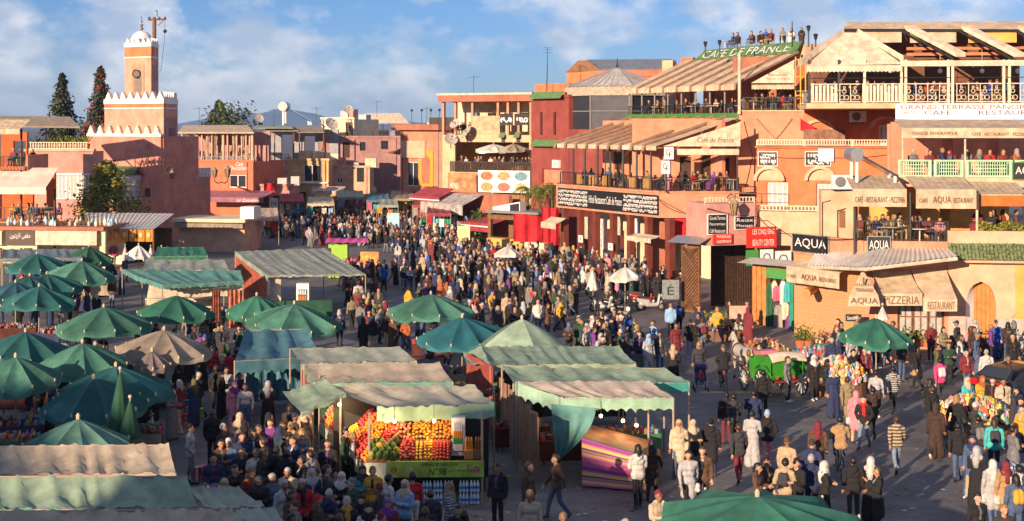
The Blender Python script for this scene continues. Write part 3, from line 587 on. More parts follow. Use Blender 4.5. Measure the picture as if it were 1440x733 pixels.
q.face([AR.P(dr[0], 0, -.01), AR.P(jx, 0, -.45), AR.P(jx, 1.5, -.45), AR.P(dr[0], 1.5, -.01)]); q.build('splayed_jamb', WHITE, T)
for k in range(7):
    q = MB(); x = dr[0]+(dr[1]-dr[0])*k/7; fb(q, AR, x+.02, x+(dr[1]-dr[0])/7-.01, .05, dr[3], -.5, -.46); q.build('plank', OWOOD, o)
mb = MB(); wall(mb, AR.off(.05), AR.u(1334), ru1, 0, 1.5, [(dr[0], dr[1], 0, 2)], .045); mb.build('stone_plinth', STONE, T)
mb = MB(); fb(mb, AR, AR.u(1428), ru1, 1.5, 4.4, .003, .05); mb.build('yellow_panel', OCHRE, T)
mb = MB(); mb.tube(AR.P(dr[0]-.1, .02, .7), AR.P(dr[0]-.1, 1.0, .7), .03); mb.tube(AR.P(dr[1], .02, .7), AR.P(dr[1], 1.0, .7), .03); mb.tube(AR.P(dr[0]-.1, 1.0, .7), AR.P(dr[1], 1.0, .7), .03); mb.tube(AR.P(dr[0]-.1, .5, .7), AR.P(dr[1], .5, .7), .03); mb.build('door_rail', YEL, T)
# parapets
mb = MB(); fb(mb, AL, AL.u(1117), AL.L, gz, pz, -.35, .06); fb(mb, AR, 0, AR.u(1333), gz, pz, -.35, .06); mb.build('parapet', ORANGE, T)
mb = MB(); fb(mb, AR, AR.u(1333), ru1, 4.95, AR.z(1385, 325), -.35, .02); mb.build('portal_parapet', PEACH, T)
mb = MB(); pts = [AL.P(AL.u(1117), 4.25, -.3), AL.P(AL.L, 4.25, -.3), AR.P(ru1, 4.25, -.3), AR.P(ru1, 4.25, -9), AL.P(0, 4.25, -9)]; mb.face(pts); mb.face([p-Vector((0, 0, .25)) for p in pts][::-1]); mb.build('terrace_floor', TAN, T)
mb = MB(); wall(mb, AR.off(-2.5), 0, AR.u(1333), 0, 4, [(1, 2.5, 0, 2.4)], .2); mb.build('shop_back_wall', OCHRE, T)
for (a, b) in ((1264, 1284), (1285, 1306), (1307, 1327)):
    window(T, AR, (AR.u(a), AR.u(b), .15, 2.85), 2, 2, WOOD, LGLASS, -.2, .06)
# green tiled pent roof: rows of half-round tiles
mb = MB(); tu0, tu1 = AR.u(1333), ru1; n = int((tu1-tu0)/.17); zt0, zt1 = AR.z(1385, 365), AR.z(1385, 343)
for i in range(n):
    x = tu0+(tu1-tu0)*(i+.5)/n
    for k in range(5):
        z1, z0 = zt1-(zt1-zt0)*k/5, zt1-(zt1-zt0)*(k+1)/5; d1, d0 = .05+.5*k/5, .09+.5*(k+1)/5
        q = random.Random(i*7+k).uniform(-.012, .012); vs = []
        for (z, d) in ((z1+q, d1), (z0+q, d0)):
            for j in range(4):
                a = math.pi*j/3; vs.append(AR.P(x-.08*math.cos(a), z+.05*math.sin(a), d+.05*math.sin(a)))
        mb.add(vs, [(j, j+1, 5+j, 4+j) for j in range(3)])
mb.grid(lambda a, b: AR.P(tu0+(tu1-tu0)*a, zt1-(zt1-zt0)*b, .04+.5*b), 1, 1); mb.build('tile_roof', GTILE, T, kind='stuff')
mb = MB(); fb(mb, AR, tu0, tu1, zt0-.12, zt0, .0, .5); mb.build('roof_soffit', PEACH, T)
# corrugated corner canopy
cw = at(1217, 376, 64.6); le = at(1136, 373, 69.6); re_ = at(1346, 361, 64.9)
bl_, bc_, br_ = AL.P(AL.u(1150), 4.35, .05), AR.P(.6, 4.75, .05), AR.P(AR.u(1332), 4.75, .05)
for nm, (p0, p1, q0, q1) in (('a', (le, cw, bl_, bc_)), ('b', (cw, re_, bc_, br_))):
    mb = MB(); n = 34
    mb.grid(lambda a, b: p0.lerp(p1, a).lerp(q0.lerp(q1, a), b)+Vector((0, 0, .035*math.cos(a*n*math.pi))), n*2, 1); mb.grid(lambda a, b: p0.lerp(p1, 1-a).lerp(q0.lerp(q1, 1-a), b)+Vector((0, 0, -.09)), 2, 1)
    o = mb.build('corner_canopy', CORR, T); q = MB(); q.tube(p0-Vector((0, 0, .1)), p1-Vector((0, 0, .1)), .09, n=6); q.build('canopy_edge', CREAM2, o)
# lettered awnings of the ground floor
def lettered(mbpar, f, u0, u1, zf, val, d, txts, m=LET):
    q = MB()
    for (s_, c, w, h) in txts: text_into(q, s_, f.M(u0+(u1-u0)*c, zf-val*.55, d+.03), (u1-u0)*w, val*h)
    return q.build('lettering', m, mbpar)
a0, a1 = AL.u(1128), AL.u(1203)
o = awning(T, AL, a0, a1, 3.9, 3.55, 1.0, .75, CREAM, .02, scallop=False); lettered(o, AL, a0, a1, 3.55, .75, 1.05, [('CAFÉ', .12, .15, .28), ('AQUA', .45, .3, .42), ('RESTAURANT', .8, .32, .28)])
c0 = AR.off(1.7); apex, b0, b1 = at(1213, 379, 65.5), at(1192, 431, 64.6), at(1238, 431, 64.4)
mb = MB(); m0, m1 = at(1195, 415, 64.6), at(1235, 415, 64.4); nn = (m1-m0).cross(apex-m0).normalized()
poly3(mb, [m0, m1, apex], nn, .02); mb.grid(lambda a, b: (m0.lerp(m1, a)).lerp(b0.lerp(b1, a), b), 4, 2); o = mb.build('corner_awning', CREAM, T)
ff = Face((m0.x, m0.y), (m1.x, m1.y)); q = MB(); text_into(q, 'AQUA', ff.M(ff.L/2, (m0.z+b0.z)/2, .06), 1.2, .3); text_into(q, 'TERRASSE', ff.M(ff.L/2, at(1213, 407, 64.8).z, -.05), .8, .17); q.build('lettering', LET, o)
q = MB(); z0 = at(1213, 399, 65).z
for i in range(9): fb(q, ff, ff.L/2-.4+i*.1, ff.L/2-.36+i*.1, z0-.04, z0+.02+.06*((i*37) % 5)/5, -.14, -.13)
fb(q, ff, ff.L/2-.04, ff.L/2+.04, z0, z0+.32, -.2, -.18); q.build('minaret_emblem', LET, o)
for (x0, x1, yt, yb, xt0, xt1, tx) in ((1235, 1297, 381, 430, 1226, 1279, 'PIZZERIA'), (1298, 1346, 380, 438, 1282, 1331, 'RESTAURANT')):
    dd = 1.8; f2 = AR.off(dd); mb = MB(); A_, B_ = AR.pt(xt0, yt, .1), AR.pt(xt1, yt, .1); C_, D_ = f2.pt(x0, yb-17), f2.pt(x1, yb-17)
    mb.grid(lambda a, b: A_.lerp(B_, a).lerp(C_.lerp(D_, a), b)-Vector((0, 0, .06*math.sin(math.pi*b))), 8, 6); C2, D2 = f2.pt(x0, yb), f2.pt(x1, yb)
    mb.grid(lambda a, b: C_.lerp(D_, a).lerp(C2.lerp(D2, a), b)+Vector((0, -.01, 0)), 8, 1); o = mb.build('awning', CREAM, T)
    q = MB(); text_into(q, tx, f2.M(f2.u(x0)*.47+f2.u(x1)*.53, (C_.z+C2.z)/2, .03), (f2.u(x1)-f2.u(x0))*.8, .36); q.build('lettering', LET, o)
sign('wall_sign', 'small black sandwich sign on the brick side wall', AR, AR.r(1186, 438, 1208, 448), BLACK, [('Sandwich', WHITE, .5, .5, .8, .5)], d=1.0)
for (r, f, lab) in (((1118, 331, 1168, 355), AL, 'large black AQUA sign on the parapet over the brick wall'), ((1220, 333, 1251, 357), AR, 'smaller black AQUA sign on the parapet above the corrugated canopy')):
    sign('restaurant_sign', lab, f, f.r(*r), BLACK, [('AQUA', WHITE, .5, .5, .88, .6)], d=.1, border=plain('grey frame', (.25, .24, .22)))
mb = MB(); mb.tube(AL.P(AL.u(1150), 2.5, .3), AL.P(AL.u(1150)+.9, 2.45, 1.6), .22, .22, 10); t = tag(mb.build('rolled_banner', [OWOOD], smooth=False), 'brown rolled banner bracketed to the brick side wall', 'banner')
# first-floor terrace
RF1 = AR.off(-.4); mb = MB(); wall(mb, AR.off(-4.8), AR.u(1208), ru1, 4.25, 7.6, [(AR.u(1222), AR.u(1240), 4.3, 6.6), (AR.u(1300), AR.u(1318), 4.3, 6.6), (AR.u(1345), AR.u(1362), 4.3, 6.6)], .3); fb(mb, AR, .5, ru1, 4.25, 7.5, -7, -6.8); mb.build('terrace_back_wall', OCHRE, T)
railing(T, AR, AR.u(1206), AR.u(1334), pz-.02, pz+.95, -.2, IRON, .11); 
for (x0, x1, y0, y1, txts, m, vm) in ((1199, 1275, 267, 291, [('CAFÉ - RESTAURANT - PIZZERIA', .5, .92, .42)], CREAM, None), (1288, 1373, 267, 293, [('CAFÉ', .12, .14, .28), ('AQUA', .43, .3, .42), ('RESTAURANT', .78, .32, .28)], CREAM, None), (1380, 1450, 274, 289, [], CREAM, ORC)):
    f = AR.off(.2); u0, u1 = f.u(x0), f.u(x1); zf, zb = f.z(1300, y0), f.z(1300, y0)+.55
    o = awning(T, f, u0, u1, zb, zf, 3.6, f.z(1300, y0)-f.z(1300, y1), m, -3.6, scallop=False, vm=vm)
    if txts: lettered(o, f, u0, u1, zf, f.z(1300, y0)-f.z(1300, y1), .03, txts)
for p in (1202, 1280, 1374, 1440):
    mb = MB(); f = AR.off(-.1); mb.tube(f.P(f.u(p), 4.3), f.P(f.u(p), 7.35), .06, n=6); mb.build('awning_pole', IRON if p != 1374 else CREAM2, T)
mb = MB(); f = AR.off(-3.3); wall(mb, f, f.u(1155), f.u(1200), 4.3, f.z(1180, 268), [], 1.5); mb.build('stair_block', PEACH, T)
mb = MB(); fb(mb, f, f.u(1180), f.u(1188), f.z(1180, 320), f.z(1180, 296), .01, .06); mb.build('vent_grille', WOOD, T)
# second-floor terrace with mint railing
MF = pf(1258, 70.2, 1450, 69.2); z0, z1 = MF.z(1350, 250), MF.z(1350, 225)
mb = MB(); fb(mb, MF, MF.u(1264), MF.u(1450), 7.5, z0, -.3, 0); fb(mb, MF, MF.u(1264), MF.u(1450), z0-.2, z0-.01, -8, -.3); mb.build('terrace_slab', PEACH, T)
for (a, b) in ((1263, 1310), (1313, 1355), (1358, 1424), (1427, 1450)):
    mb = MB(); u0, u1 = MF.u(a), MF.u(b)
    fb(mb, MF, u0, u1, z1-.08, z1, -.08, .02); fb(mb, MF, u0, u1, z0+.02, z0+.12, -.06, .0)
    for x in (u0, u1-.12): fb(mb, MF, x, x+.12, z0, z1-.08, -.09, .025)
    k = int((u1-u0-.3)/.11)
    for i in range(k+1): x = u0+.15+(u1-u0-.3)*i/k; fb(mb, MF, x-.02, x+.02, z0+.12, z1-.08, -.05, -.02)
    for i in range(1, 4): z = z0+.12+(z1-z0-.2)*i/4; fb(mb, MF, u0+.3, u1-.3, z-.02, z+.02, -.048, -.018)
    mb.build('railing', GRAIL, T)
mbk = MF.off(-4.5); mb = MB(); wall(mb, mbk, .3, MF.L+1, z0, 10.7, [(mbk.u(1325), mbk.u(1341), z0, z0+2.2), (mbk.u(1388), mbk.u(1405), z0, z0+2.2), (mbk.u(1434), mbk.u(1446), z0, z0+2.2)], .3); fb(mb, mbk, .3, MF.L+1, z0, 10.6, -2, -1.8); mb.build('upper_back_wall', SALMON, T)
u0, u1 = MF.u(1268), MF.u(1450); zf = MF.z(1350, 181); o = awning(T, MF, u0, u1, zf+.45, zf, 3.6, .45, CREAM, -3.5, scallop=False); lettered(o, MF, u0, u1, zf, .45, .12, [('TERRASSE  PANORAMIQUE', .25, .36, .45), ('CAFÉ - RESTAURANT - PIZZERIA', .76, .44, .45)])
for p in (1270, 1358, 1446):
    mb = MB(); mb.tube(MF.P(MF.u(p), z0, -.15), MF.P(MF.u(p), zf+.05, -.15), .05, n=6); mb.build('awning_pole', CREAM2, T)
sign('restaurant_sign', 'black AQUA sign fixed on the mint green railing', MF, (MF.u(1424), MF.u(1424)+1.5, MF.z(1430, 252), MF.z(1430, 229)), BLACK, [('AQUA', WHITE, .5, .5, .85, .55)], d=.06, border=GRNP)
# hedge on the low parapet
mb = MB(); rg = random.Random(5)
for i in range(900):
    u = rg.uniform(AR.u(1376), ru1); c = AR.P(u, AR.z(1400, 325)+rg.uniform(0, .38)+.08*math.sin(u*5), rg.uniform(-.3, .05)); a = Vector((rg.gauss(0, 1), rg.gauss(0, 1), rg.gauss(0, 1))).normalized()*.07; b = a.orthogonal().normalized()*.05
    mb.face([c-a, c+b, c+a, c-b])
tag(mb.build('hedge', LEAFY), 'trimmed green hedge along the parapet above the arched portal', 'hedge')
# ================================================================ panorama terrace on the hotel roof
GT = pf(1123, 82.0, 1450, 80.0); zf = GT.z(1300, 145); T = thing('panorama_terrace', 'roof terrace with cream tent gable, ironwork rail and slanted cream roof panels', 'terrace', GT.P(GT.u(1270), zf-.2))
mb = MB(); fb(mb, GT, GT.u(1134), GT.u(1450), zf-.3, zf, -9, .05); mb.build('floor', TAN, T)
mb = MB(); fb(mb, GT, GT.u(1195), GT.L+1, zf, 16.2, -8.8, -8.6); fb(mb, GT, GT.u(1195), GT.L+1, 15.2, 16.25, -5.3, -5.0); wall(mb, GT.off(-5), GT.u(1150), GT.L+1, zf, 15.2, [(GT.off(-5).u(p), GT.off(-5).u(p)+1.6, zf, zf+2.3) for p in (1215, 1300, 1370, 1420)], .3); mb.build('back_wall', mat('dark terrace wall', (.16, .07, .04), .9, .3, 2), T)
segs = [(1140, 1178), (1180, 1210), (1212, 1268), (1270, 1336), (1344, 1410), (1416, 1450)]
for k, (a, b) in enumerate(segs):
    u0, u1 = GT.u(a), GT.u(b); zt = zf+1.12; mb = MB()
    fb(mb, GT, u0, u1, zt-.05, zt, -.06, 0); fb(mb, GT, u0, u1, zf+.05, zf+.1, -.06, 0)
    if k in (0, 2):
        n = int((u1-u0)/.2)
        for i in range(n): x = u0+(u1-u0)*(i+.5)/n; fb(mb, GT, x-.07, x+.07, zf+.1, zt-.05-.06*(i % 2), -.045, -.015)
    else:
        n = int((u1-u0)/.55)
        for i in range(n):
            x = u0+(u1-u0)*(i+.5)/n
            for (rr, zc, dx) in ((.13, .32, -.13), (.13, .32, .13), (.11, .68, 0), (.06, .9, 0)):
                mb.ring(GT.P(x+dx, zf+zc, -.03), rr, .022, 'y', 10, 4)
            fb(mb, GT, x-.275, x-.235, zf+.1, zt-.05, -.045, -.015)
    mb.build('railing', RAIL, T); q = MB(); q.tube(GT.P(u0, zt+.32, -.05), GT.P(u1, zt+.32, -.05), .025); q.build('top_bar', IRON, T)
for p in (1138, 1180, 1216, 1268, 1274, 1334, 1340, 1412, 1420):
    mb = MB(); u = GT.u(p); fb(mb, GT, u-.07, u+.07, zf, GT.z(p, 84), -.2, -.06); mb.build('post', RAIL if p not in (1180, 1138) else IRON, T)
mb = MB(); fb(mb, GT, GT.u(1270), GT.u(1450), GT.z(1350, 93), GT.z(1350, 85), -.25, .0); mb.build('eave_beam', CREAM2, T)
# tent gable
gn = Vector((GT.n.x, GT.n.y, 0)); L0, L1, T0, T1, R1 = GT.pt(1126, 90), GT.pt(1134, 92), GT.pt(1187, 46, -2.2), GT.pt(1207, 46, -2.2), GT.pt(1270, 84)
Rb = GT.pt(1268, 90); Mb0, Mb1 = GT.pt(1180, 92), GT.pt(1216, 91)
for tri in ([L1, Mb0, T0], [Mb0, Mb1, T1, T0], [Mb1, Rb, T1]):
    mb = MB(); poly3(mb, tri, -((tri[1]-tri[0]).cross(tri[-1]-tri[0])).normalized()*-1, .03); mb.build('tent_panel', CREAM2, T)
for a, b in ((L0, T0), (T1, R1)):
    mb = MB(); mb.hexa([a+Vector((0, -.05, -.12)), b+Vector((0, -.05, -.12)), b+Vector((0, .9, -.12)), a+Vector((0, .9, -.12)), a+Vector((0, -.05, .22)), b+Vector((0, -.05, .22)), b+Vector((0, .9, .22)), a+Vector((0, .9, .22))]); mb.build('tent_edge', CREAM2, T)
awning(T, GT, GT.u(1134), GT.u(1268), GT.z(1200, 92), GT.z(1200, 93), .05, .35, CREAM2, 0)
# long roof
rb = GT.off(-2.6); p0, p1 = rb.pt(1186, 40), rb.pt(1452, 41); q0, q1 = rb.pt(1190, 31, -1.5), rb.pt(1452, 30, -1.5)
for k in range(11):
    mb = MB(); a, b = k/11+.002, (k+1)/11-.002; P = [p0.lerp(p1, a), p0.lerp(p1, b), q0.lerp(q1, b), q0.lerp(q1, a)]; poly3(mb, P, (P[1]-P[0]).cross(P[3]-P[0]).normalized(), .06); mb.build('roof_panel', CREAM, T)
mb = MB(); mb.tube(p0-Vector((0, 0, .1)), p1-Vector((0, 0, .1)), .09); mb.build('ridge_beam', IRON, T)
for a, b in ((1208, 1268), (1280, 1345), (1362, 1430)):
    mb = MB(); mb.grid(lambda x, y: rb.P(rb.u(a)+(rb.u(b)-rb.u(a))*x, rb.z(a, 43)-y*.72, -.1+.06*math.sin(x*9)*y), 8, 2); mb.build('hanging_cloth', OCHRE if a > 1300 else CREAM, T)
for (xa, xb) in ((1272, 1344), (1352, 1426), (1432, 1500)):
    mb = MB(); a, b = rb.pt(xa, 42), GT.pt(xb, 80); w = Vector((.55, 0, 0)); h = Vector((0, 0, .25))
    mb.hexa([a, a+w, b+w, b, a+h, a+w+h, b+w+h, b+h]); mb.build('slanted_panel', CREAM2, T)
    q = MB(); q.tube(a+Vector((-.1, 0, -.1)), b+Vector((-.1, 0, -.15)), .07); q.build('slanted_beam', IRON, T)
for z_ in (66, 74):
    mb = MB(); f = GT.off(-3.5); fb(mb, f, f.u(1275), f.u(1450), f.z(1350, z_+4), f.z(1350, z_), -.1, 0); mb.build('cross_beam', DEEPOR, T)
for p in (1252, 1322, 1381, 1431):
    mb = MB(); c = GT.pt(p, 100, -1.5); mb.ball(c, .14); mb.tube(c, c+Vector((0, 0, 1.2)), .012, n=4); tag(mb.build('pendant_lamp', WHITE, smooth=True), 'white globe lamp hanging inside the panorama roof terrace', 'lamp', 'globe lamps in the roof terrace')
B_ = sign('banner', 'long white banner with red and blue capitals under the roof terrace rail', GT, (GT.u(1259), GT.u(1500), GT.z(1350, 168), GT.z(1350, 146)), WHITE, [('GRAND TERRASSE PANORAMIQUE', REDP, .51, .76, .96, .34), ('HOTEL', BLACK, .09, .43, .08, .2), ('CAFE', BLUEP, .25, .42, .16, .3), ('RESTAURANT', BLUEP, .70, .42, .42, .3)], d=.08, cat='banner')
# rooftop machines
def ac_unit(c, lab, w=1.0):
    t = thing('air_conditioner', lab, 'air conditioner', c, 'air conditioners on the walls'); mb = MB(); mb.box(Vector(c)+Vector((0, 0, .35)), (w, .35, .7)); mb.build('casing', WHITE, t)
    q = MB(); q.lathe([(.26, 0), (.27, .03), (.05, .05)], Vector(c)+Vector((-w*.12, -.18, .36)), 14, Matrix.Rotation(R(90), 4, 'X')); q.build('fan_grille', plain('grey grille', (.16, .16, .16)), t)
    q = MB(); q.box(Vector(c)+Vector((0, .1, -.04)), (w*.9, .3, .05)); q.build('bracket', IRON, t)
ac_unit(HB.pt(1206, 172, .25), 'white air conditioner under the ironwork rail of the roof terrace'); ac_unit(AR.off(-3.1).pt(1184, 266), 'white air conditioner standing on the peach stair block')
def solar(c, lab, flip=1, s=1.0, rz=0):
    t = thing('solar_heater', lab, 'solar water heater', c, 'solar water heaters'); M = Matrix.Translation(c) @ Matrix.Rotation(rz, 4, 'Z')
    mb = MB(); a, b = M @ Vector((-.75*s, 0, 1.35*s)), M @ Vector((-.75*s, 1.5*s, 1.35*s)); mb.tube(a, b, .34*s, n=14); mb.build('tank', STEEL, t, smooth=False)
    q = MB(); P = [M @ Vector(v) for v in ((-.5*s, 0, 1.2*s), (-.5*s, 1.5*s, 1.2*s), (1.2*s, 1.5*s, .25*s), (1.2*s, 0, .25*s))]; poly3(q, P, (P[1]-P[0]).cross(P[3]-P[0]).normalized(), .1); q.build('collector', mat('solar glass', (.05, .06, .09), .15, .1), t)
    for x, y in ((-.75, .2), (-.75, 1.3), (1.1, .2), (1.1, 1.3)):
        q = MB(); q.tube(M @ Vector((x*s, y*s, 0)), M @ Vector((x*s, y*s, (1.1 if x < 0 else .3)*s)), .08*s, n=4); q.build('leg', WHITE, t)
solar(AR.off(-1.5).pt(1228, 257), 'solar water heater with grey tank above the lettered awnings')
mb = MB(); mb.grid(lambda a, b: HB.pt(1130, 180, .6)+Vector((-.2+.9*a*(1-b*.0), .05*math.sin(a*5), -.75*b*(1-.2*a)-.5*a*0+.6-.55*a)), 6, 4); o = tag(mb.build('flag', REDC), 'small red flag flying at the roof edge of the arched hotel', 'flag')
# ================================================================ pavilion with conical tin roof, brown roof house behind
c = at(868, 177, 121); c.z = 0; zc = CH
T = thing('roof_pavilion', 'glazed rooftop pavilion with pale ribbed conical roof', 'pavilion', (c.x, c.y, 10.2)); n = 8
ang = [2*math.pi*(i+.5)/n-.2 for i in range(n)]; Pv = lambda r, a, z: Vector((c.x+r*math.cos(a), c.y+r*math.sin(a), z))
for i in range(n):
    a0, a1 = ang[i], ang[(i+1) % n]; mb = MB(); 
    q0, q1, ap = Pv(4.75, a0, 13.75), Pv(4.75, a1, 13.75), Vector((c.x, c.y, 15.5))
    for k in range(12):
        u0, u1 = k/12, (k+1)/12; up = Vector((0, 0, .05 if k % 2 else 0)); mb.face([q0.lerp(q1, u0)+up, q0.lerp(q1, u1)+up, ap.lerp(q1, .03), ap.lerp(q0, .03)] if False else [q0.lerp(q1, u0)+up, q0.lerp(q1, u1)+up, ap+up*.2])
    mb.build('roof_panel', CORR, T)
    mb = MB(); mb.face([Pv(4.6, a0, 13.0), Pv(4.6, a1, 13.0), Pv(4.6, a1, 13.78), Pv(4.6, a0, 13.78)]); mb.face([Pv(4.5, a0, 13.0), Pv(4.5, a0, 13.78), Pv(4.5, a1, 13.78), Pv(4.5, a1, 13.0)]); mb.build('wood_band', mat('weathered planks', (.42, .36, .28), .8, .35, 6), T)
    mb = MB(); mb.face([Pv(4.4, a0, 10.2), Pv(4.4, a1, 10.2), Pv(4.4, a1, 13.0), Pv(4.4, a0, 13.0)]); w = mb.build('glass_wall', [GLASS, mat('smoked glass', (.10, .10, .11), .15, .2, 1)][i % 2], T)
    mb = MB(); mb.tube(Pv(4.42, a0, 10.2), Pv(4.42, a0, 13.1), .09, n=5); mb.tube(Pv(4.42, a0, 11.7), Pv(4.42, a1, 11.7), .06, n=5); mb.build('mullion', plain('grey post', (.20, .19, .18)), T)
mb = MB(); mb.lathe([(.15, 15.4), (.05, 15.8), (.02, 16.3)], (c.x, c.y, 0), 6); mb.build('finial', IRON, T)
mb = MB(); mb.lathe([(4.9, 4), (4.9, 10.2)], (c.x, c.y, 0), 8); mb.build('podium', REDW, T)
f = pf(797, 131, 965, 127); T = thing('roof_house', 'brown timber rooftop house with grey blue metal roof behind the pavilion', 'building', f.P(0, 10))
mb = MB(); u0, u1, um = f.u(797), f.u(960), f.u(846); zl, zh = f.z(830, 102), f.z(830, 84)
fb(mb, f, u0, u1, 9, f.z(850, 100), -5, 0); mb.build('wall', DEEPOR, T)
mb = MB(); pts = [f.pt(796, 102, .1), f.pt(846, 99, .1), f.pt(826, 85, .1), f.pt(813, 85, .1)]; poly3(mb, pts, Vector((f.n.x, f.n.y, 0)), .2); mb.build('gable', WOOD, T)
mb = MB(); P = [f.pt(846, 97, .2), f.pt(960, 97, .2), f.pt(945, 83, -2.5), f.pt(826, 84, -2.5)]; poly3(mb, P, (P[1]-P[0]).cross(P[3]-P[0]).normalized(), .1); mb.build('metal_roof', mat('blue grey roof sheet', (.16, .18, .22), .5, .2, 2), T)
mb = MB(); fb(mb, f, f.u(848), f.u(960), f.z(900, 108), f.z(900, 97), .05, .15); mb.build('fascia', BRICKR, T)
for (a, b, y) in ((931, 946, 85), (957, 974, 81)):
    mb = MB(); f2 = f.off(2); fb(mb, f2, f2.u(a), f2.u(b), 9, f2.z(a, y), -1.2, 0); mb.build('chimney', TAN if a < 950 else DEEPOR, T)
# ================================================================ red building with slit windows
f = pf(746, 124, 802, 119); T = thing('red_building', 'dark red plastered building with two slit windows and green tiled ledges', 'building', f.P(0, 0))
u0, u1 = f.u(747), f.u(800); zt = f.z(770, 138); ops = [f.r(759, 158, 763, 190), f.r(778, 158, 782, 190), f.r(762, 238, 790, 262)]
shell('wall', T, f, u0, u1, 0, zt, 8, REDW, ops)
for o in ops[:2]: window(T, f, o, 1, 1, IRON, GLASS, -.2, .03)
q = MB(); fb(q, f, ops[2][0], ops[2][1], ops[2][2], ops[2][3], -.28, -.24); q.build('niche', SALMON, T)
for (a, b, y0, y1) in ((752, 796, 129, 139), (753, 790, 197, 206)):
    mb = MB(); r = f.r(a, y0, b, y1); n = 26
    mb.grid(lambda x, y: f.P(r[0]+(r[1]-r[0])*x, r[3]-(r[3]-r[2])*y+.03*math.cos(x*n*2*math.pi), .1+.5*y), n*4, 2); mb.build('tile_ledge', mat('mossy green tile', (.10, .20, .07), .6, .4, 6), T)
mb = MB(); fb(mb, f, u0-.1, u1+.1, zt, zt+.25, -.4, .1); mb.build('parapet', REDW, T)
mb = MB(); f2 = f.off(-3); fb(mb, f2, f2.u(752), f2.u(800), zt-.3, f2.z(775, 118), -3, 0); mb.build('roof_shed', DEEPOR, T)
mb = MB(); p = f.pt(769, 130, -2); mb.tube(p, at(770, 67, p.y), .05, .02, 5); 
for y in (67, 70, 74): 
    q = at(770, y, p.y); mb.tube(q-Vector((.35, 0, 0)), q+Vector((.45, 0, 0)), .015, n=4)
tag(mb.build('mast', IRON), 'tall thin antenna mast on the red building roof', 'antenna')
# red cloths hung below
for k, (x0, y0, x1, y1, lab) in enumerate([(722, 301, 763, 340, 'large red cloth screen hung beside the red awning'), (762, 293, 786, 345, 'tall red cloth screen hung next to the arcade corner')]):
    Z = 117-k; mb = MB(); a, b = at(x0, y0, Z), at(x1, y1, Z); mb.grid(lambda u, v: Vector((a.x+(b.x-a.x)*u, Z+.12*math.sin(u*14)+.05*math.sin(v*8+u*5), a.z+(b.z-a.z)*v)), 28, 8)
    o = tag(mb.build('cloth_screen', REDC), lab, 'cloth', 'red cloth screens'); 
# ================================================================ tan building with dish photographs
f = pf(620, 141, 750, 136); FT = f; T = thing('tan_restaurant', 'tan restaurant with two open terraces and a red-brown roof fascia', 'building', f.P(0, 0))
u0, u1 = f.u(622), f.u(748); z1 = f.z(680, 190)
shell('wall', T, f, u0, u1, 0, z1, 10, TAN, [(f.u(640), f.u(744), f.z(690, 262), f.z(690, 200))])
mb = MB(); fb(mb, f, u0-.2, u1+.2, f.z(680, 143), f.z(680, 134), -9, .5); o = mb.build('roof_slab', BRICKR, T); q = MB(); fb(q, f, u0-.3, u1+.3, f.z(680, 134), f.z(680, 131), -9.1, .6); q.build('roof_edge', CREAM2, T)
mb = MB(); wall(mb, f.off(-4), u0-1, u1, z1, f.z(680, 140), [(u0+1+i*1.9, u0+2+i*1.9, z1, z1+2.2) for i in range(4)]); fb(mb, f, u0, u1, z1, z1+3, -7, -6.8); mb.build('terrace_wall', CREAMW, T)
for p in (623, 640, 664, 700, 714, 729, 746):
    mb = MB(); fb(mb, f, f.u(p)-.12, f.u(p)+.12, z1, f.z(680, 143), -.3, 0); mb.build('post', ORANGE, T)
railing(T, f, f.u(623), f.u(662), z1, z1+1, -.1, IRON, .2); mb = MB(); r = f.r(664, 163, 703, 185); fb(mb, f, r[0], r[1], z1, r[3], -.1, .02); mb.build('tin_balustrade', mat('rusty beige tin', (.50, .36, .22), .8, .35, 2), T)
for k, (a, b) in enumerate(((704, 721), (724, 744))):
    rr = f.r(a, 160, b, 176); s = sign('plaque', ['black plaque with white arabic script on the tan upper terrace', 'wider black plaque with white arabic script by the tan terrace end'][k], f, rr, BLACK, [], d=.06); scribble(s, f, (rr[0]+.1, rr[1]-.1, rr[2]+.2, rr[3]-.25), WHITE, 1, .125, 21+k, .2)
for p in (708, 729):
    mb = MB(); r = f.r(p-4, 186, p+4, 194); mb.grid(lambda a, b: f.P(r[0]+(r[1]-r[0])*a, r[3]-(r[3]-r[2])*b, .05+.5*b), 6, 2); mb.build('window_hood', GTILE, T); 
    mb = MB(); fb(mb, f, r[0]+.1, r[1]-.1, r[2]-.5, r[2], .003, .03); mb.build('window_niche', DARK, T)
# lower terrace projecting
g = f.off(2.6); zt = g.z(690, 243); mb = MB(); fb(mb, g, g.u(632), g.u(746), zt-.25, zt, -2.6, 0); mb.build('lower_terrace_floor', TAN, T)
railing(T, g, g.u(633), g.u(746), zt, zt+1.05, -.05, DWOOD, .09, 1, 1.5, t=.05)
s = sign('dish_board', 'white board with six oval photographs of dishes', g, g.r(673, 240, 746, 271), WHITE, [], d=.05, cat='menu board'); rr = g.r(673, 240, 746, 271)
for i in range(3):
    for j in range(2):
        mb = MB(); cu, cz = rr[0]+(rr[1]-rr[0])*(.17+.33*i), rr[2]+(rr[3]-rr[2])*(.75-.5*j)
        mb.face([g.P(cu+.68*math.cos(t*math.pi/9), cz+.42*math.sin(t*math.pi/9), .115) for t in range(18)]); o = mb.build('dish_photo', [mat('tagine photo', (.42, .16, .05), .5, .9, 9), mat('salad photo', (.45, .30, .10), .5, .9, 9), mat('bread photo', (.55, .30, .12), .5, .9, 9), mat('meat photo', (.45, .14, .10), .5, .9, 9), mat('blue plate photo', (.12, .26, .32), .5, .9, 9), mat('rice photo', (.55, .42, .2), .5, .9, 9)][i*2+j], s)
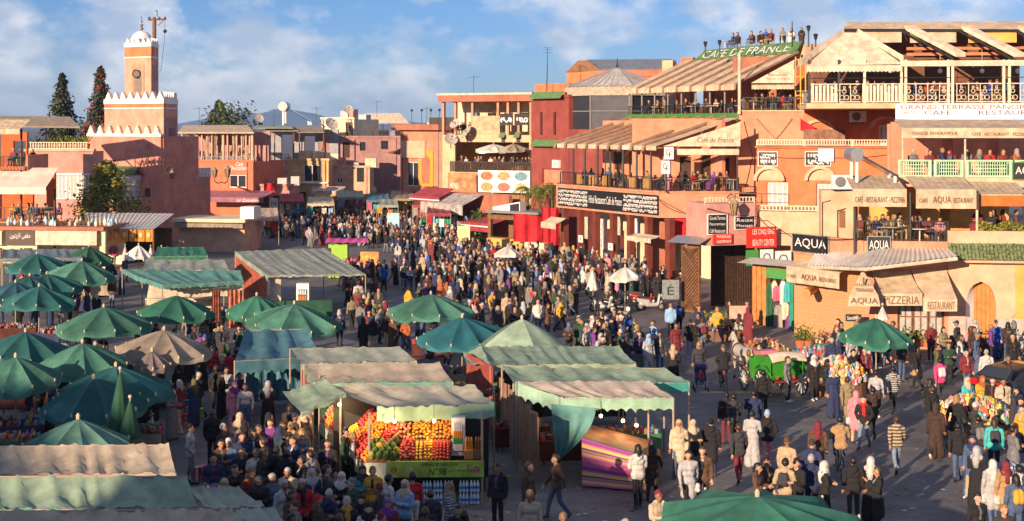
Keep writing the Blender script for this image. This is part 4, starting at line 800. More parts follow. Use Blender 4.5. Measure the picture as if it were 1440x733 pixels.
s = sign('picture_board', 'orange landscape picture board under the dark terrace rail', g, g.r(631, 243, 671, 272), mat('sunset print', (.50, .20, .08), .6, .7, 1.2), [('MENU', WHITE, .22, .35, .3, .3)], d=.08, cat='menu board')
for k, (px, py, rr_) in enumerate(((694, 209, 1.5), (724, 207, 1.4))):
    pass
def antenna(p, h, lab):
    mb = MB(); mb.tube(p, p+Vector((0, 0, h)), .03, n=4); q = p+Vector((0, 0, h*.9))
    mb.tube(q-Vector((.6, .2, .05)), q+Vector((.6, .2, .1)), .018, n=4)
    for i in range(6): w = q+Vector((-.55+i*.2, -.2+.06*i, 0)); mb.tube(w-Vector((0, .3, -.1)), w+Vector((0, .3, .1)), .012, n=4)
    return tag(mb.build('tv_antenna', IRON), lab, 'antenna')
antenna(f.pt(666, 133, -3), 1.9, 'television antenna on the roof of the tan restaurant')
def dish(p, r, lab, az=0, tilt=.6):
    r *= .78
    t = thing('satellite_dish', lab, 'satellite dish', p, 'satellite dishes on the roofs'); M = Matrix.Rotation(az, 4, 'Z') @ Matrix.Rotation(R(90)-tilt, 4, 'X')
    mb = MB(); cc = Vector(p)+Vector((0, 0, r*1.3))
    prof = [(.01, 0)]+[(r*k/5, .22*r*(k/5)**2) for k in range(1, 6)]; vs = []
    mb.lathe(prof, cc, 16, M); mb.f = mb.f[:-1]; mb.m = mb.m[:-1]; mb.build('reflector', mat('dusty white dish', (.42, .38, .34), .6, .2, 2), t, smooth=True)
    q = MB(); q.tube(p, cc, .05*r+.02, n=5); q.build('mast', IRON, t); q = MB(); q.tube(cc, cc+(M @ Vector((0, 0, r*.9))), .02, n=4); q.ball(cc+(M @ Vector((0, 0, r*.9))), .08*r+.03, 6, 4); q.build('feed_arm', IRON, t)
for px, py, r, lab, az in ((634, 205, .85, 'grey satellite dish low on the left of the tan restaurant', .3), (640, 181, .7, 'flat satellite dish under the tan upper terrace', -.6), (657, 198, 1.0, 'satellite dish edge-on against the tan restaurant wall', -1.2)):
    dish(f.pt(px, py+4, .8), r, lab, az)
for px, py, Z, lab in ((385, 178, 172, 'television antenna over the cluttered terraces'), (445, 176, 171, 'television antenna beside the cream rooftop cube'), (530, 165, 186, 'television antenna by the pale tent roof'), (280, 178, 160, 'television antenna over the coral restaurant'), (600, 178, 160, 'television antenna above the salmon alley house')): antenna(at(px, py, Z), 2.2, lab)
# ---- shops below the tan restaurant
g = pf(590, 137, 716, 126)
for (x0, y0, x1, pr, h, dz, m, nm, lab) in ((612, 272, 672, 2.2, .9, .9, mat('silver striped cloth', (.42, .38, .36), .5, .5, 1.5), 'awning', 'silver striped awning over the shops under the orange picture board'), (592, 262, 634, 1.8, .4, .8, MAROON, 'awning', 'maroon awning at the mouth of the alley'), (657, 298, 714, 2.2, .75, .6, MAROON, 'awning', 'curved maroon and white awning beside the red cloth screens')):
    t = thing('shop_awning', lab, 'awning', g.P(g.u((x0+x1)/2), 2.5)); zf = g.z((x0+x1)/2, y0+14)
    awning(t, g, g.u(x0), g.u(x1), zf+dz, zf, pr, h, m, -.5, scallop=False, vm=None)
    if m is MAROON:
        q = MB(); fb(q, g, g.u(x0), g.u(x1), zf-.32, zf-.22, pr-.48, pr-.45); q.build('white_stripe', WHITE, t)
    for x in (x0+1, x1-1): q = MB(); q.tube(g.P(g.u(x), 0, pr-.6), g.P(g.u(x), zf, pr-.6), .04, n=5); q.build('pole', IRON, t)
t = thing('snack_kiosk', 'low snack kiosk with flat grey roof and slanted menu box', 'kiosk', g.P(g.u(735), 0)); k2 = pf(680, 121, 765, 117)
mb = MB(); wall(mb, k2, k2.u(686), k2.u(760), 0, 3.2, [(k2.u(690), k2.u(722), 1.1, 2.6), (k2.u(726), k2.u(755), 1.1, 2.6)], .3); fb(mb, k2, k2.u(686), k2.u(760), 0, 3.0, -3, -2.8); mb.build('wall', WOOD, t)
mb = MB(); fb(mb, k2, k2.u(692), k2.u(766), 3.2, 3.4, -3.2, .9); mb.build('roof', STEEL, t)
mb = MB(); P = [k2.pt(693, 303), k2.pt(731, 299), k2.pt(731, 284), k2.pt(693, 291)]; poly3(mb, P, Vector((k2.n.x, k2.n.y, 0)), .8); o = mb.build('menu_box', WHITE, t)
q = MB(); P = [p+Vector((0, -.02, 0)) for p in (k2.pt(717, 299), k2.pt(730, 298), k2.pt(730, 286), k2.pt(717, 288))]; q.face(P); q.build('screen', BLACK, o)
q = MB(); fb(q, k2, k2.u(690), k2.u(756), 0, 1.05, .05, .5); q.build('counter', OCHRE, t)
mb = MB(); fb(mb, k2, k2.u(765), k2.u(792), 0, 1.1, 2, 2.6); tag(mb.build('bench_counter', CREAMW), 'low cream counter before the red cloth screens', 'counter')
# shop backs in the alley mouth
mb = MB(); bg_ = g.off(-.8); wall(mb, bg_, -1, bg_.u(716), 0, 4.2, [(i*1.7, i*1.7+1.2, 0, 2.5) for i in range(6)], .3); fb(mb, bg_, -1, bg_.u(716), 0, 4.2, -2, -1.8); t = tag(mb.build('shop_row', BRICKR), 'row of brick red shop fronts with open doorways under the awnings', 'shop')
for i in range(26):
    c = cho(list(GC)); px = 592+i*2.6+uni(-1, 1); p = g.pt(px, uni(304, 318), uni(1.0, 2.4)); garment(f'{c} garment on the racks under the silver striped awning', p, uni(.35, .5), uni(.8, 1.3), GM[c])
# ================================================================ far centre: alley mouth
def block(name, label, x0, x1, y0, y1, Z0, Z1, m, depth=8, wins=(), z0=None, cat='building', trim=None):
    f = pf(x0, Z0, x1, Z1); t = thing(name, label, cat, f.P(0, 0 if z0 is None else z0)); zt = f.z((x0+x1)/2, y0); zb = 0 if y1 is None else f.z((x0+x1)/2, y1)
    ops = [f.r(*w[:4]) for w in wins]; shell('wall', t, f, 0, f.L, max(0, zb), zt, depth, m, ops)
    for w, o in zip(wins, ops):
        k = w[4] if len(w) > 4 else 'w'
        if k == 'w': window(t, f, o, 2, 1, WHITE, GLASS, -.15, .09)
        elif k == 'b': window(t, f, o, 3, 2, IRON, GLASS, -.15, .06)
        elif k == 'd': q = MB(); fb(q, f, o[0], o[1], o[2], o[3], -.25, -.2); q.build('door', DWOOD, t)
    q = MB(); fb(q, f, -.1, f.L+.1, zt, zt+.25, -.4, .12); q.build('parapet', trim or m, t); rg = random.Random(int(x0))
    for k in range(3):
        u = f.L*(.15+.3*k+rg.uniform(0, .12)); w, h = rg.uniform(.5, 1.5), rg.uniform(.5, 1.3); q = MB(); fb(q, f, u, u+w, zt-.03, zt+h, -depth*.7, -depth*.7+1.2); q.build('roof_hut', rg.choice([TAN, CREAMW, STEEL, PINK]), t)
    for k in range(2): q = MB(); u = f.L*(.06+.86*k); q.tube(f.P(u, max(0, zb), .07), f.P(u, zt, .07), .06, n=5); q.build('drain_pipe', rg.choice([STEEL, BRICKR, m]), t)
    return t, f
t, f = block('house', 'salmon house front with tall white window at the alley mouth', 563, 622, 184, None, 164, 158, SALMON, 8, [(572, 228, 588, 262), (600, 262, 616, 300, 'd')])
q = MB(); fb(q, f, -.4, f.L+.3, f.z(590, 183), f.z(590, 175), -2, .8); q.build('eave', BRICKR, t)
q = MB(); r = f.r(590, 212, 610, 262); fb(q, f, *r, .03, .12); o = q.build('mosaic_portal', mat('yellow mosaic', (.62, .36, .04), .6, .5, 14), t)
q = MB(); uc, hw = (r[0]+r[1])/2, (r[1]-r[0])*.27; q.face([f.P(uc-hw, r[2]+.3, .13), f.P(uc+hw, r[2]+.3, .13)]+[f.P(uc+hw*math.cos(a*math.pi/10)*1.15, r[3]-1.4+math.sin(a*math.pi/10)*.9, .13) for a in range(11)]); q.build('portal_arch', BRICKR, o)
q = MB(); fb(q, f, f.u(566), f.u(600), f.z(580, 222), f.z(580, 198), .003, .3); q.build('balcony', PEACH, t)
for p in (579, 593, 606, 618):
    mb = MB(); c = f.pt(p, 176, -1.5); mb.tube(c, c+Vector((0, 0, 1.6)), .04, n=4); mb.ball(c+Vector((0, 0, 1.7)), .16, 6, 4); tag(mb.build('roof_lamp', IRON), 'slim lamp post on the roof terrace above the salmon alley house', 'lamp', 'lamp posts on the alley roof terrace')
q = MB(); fb(q, f, f.u(576), f.u(622), f.z(600, 176), f.z(600, 165), -3, -2.8); q.build('roof_screen', plain('dark screen', (.07, .06, .06)), t)
t, f = block('house', 'brick red house with tin canopy and two barred windows in the alley', 512, 568, 214, None, 182, 176, BRICKR, 8, [(522, 233, 532, 252, 'b'), (535, 236, 545, 250, 'b'), (545, 262, 560, 290, 'd')])
awning(t, f, 0, f.L, f.z(540, 206), f.z(540, 214), 1.6, 0, WOOD, 0, sag=0)
sign('wall_sign', 'white arched panel sign on the brick red alley house', f, f.r(552, 224, 560, 237), WHITE, [('A', BLUEP, .5, .5, .6, .6)], d=.1)
t, f = block('house', 'long tan upper storey with laundry rail behind the alley houses', 497, 578, 186, 232, 190, 184, TAN, 10, [(506, 196, 512, 210), (530, 194, 544, 206)])
railing(t, f, 0, f.L, f.z(540, 186), f.z(540, 173), -.2, plain('grey rail', (.3, .27, .24)), .25)
mb = MB(); P = [f.pt(500, 173, -3), f.pt(575, 173, -3), f.pt(562, 159, -6), f.pt(512, 160, -6)]; poly3(mb, P, (P[1]-P[0]).cross(P[3]-P[0]).normalized(), .1); mb.build('tent_roof', CREAM2, t)
t, f = block('house', 'cream rooftop cube with dark side above the mauve wall', 452, 498, 168, 196, 178, 176, CREAMW, 6, [(486, 172, 496, 194, 'd')])
t, f = block('house', 'mauve pink wall with a red door panel below the cream cube', 448, 566, 194, None, 175, 176, PURP, 8, [(464, 201, 475, 206), (482, 200, 492, 222, 'd'), (506, 200, 514, 212, 'b'), (453, 208, 459, 220), (536, 198, 546, 210, 'b')])
t, f = block('house', 'low peach wall with stepped parapet behind the striped canopy', 462, 520, 236, None, 170, 170, PEACH, 5, [(474, 250, 482, 258), (502, 234, 512, 256, 'b')])
t, f = block('house', 'ochre house front with wide white window over the alley shops', 405, 462, 226, None, 166, 166, wallm('pale ochre render', (.62, .42, .20)), 7, [(427, 232, 451, 256), (440, 268, 456, 305, 'd'), (412, 270, 430, 305, 'd')])
q = MB(); fb(q, f, 0, f.L, f.z(430, 258), f.z(430, 256), 0, .35); q.build('sill', WHITE, t)
awning(t, f, f.u(440), f.u(486), f.z(460, 262), f.z(460, 268), 1.8, .5, mat('grey striped cloth', (.5, .42, .36), .7, .4, 3), 0, scallop=True)
for i in range(5):
    mb = MB(); p = f.pt(446+i*7, 276, 1.6); mb.lathe([(.04, .45), (.38, .1), (.42, 0)], p, 10); tag(mb.build('straw_lampshade', YEL), 'yellow straw lampshade hanging under the grey striped shop awning', 'lampshade', 'straw lampshades at the alley shop')
t, f = block('terrace_house', 'grey and brown house with cluttered roof terraces and sloped canopies', 352, 456, 228, None, 172, 170, PEACH, 8, [(362, 244, 400, 258, 'b'), (410, 240, 418, 254)])
for (a, b, y0, y1, m) in ((356, 412, 180, 176, GREYC), (372, 420, 184, 178, TANC), (418, 456, 186, 178, TANC)):
    q = MB(); P = [f.pt(a, y0, .4), f.pt(b, y0, .4), f.pt(b-4, y1, -4), f.pt(a+4, y1, -4)]; poly3(q, P, (P[1]-P[0]).cross(P[3]-P[0]).normalized(), .08); q.build('canopy', m, t)
for p in (358, 372, 385, 412, 420, 454): q = MB(); q.tube(f.P(f.u(p), f.z(p, 228), -.3), f.P(f.u(p), f.z(p, 181), -.3), .08, n=5); q.build('post', WOOD, t)
q = MB(); wall(q, f.off(-5), 0, f.L, f.z(400, 228), f.z(400, 182), [(2, 3.5, f.z(400, 226), f.z(400, 190)), (5, 6.4, f.z(400, 226), f.z(400, 192))]); q.build('terrace_wall', mat('blue grey render', (.30, .30, .33), .9, .2, 2), t)
railing(t, f, f.u(358), f.u(405), f.z(380, 228), f.z(380, 217), -.2, IRON, .3); q = MB()
for i in range(8): fb(q, f, f.u(358)+i*.52, f.u(358)+i*.52+.3, f.z(380, 239), f.z(380, 229), .003, .1)
q.build('pattern_blocks', WHITE, t, kind='stuff')
railing(t, f, f.u(418), f.u(454), f.z(430, 226), f.z(430, 216), -.1, WOOD, .25)
solar(f.pt(412, 176, -4), 'solar water heater with dark slanted collector on the cluttered terraces', 1, 1.7)
for px, py, r, lab, az in ((364, 176, .75, 'round satellite dish beside the palm behind the roofs', .5), (490, 164, .8, 'large satellite dish above the cream rooftop cube', .3), (466, 188, 1.1, 'big pale satellite dish before the cream rooftop cube', .6)): dish(at(px, py, 173), r, lab, az)
# restaurant with columned terrace
t, f = block('column_terrace', 'coral restaurant with curtained column terrace and lantern brackets', 252, 356, 228, None, 158, 156, mat('coral render', (.62, .17, .09), .9, .14, .9, .25), 9, [(322, 246, 346, 264)])
q = MB(); P = [f.pt(250, 186, .8), f.pt(357, 186, .8), f.pt(348, 176, -6), f.pt(258, 176, -6)]; poly3(q, P, (P[1]-P[0]).cross(P[3]-P[0]).normalized(), .15); q.build('roof_canopy', CREAM, t)
for p in (255, 263, 276, 283, 297, 313, 319, 332, 345, 354): q = MB(); q.tube(f.P(f.u(p), f.z(p, 228), -.2), f.P(f.u(p), f.z(p, 185), -.2), .16 if p in (276, 313, 354) else .1, n=7); q.build('column', PEACH, t)
for p in (266, 289, 300, 326, 338, 349): q = MB(); a, b = f.P(f.u(p), f.z(p, 187), -.5), f.P(f.u(p), f.z(p, 226), -.5); q.grid(lambda x, y: a.lerp(b, y)+Vector(((x-.5)*.5*(1-.4*math.sin(y*3)), .1*math.sin(x*9), 0)), 6, 5); q.build('curtain', CREAM2, t)
q = MB(); fb(q, f, 0, f.L, f.z(300, 228), f.z(300, 186), -5, -4.8); q.build('terrace_wall', PURP, t)
railing(t, f, 0, f.L, f.z(300, 228), f.z(300, 220), -.1, plain('blue grey rail', (.2, .22, .3)), .2)
sg = thing('painted_name', 'white painted script on the coral restaurant wall', 'sign', f.P(f.u(335), f.z(335, 242))); q = MB(); text_into(q, 'Café', f.M(f.u(337), f.z(337, 231), .02), .9, .45, .3); text_into(q, 'Qessabine', f.M(f.u(336), f.z(336, 237), .02), 2.2, .55, .3); q.build('lettering', WHITE, sg)
q = thing('shop_awning', 'plum awning with white script below the coral restaurant', 'awning', f.P(f.u(340), 3)); o = awning(q, f, f.u(292), f.u(386), f.z(340, 268), f.z(340, 276), 3.0, .5, mat('plum cloth', (.30, .12, .16), .8, .2, 1), 0, scallop=False)
w = MB(); text_into(w, 'Le Qessabine', f.M(f.u(365), f.z(365, 280), 3.06), 2.6, .4, .3); w.build('lettering', WHITE, o)
q2 = MB(); fb(q2, f, f.u(296), f.u(386), 0, .1, 1, 2.4); 
t, f2 = block('shop', 'dark open shop front under the plum awning with white panel sign', 356, 412, 262, None, 157, 157, PINK, 5, [(358, 275, 378, 320, 'd'), (384, 275, 406, 320, 'd')])
sign('wall_sign', 'white framed panel sign beside the plum awning', f2, f2.r(382, 278, 393, 293), WHITE, [('IH', BLACK, .5, .5, .6, .5)], d=1.2)
mb = MB(); a, b = f2.pt(371, 258, .6), f2.pt(388, 272, .6); mb.grid(lambda u, v: Vector((a.x+(b.x-a.x)*u, a.y+.15*math.sin(u*9), a.z+(b.z-a.z)*v)), 12, 5); tag(mb.build('red_cloth', REDC), 'bright red cloth draped above the plum awning', 'cloth')
for k, p in enumerate((302, 320)):
    t = thing('wall_lantern', ['round-bodied iron lantern on a scroll bracket by the coral wall', 'taller iron lantern on a scroll bracket beside the coral window'][k], 'lantern', at(p, 250, 150)); lantern(t, at(p, 250, 150), 1.5+.2*k); q = MB(); q.path([at(p, 250, 150), at(p, 255, 150), at((p+311)/2, 258, 151), at(311, 256, 155)], .06, 4); q.build('bracket', IRON, t)
# ================================================================ mosque with minaret
MFc = pf(147, 131, 230, 127.5); c0 = MFc.P(MFc.L, 0); sv = Vector(((251-720)/F*133-c0.x, 133-c0.y)); sv = sv.normalized(); MS = Face((c0.x, c0.y), (c0.x+sv.x*5.2, c0.y+sv.y*5.2))
T = thing('mosque', 'pink mosque with square minaret and white stepped battlements', 'mosque', c0)
MIN = wallm('minaret render', (.64, .31, .215))
def tower(nm, fF, fS, uL, uR, sL, sR, z0, z1, m, par):
    a, b, c_ = fF.P(uL, 0), fF.P(uR, 0), fS.P(sR, 0); d_ = a+(c_-b); mb = MB()
    P = [a, b, c_, d_]; mb.hexa([p+Vector((0, 0, z0)) for p in P]+[p+Vector((0, 0, z1)) for p in P]); return mb.build(nm, m, par), P
zb = MFc.z(190, 133+15)
_, PB = tower('tower_body', MFc, MS, 0, MFc.L, 0, MS.L, 0, MFc.z(200, 146), MIN, T)
def merlons(f, u0, u1, z, n, h, w, par, m=WHITE, d0=-.3, d1=0.0):
    for i in range(n):
        c_ = u0+(u1-u0)*(i+.5)/n; mb = MB(); 
        for k, (ww, hh) in enumerate(((1, .3), (.72, .3), (.46, .22), (.2, .18))):
            zz0 = z+h*sum((.3, .3, .22, .18)[:k]); fb(mb, f, c_-w*ww/2, c_+w*ww/2, zz0, zz0+h*hh, d0, d1)
        mb.build('merlon', m, par)
def band(f, u0, u1, z0, z1, m, par, d=.06, nm='band'):
    mb = MB(); fb(mb, f, u0, u1, z0, z1, -.3, d); return mb.build(nm, m, par)
zt = MFc.z(200, 146); band(MFc, -.05, MFc.L+.06, zt, zt+.45, WHITE, T, nm='battlement_base'); band(MS, .0, MS.L, zt+.001, zt+.449, WHITE, T, .05, 'battlement_base')
merlons(MFc, 0, MFc.L, zt+.45, 8, .62, .62, T); merlons(MS, .1, MS.L, zt+.45, 6, .62, .55, T)
band(MFc, -.03, MFc.L+.03, MFc.z(200, 153), MFc.z(200, 151.5), WHITE, T); band(MS, 0, MS.L, MFc.z(200, 153), MFc.z(200, 151.5), WHITE, T, .03)
band(MFc, -.02, MFc.L+.02, MFc.z(200, 151.5), zt, DEEPOR, T, .012)
q = MB(); fb(q, MS, .7, MS.L-.7, MS.z(240, 300), MS.z(240, 165), .003, .08); q.build('tall_panel', PURP, T); q = MB(); fb(q, MS, 1.5, MS.L-1.5, MS.z(240, 215), MS.z(240, 180), .083, .12); q.build('inner_panel', wallm('dark mauve render', (.26, .12, .13)), T)
# lantern storey
LFa = MFc.off(-.75); uL, uR = LFa.u(175.5), LFa.u(212.5); LS = Face(tuple(LFa.P(uR, 0))[:2], tuple(LFa.P(uR, 0)+Vector((sv.x, sv.y, 0))*2.6)[:2])
ztop = LFa.z(195, 66)
tower('lantern_storey', LFa, LS, uL, uR, 0, LS.L, zt, ztop, MIN, T)
band(LFa, uL-.05, uR+.05, ztop, ztop+.35, WHITE, T, nm='battlement_base'); band(LS, 0, LS.L, ztop+.001, ztop+.349, WHITE, T, .04, 'battlement_base'); merlons(LFa, uL, uR, ztop+.35, 5, .45, .42, T); merlons(LS, .05, LS.L, ztop+.35, 4, .45, .4, T)
band(LFa, uL-.03, uR+.03, LFa.z(195, 81.5), LFa.z(195, 80), WHITE, T); band(LS, 0, LS.L, LFa.z(195, 81.5), LFa.z(195, 80), WHITE, T, .03)
band(LFa, uL-.02, uR+.02, LFa.z(195, 80), ztop, DEEPOR, T, .012)
q = MB(); r = LFa.r(186, 91, 203, 130); wall(q, LFa.off(.06), r[0], r[1], r[2], r[3], [(r[0]+.25, r[1]-.25, r[2], r[3]-.35)], .055); q.build('niche_frame', ORANGE, T)
q = MB(); fb(q, LFa, r[0]+.35, r[1]-.35, r[2], LFa.z(195, 108), .002, .04); q.build('niche', plain('grey shutter', (.18, .16, .15)), T)
q = MB(); cc = LFa.P((r[0]+r[1])/2, LFa.z(195, 104), .25); q.ring(cc, .33, .07, 'y', 16, 5); q.build('clock_ring', IRON, T); q = MB(); q.lathe([(.3, 0), (.28, .06)], cc, 14, Matrix.Rotation(R(90), 4, 'X')); q.build('loudspeaker', mat('brown speaker', (.16, .12, .08), .6, .3, 6), T)
q = MB(); r2 = (.5, 2.0, LS.z(217, 128), LS.z(217, 92)); fb(q, LS, *r2, .003, .05); q.build('side_niche', PURP, T)
ctr = (LFa.P(uL, 0)+LS.P(LS.L, 0))/2; q = MB(); q.lathe([(1.0, ztop+.3), (.98, ztop+.75), (.82, ztop+1.15), (.5, ztop+1.42), (.1, ztop+1.55)], (ctr.x, ctr.y, 0), 16); q.build('dome', WHITE, T, smooth=True)
q = MB(); zz_ = ztop+1.5
for i, rr in enumerate((.17, .14, .1)): q.ball((ctr.x, ctr.y, zz_+.25+i*.32), rr, 8, 5)
q.tube((ctr.x, ctr.y, zz_), (ctr.x, ctr.y, zz_+1.4), .03, n=5); q.build('finial', plain('bronze', (.25, .2, .1), .4, .8), T, smooth=True)
# lower halls
LB = MFc.off(.3); zl = LB.z(170, 192)
mb = MB(); fb(mb, LB, LB.u(121), LB.u(226), 0, zl, -5, 0); mb.build('prayer_hall', wallm('rose render', (.60, .25, .18)), T)
band(LB, LB.u(121)-.05, LB.u(226)+.05, zl, zl+.25, WHITE, T, nm='battlement_base'); merlons(LB, LB.u(121), LB.u(226), zl+.25, 8, .75, .72, T, mat('weathered white', (.66, .58, .5), .8, .25, 3), -.4)
RB = Face((MS.P(MS.L, 0)[0], MS.P(MS.L, 0)[1]), tuple(at(296, 200, 139))[:2]); zr = RB.z(275, 250); mb = MB(); fb(mb, RB, 0, RB.L, 0, zr, -6, 0); mb.build('side_hall', wallm('rose render', (.60, .25, .18)), T); 
q = MB(); fb(q, RB, 0, RB.L, zr, RB.z(275, 237), -.3, .05); q.build('pale_parapet', mat('pale blue white paint', (.55, .55, .60), .8, .15, 3), T)
for i in range(11): q = MB(); x = RB.L*(i+.5)/11; fb(q, RB, x-.12, x+.12, zr+.1, RB.z(275, 239), .053, .1); q.build('parapet_block', WHITE, T)
q = MB(); r = LB.r(204, 265, 211, 277); fb(q, LB, *r, .002, .03); q.build('window', DARK, T)
# ablution fountain gable: green tile hood over white panel
q = MB(); r = LB.r(140, 234, 200, 245); q.grid(lambda a, b: LB.P(r[0]+(r[1]-r[0])*a-(.25-.25*b)*(a-.5)*2, r[3]-(r[3]-r[2])*b+.04*math.cos(a*60*math.pi), 1.0*b+.05), 120, 2); q.build('tile_hood', mat('mossy green tile', (.10, .20, .07), .6, .4, 6), T)
q = MB(); r = LB.r(150, 246, 198, 283)
for k in range(5): fb(q, LB, r[0]+.18*k, r[1]-.08*k, r[3]-(r[3]-r[2])*(k+1)/5, r[3]-(r[3]-r[2])*k/5, .0, .85-.15*k)
q.build('muqarnas_panel', mat('bluish white plaster', (.62, .64, .70), .8, .2, 5), T)
lan = thing('wall_lantern', 'hexagonal brass lantern on the mosque corner', 'lantern', at(242, 252, 126)); lantern(lan, at(242, 252, 126), 1.1); q = MB(); q.path([at(242, 237, 126), at(238, 235, 127), at(234, 240, 127.4)], .05, 4); q.build('bracket', IRON, lan)
# power pole with crossarm behind the minaret
P0 = at(216, 150, 140); t = thing('utility_pole', 'wooden utility pole with crossarm and cable behind the minaret', 'pole', (P0.x, P0.y, 8)); tp = at(217, 26, 140)
q = MB(); q.tube((tp.x, tp.y, 8), tp, .22, .2, 8); q.build('pole', WOOD, t); q = MB(); a = at(208, 28, 140); b = at(234, 27, 140); q.tube(a, b, .09, n=5); q.tube(at(222, 36, 140), at(231, 28, 140), .06, n=4); q.build('crossarm', WOOD, t)
for p in (210, 217, 224, 232): q = MB(); q.ball(at(p, 25.5, 140), .14, 6, 4); q.build('insulator', plain('brown ceramic', (.12, .06, .04), .3), t)
q = MB(); q.path([at(218, 15, 140), at(221, 15, 140), at(221, 24, 140)], .05, 4); q.path([at(232, 28, 140), at(231, 60, 140), at(226, 100, 139)], .025, 4); q.ball(at(232, 44, 140), .2, 6, 4); q.build('cable', IRON, t)
block('house', 'long terracotta house continuing the row past the corner cafe', -260, -30, 222, None, 132, 130, ORANGE, 8, [(-240+i*40, 240, -225+i*40, 262) for i in range(5)]); block('house', 'pale peach house at the far end of the row past the corner cafe', -520, -265, 212, None, 126, 131, PEACH, 8, [(-500+i*45, 235, -482+i*45, 260) for i in range(5)])
# ================================================================ left side: terraces, shops, booths
def lattice(parent, f, u0, u1, z0, z1, m, d=0, step=.22):
    mb = MB(); fb(mb, f, u0, u1, z1-.06, z1, d-.05, d); fb(mb, f, u0, u1, z0, z0+.06, d-.05, d); h = z1-z0-.12; n = int((u1-u0)/step)
    for i in range(n):
        x = u0+(u1-u0)*(i+.5)/n; fb(mb, f, x-.03, x+.03, z0+.06, z1-.06, d-.04, d-.01)
        if i % 2: mb.ring(f.P(x, (z0+z1)/2, d-.02), step*.45, .025, 'y', 8, 4)
    return mb.build('railing', m, parent)
def leaves(mb, pts, size, rg, flat=.5):
    for c in pts:
        a = Vector((rg.gauss(0, 1), rg.gauss(0, 1), rg.gauss(0, .7))).normalized(); b = a.cross(Vector((rg.gauss(0, 1), rg.gauss(0, 1), rg.gauss(0, 1)))).normalized(); s_ = size*rg.uniform(.6, 1.4)
        mb.face([c-a*s_, c+b*s_*flat, c+a*s_, c-b*s_*flat])
def tree(name, label, base, h, prof, n, size, m, seed, lumps=26, m2=None, group=None, trunk_h=.3, cat='tree'):
    """prof(t) -> crown radius at height fraction t"""
    rg = random.Random(seed); base = Vector(base); t = thing(name, label, cat, base, group)
    q = MB(); q.tube(base, base+Vector((0, 0, h*.5)), h*.03+.05, h*.02+.03, 7); q.tube(base+Vector((0, 0, h*.5)), base+Vector((.02*h, 0, h*.9)), h*.02+.03, .02, 6)
    for i in range(7):
        a = rg.uniform(0, 6.3); z = h*rg.uniform(trunk_h, .8); r = prof(z/h)*.8; q.tube(base+Vector((0, 0, z)), base+Vector((math.cos(a)*r, math.sin(a)*r, z+h*.08)), h*.01+.015, .01, 4)
    q.build('trunk', BARK, t); mb = MB(); mats = [m, m2 or m]
    cl = []
    for i in range(lumps*2):
        tt = rg.uniform(trunk_h*.6, 1)**.9; r = prof(tt)*rg.uniform(.35, 1.0); a = rg.uniform(0, 6.3); cl.append((base+Vector((math.cos(a)*r, math.sin(a)*r, tt*h)), prof(tt)*.28+.08, rg.random()))
    for i in range(n):
        c, s_, k = cl[i % len(cl)]; mb.mi = 1 if (k > .72 and m2) else 0
        leaves(mb, [c+Vector((rg.gauss(0, s_), rg.gauss(0, s_), rg.gauss(0, s_*1.1)))], size, rg)
    mb.build('crown', mats, t); return t
# terrace building
f = pf(36, 119.6, 132, 119.3); T = thing('terrace_building', 'rose building with latticed roof terrace and white shuttered window', 'building', f.P(0, 0)); zt = f.z(80, 213)
o = f.r(77, 246, 125, 280); shell('wall', T, f, f.u(36), f.u(131), 0, zt, 2.6, PINK, [o])
for k in range(3): w = (o[1]-o[0])/3; window(T, f, (o[0]+w*k, o[0]+w*(k+1), o[2], o[3]), 3, 1, WHITE, LGLASS, -.1, .07)
q = MB(); fb(q, f, o[0]-.1, o[1]+.1, o[3], o[3]+.12, -.05, .12); q.build('window_lintel', WHITE, T)
q = MB(); fb(q, f, f.u(36)-.1, f.u(131)+.1, zt, zt+.2, -.5, .15); q.build('parapet', PEACH, T); lattice(T, f, f.u(40), f.u(122), zt+.2, f.z(80, 200), RAIL, -.15)
q = MB(); P = [f.pt(-20, 176, 1.5), f.pt(112, 178, 1.5), f.pt(98, 164, -1.6), f.pt(0, 163, -1.6)]; poly3(q, P, (P[1]-P[0]).cross(P[3]-P[0]).normalized(), .15); q.build('canopy', TANC, T)
for p in (60, 90, 116): q = MB(); q.tube(f.P(f.u(p), zt, -.8), f.P(f.u(p), f.z(p, 178), -.8), .07, n=5); q.build('post', IRON, T)
rg = random.Random(11)
for i, p in enumerate((70, 78, 86, 95, 103, 111, 119)):
    b = f.P(f.u(p), zt+.2, -.6); t = thing('potted_plant', 'leafy plant in a terracotta pot behind the cream lattice rail', 'plant', b, 'potted plants on the rose terrace'); q = MB(); q.lathe([(.2, 0), (.28, .45), (.25, .45)], b, 10); q.build('pot', TERRA, t)
    q = MB()
    for k in range(16):
        a = rg.uniform(0, 6.3); d = Vector((math.cos(a), math.sin(a), rg.uniform(.8, 2))).normalized(); l = rg.uniform(.6, 1.1); e = b+Vector((0, 0, .45)); s_ = d.cross(Vector((0, 0, 1))).normalized()*.07; m_ = e+d*l*.6; q.face([e, m_+s_, e+d*l-Vector((0, 0, .15)), m_-s_])
    q.build('foliage', LEAF if i % 2 else LEAFY, t)
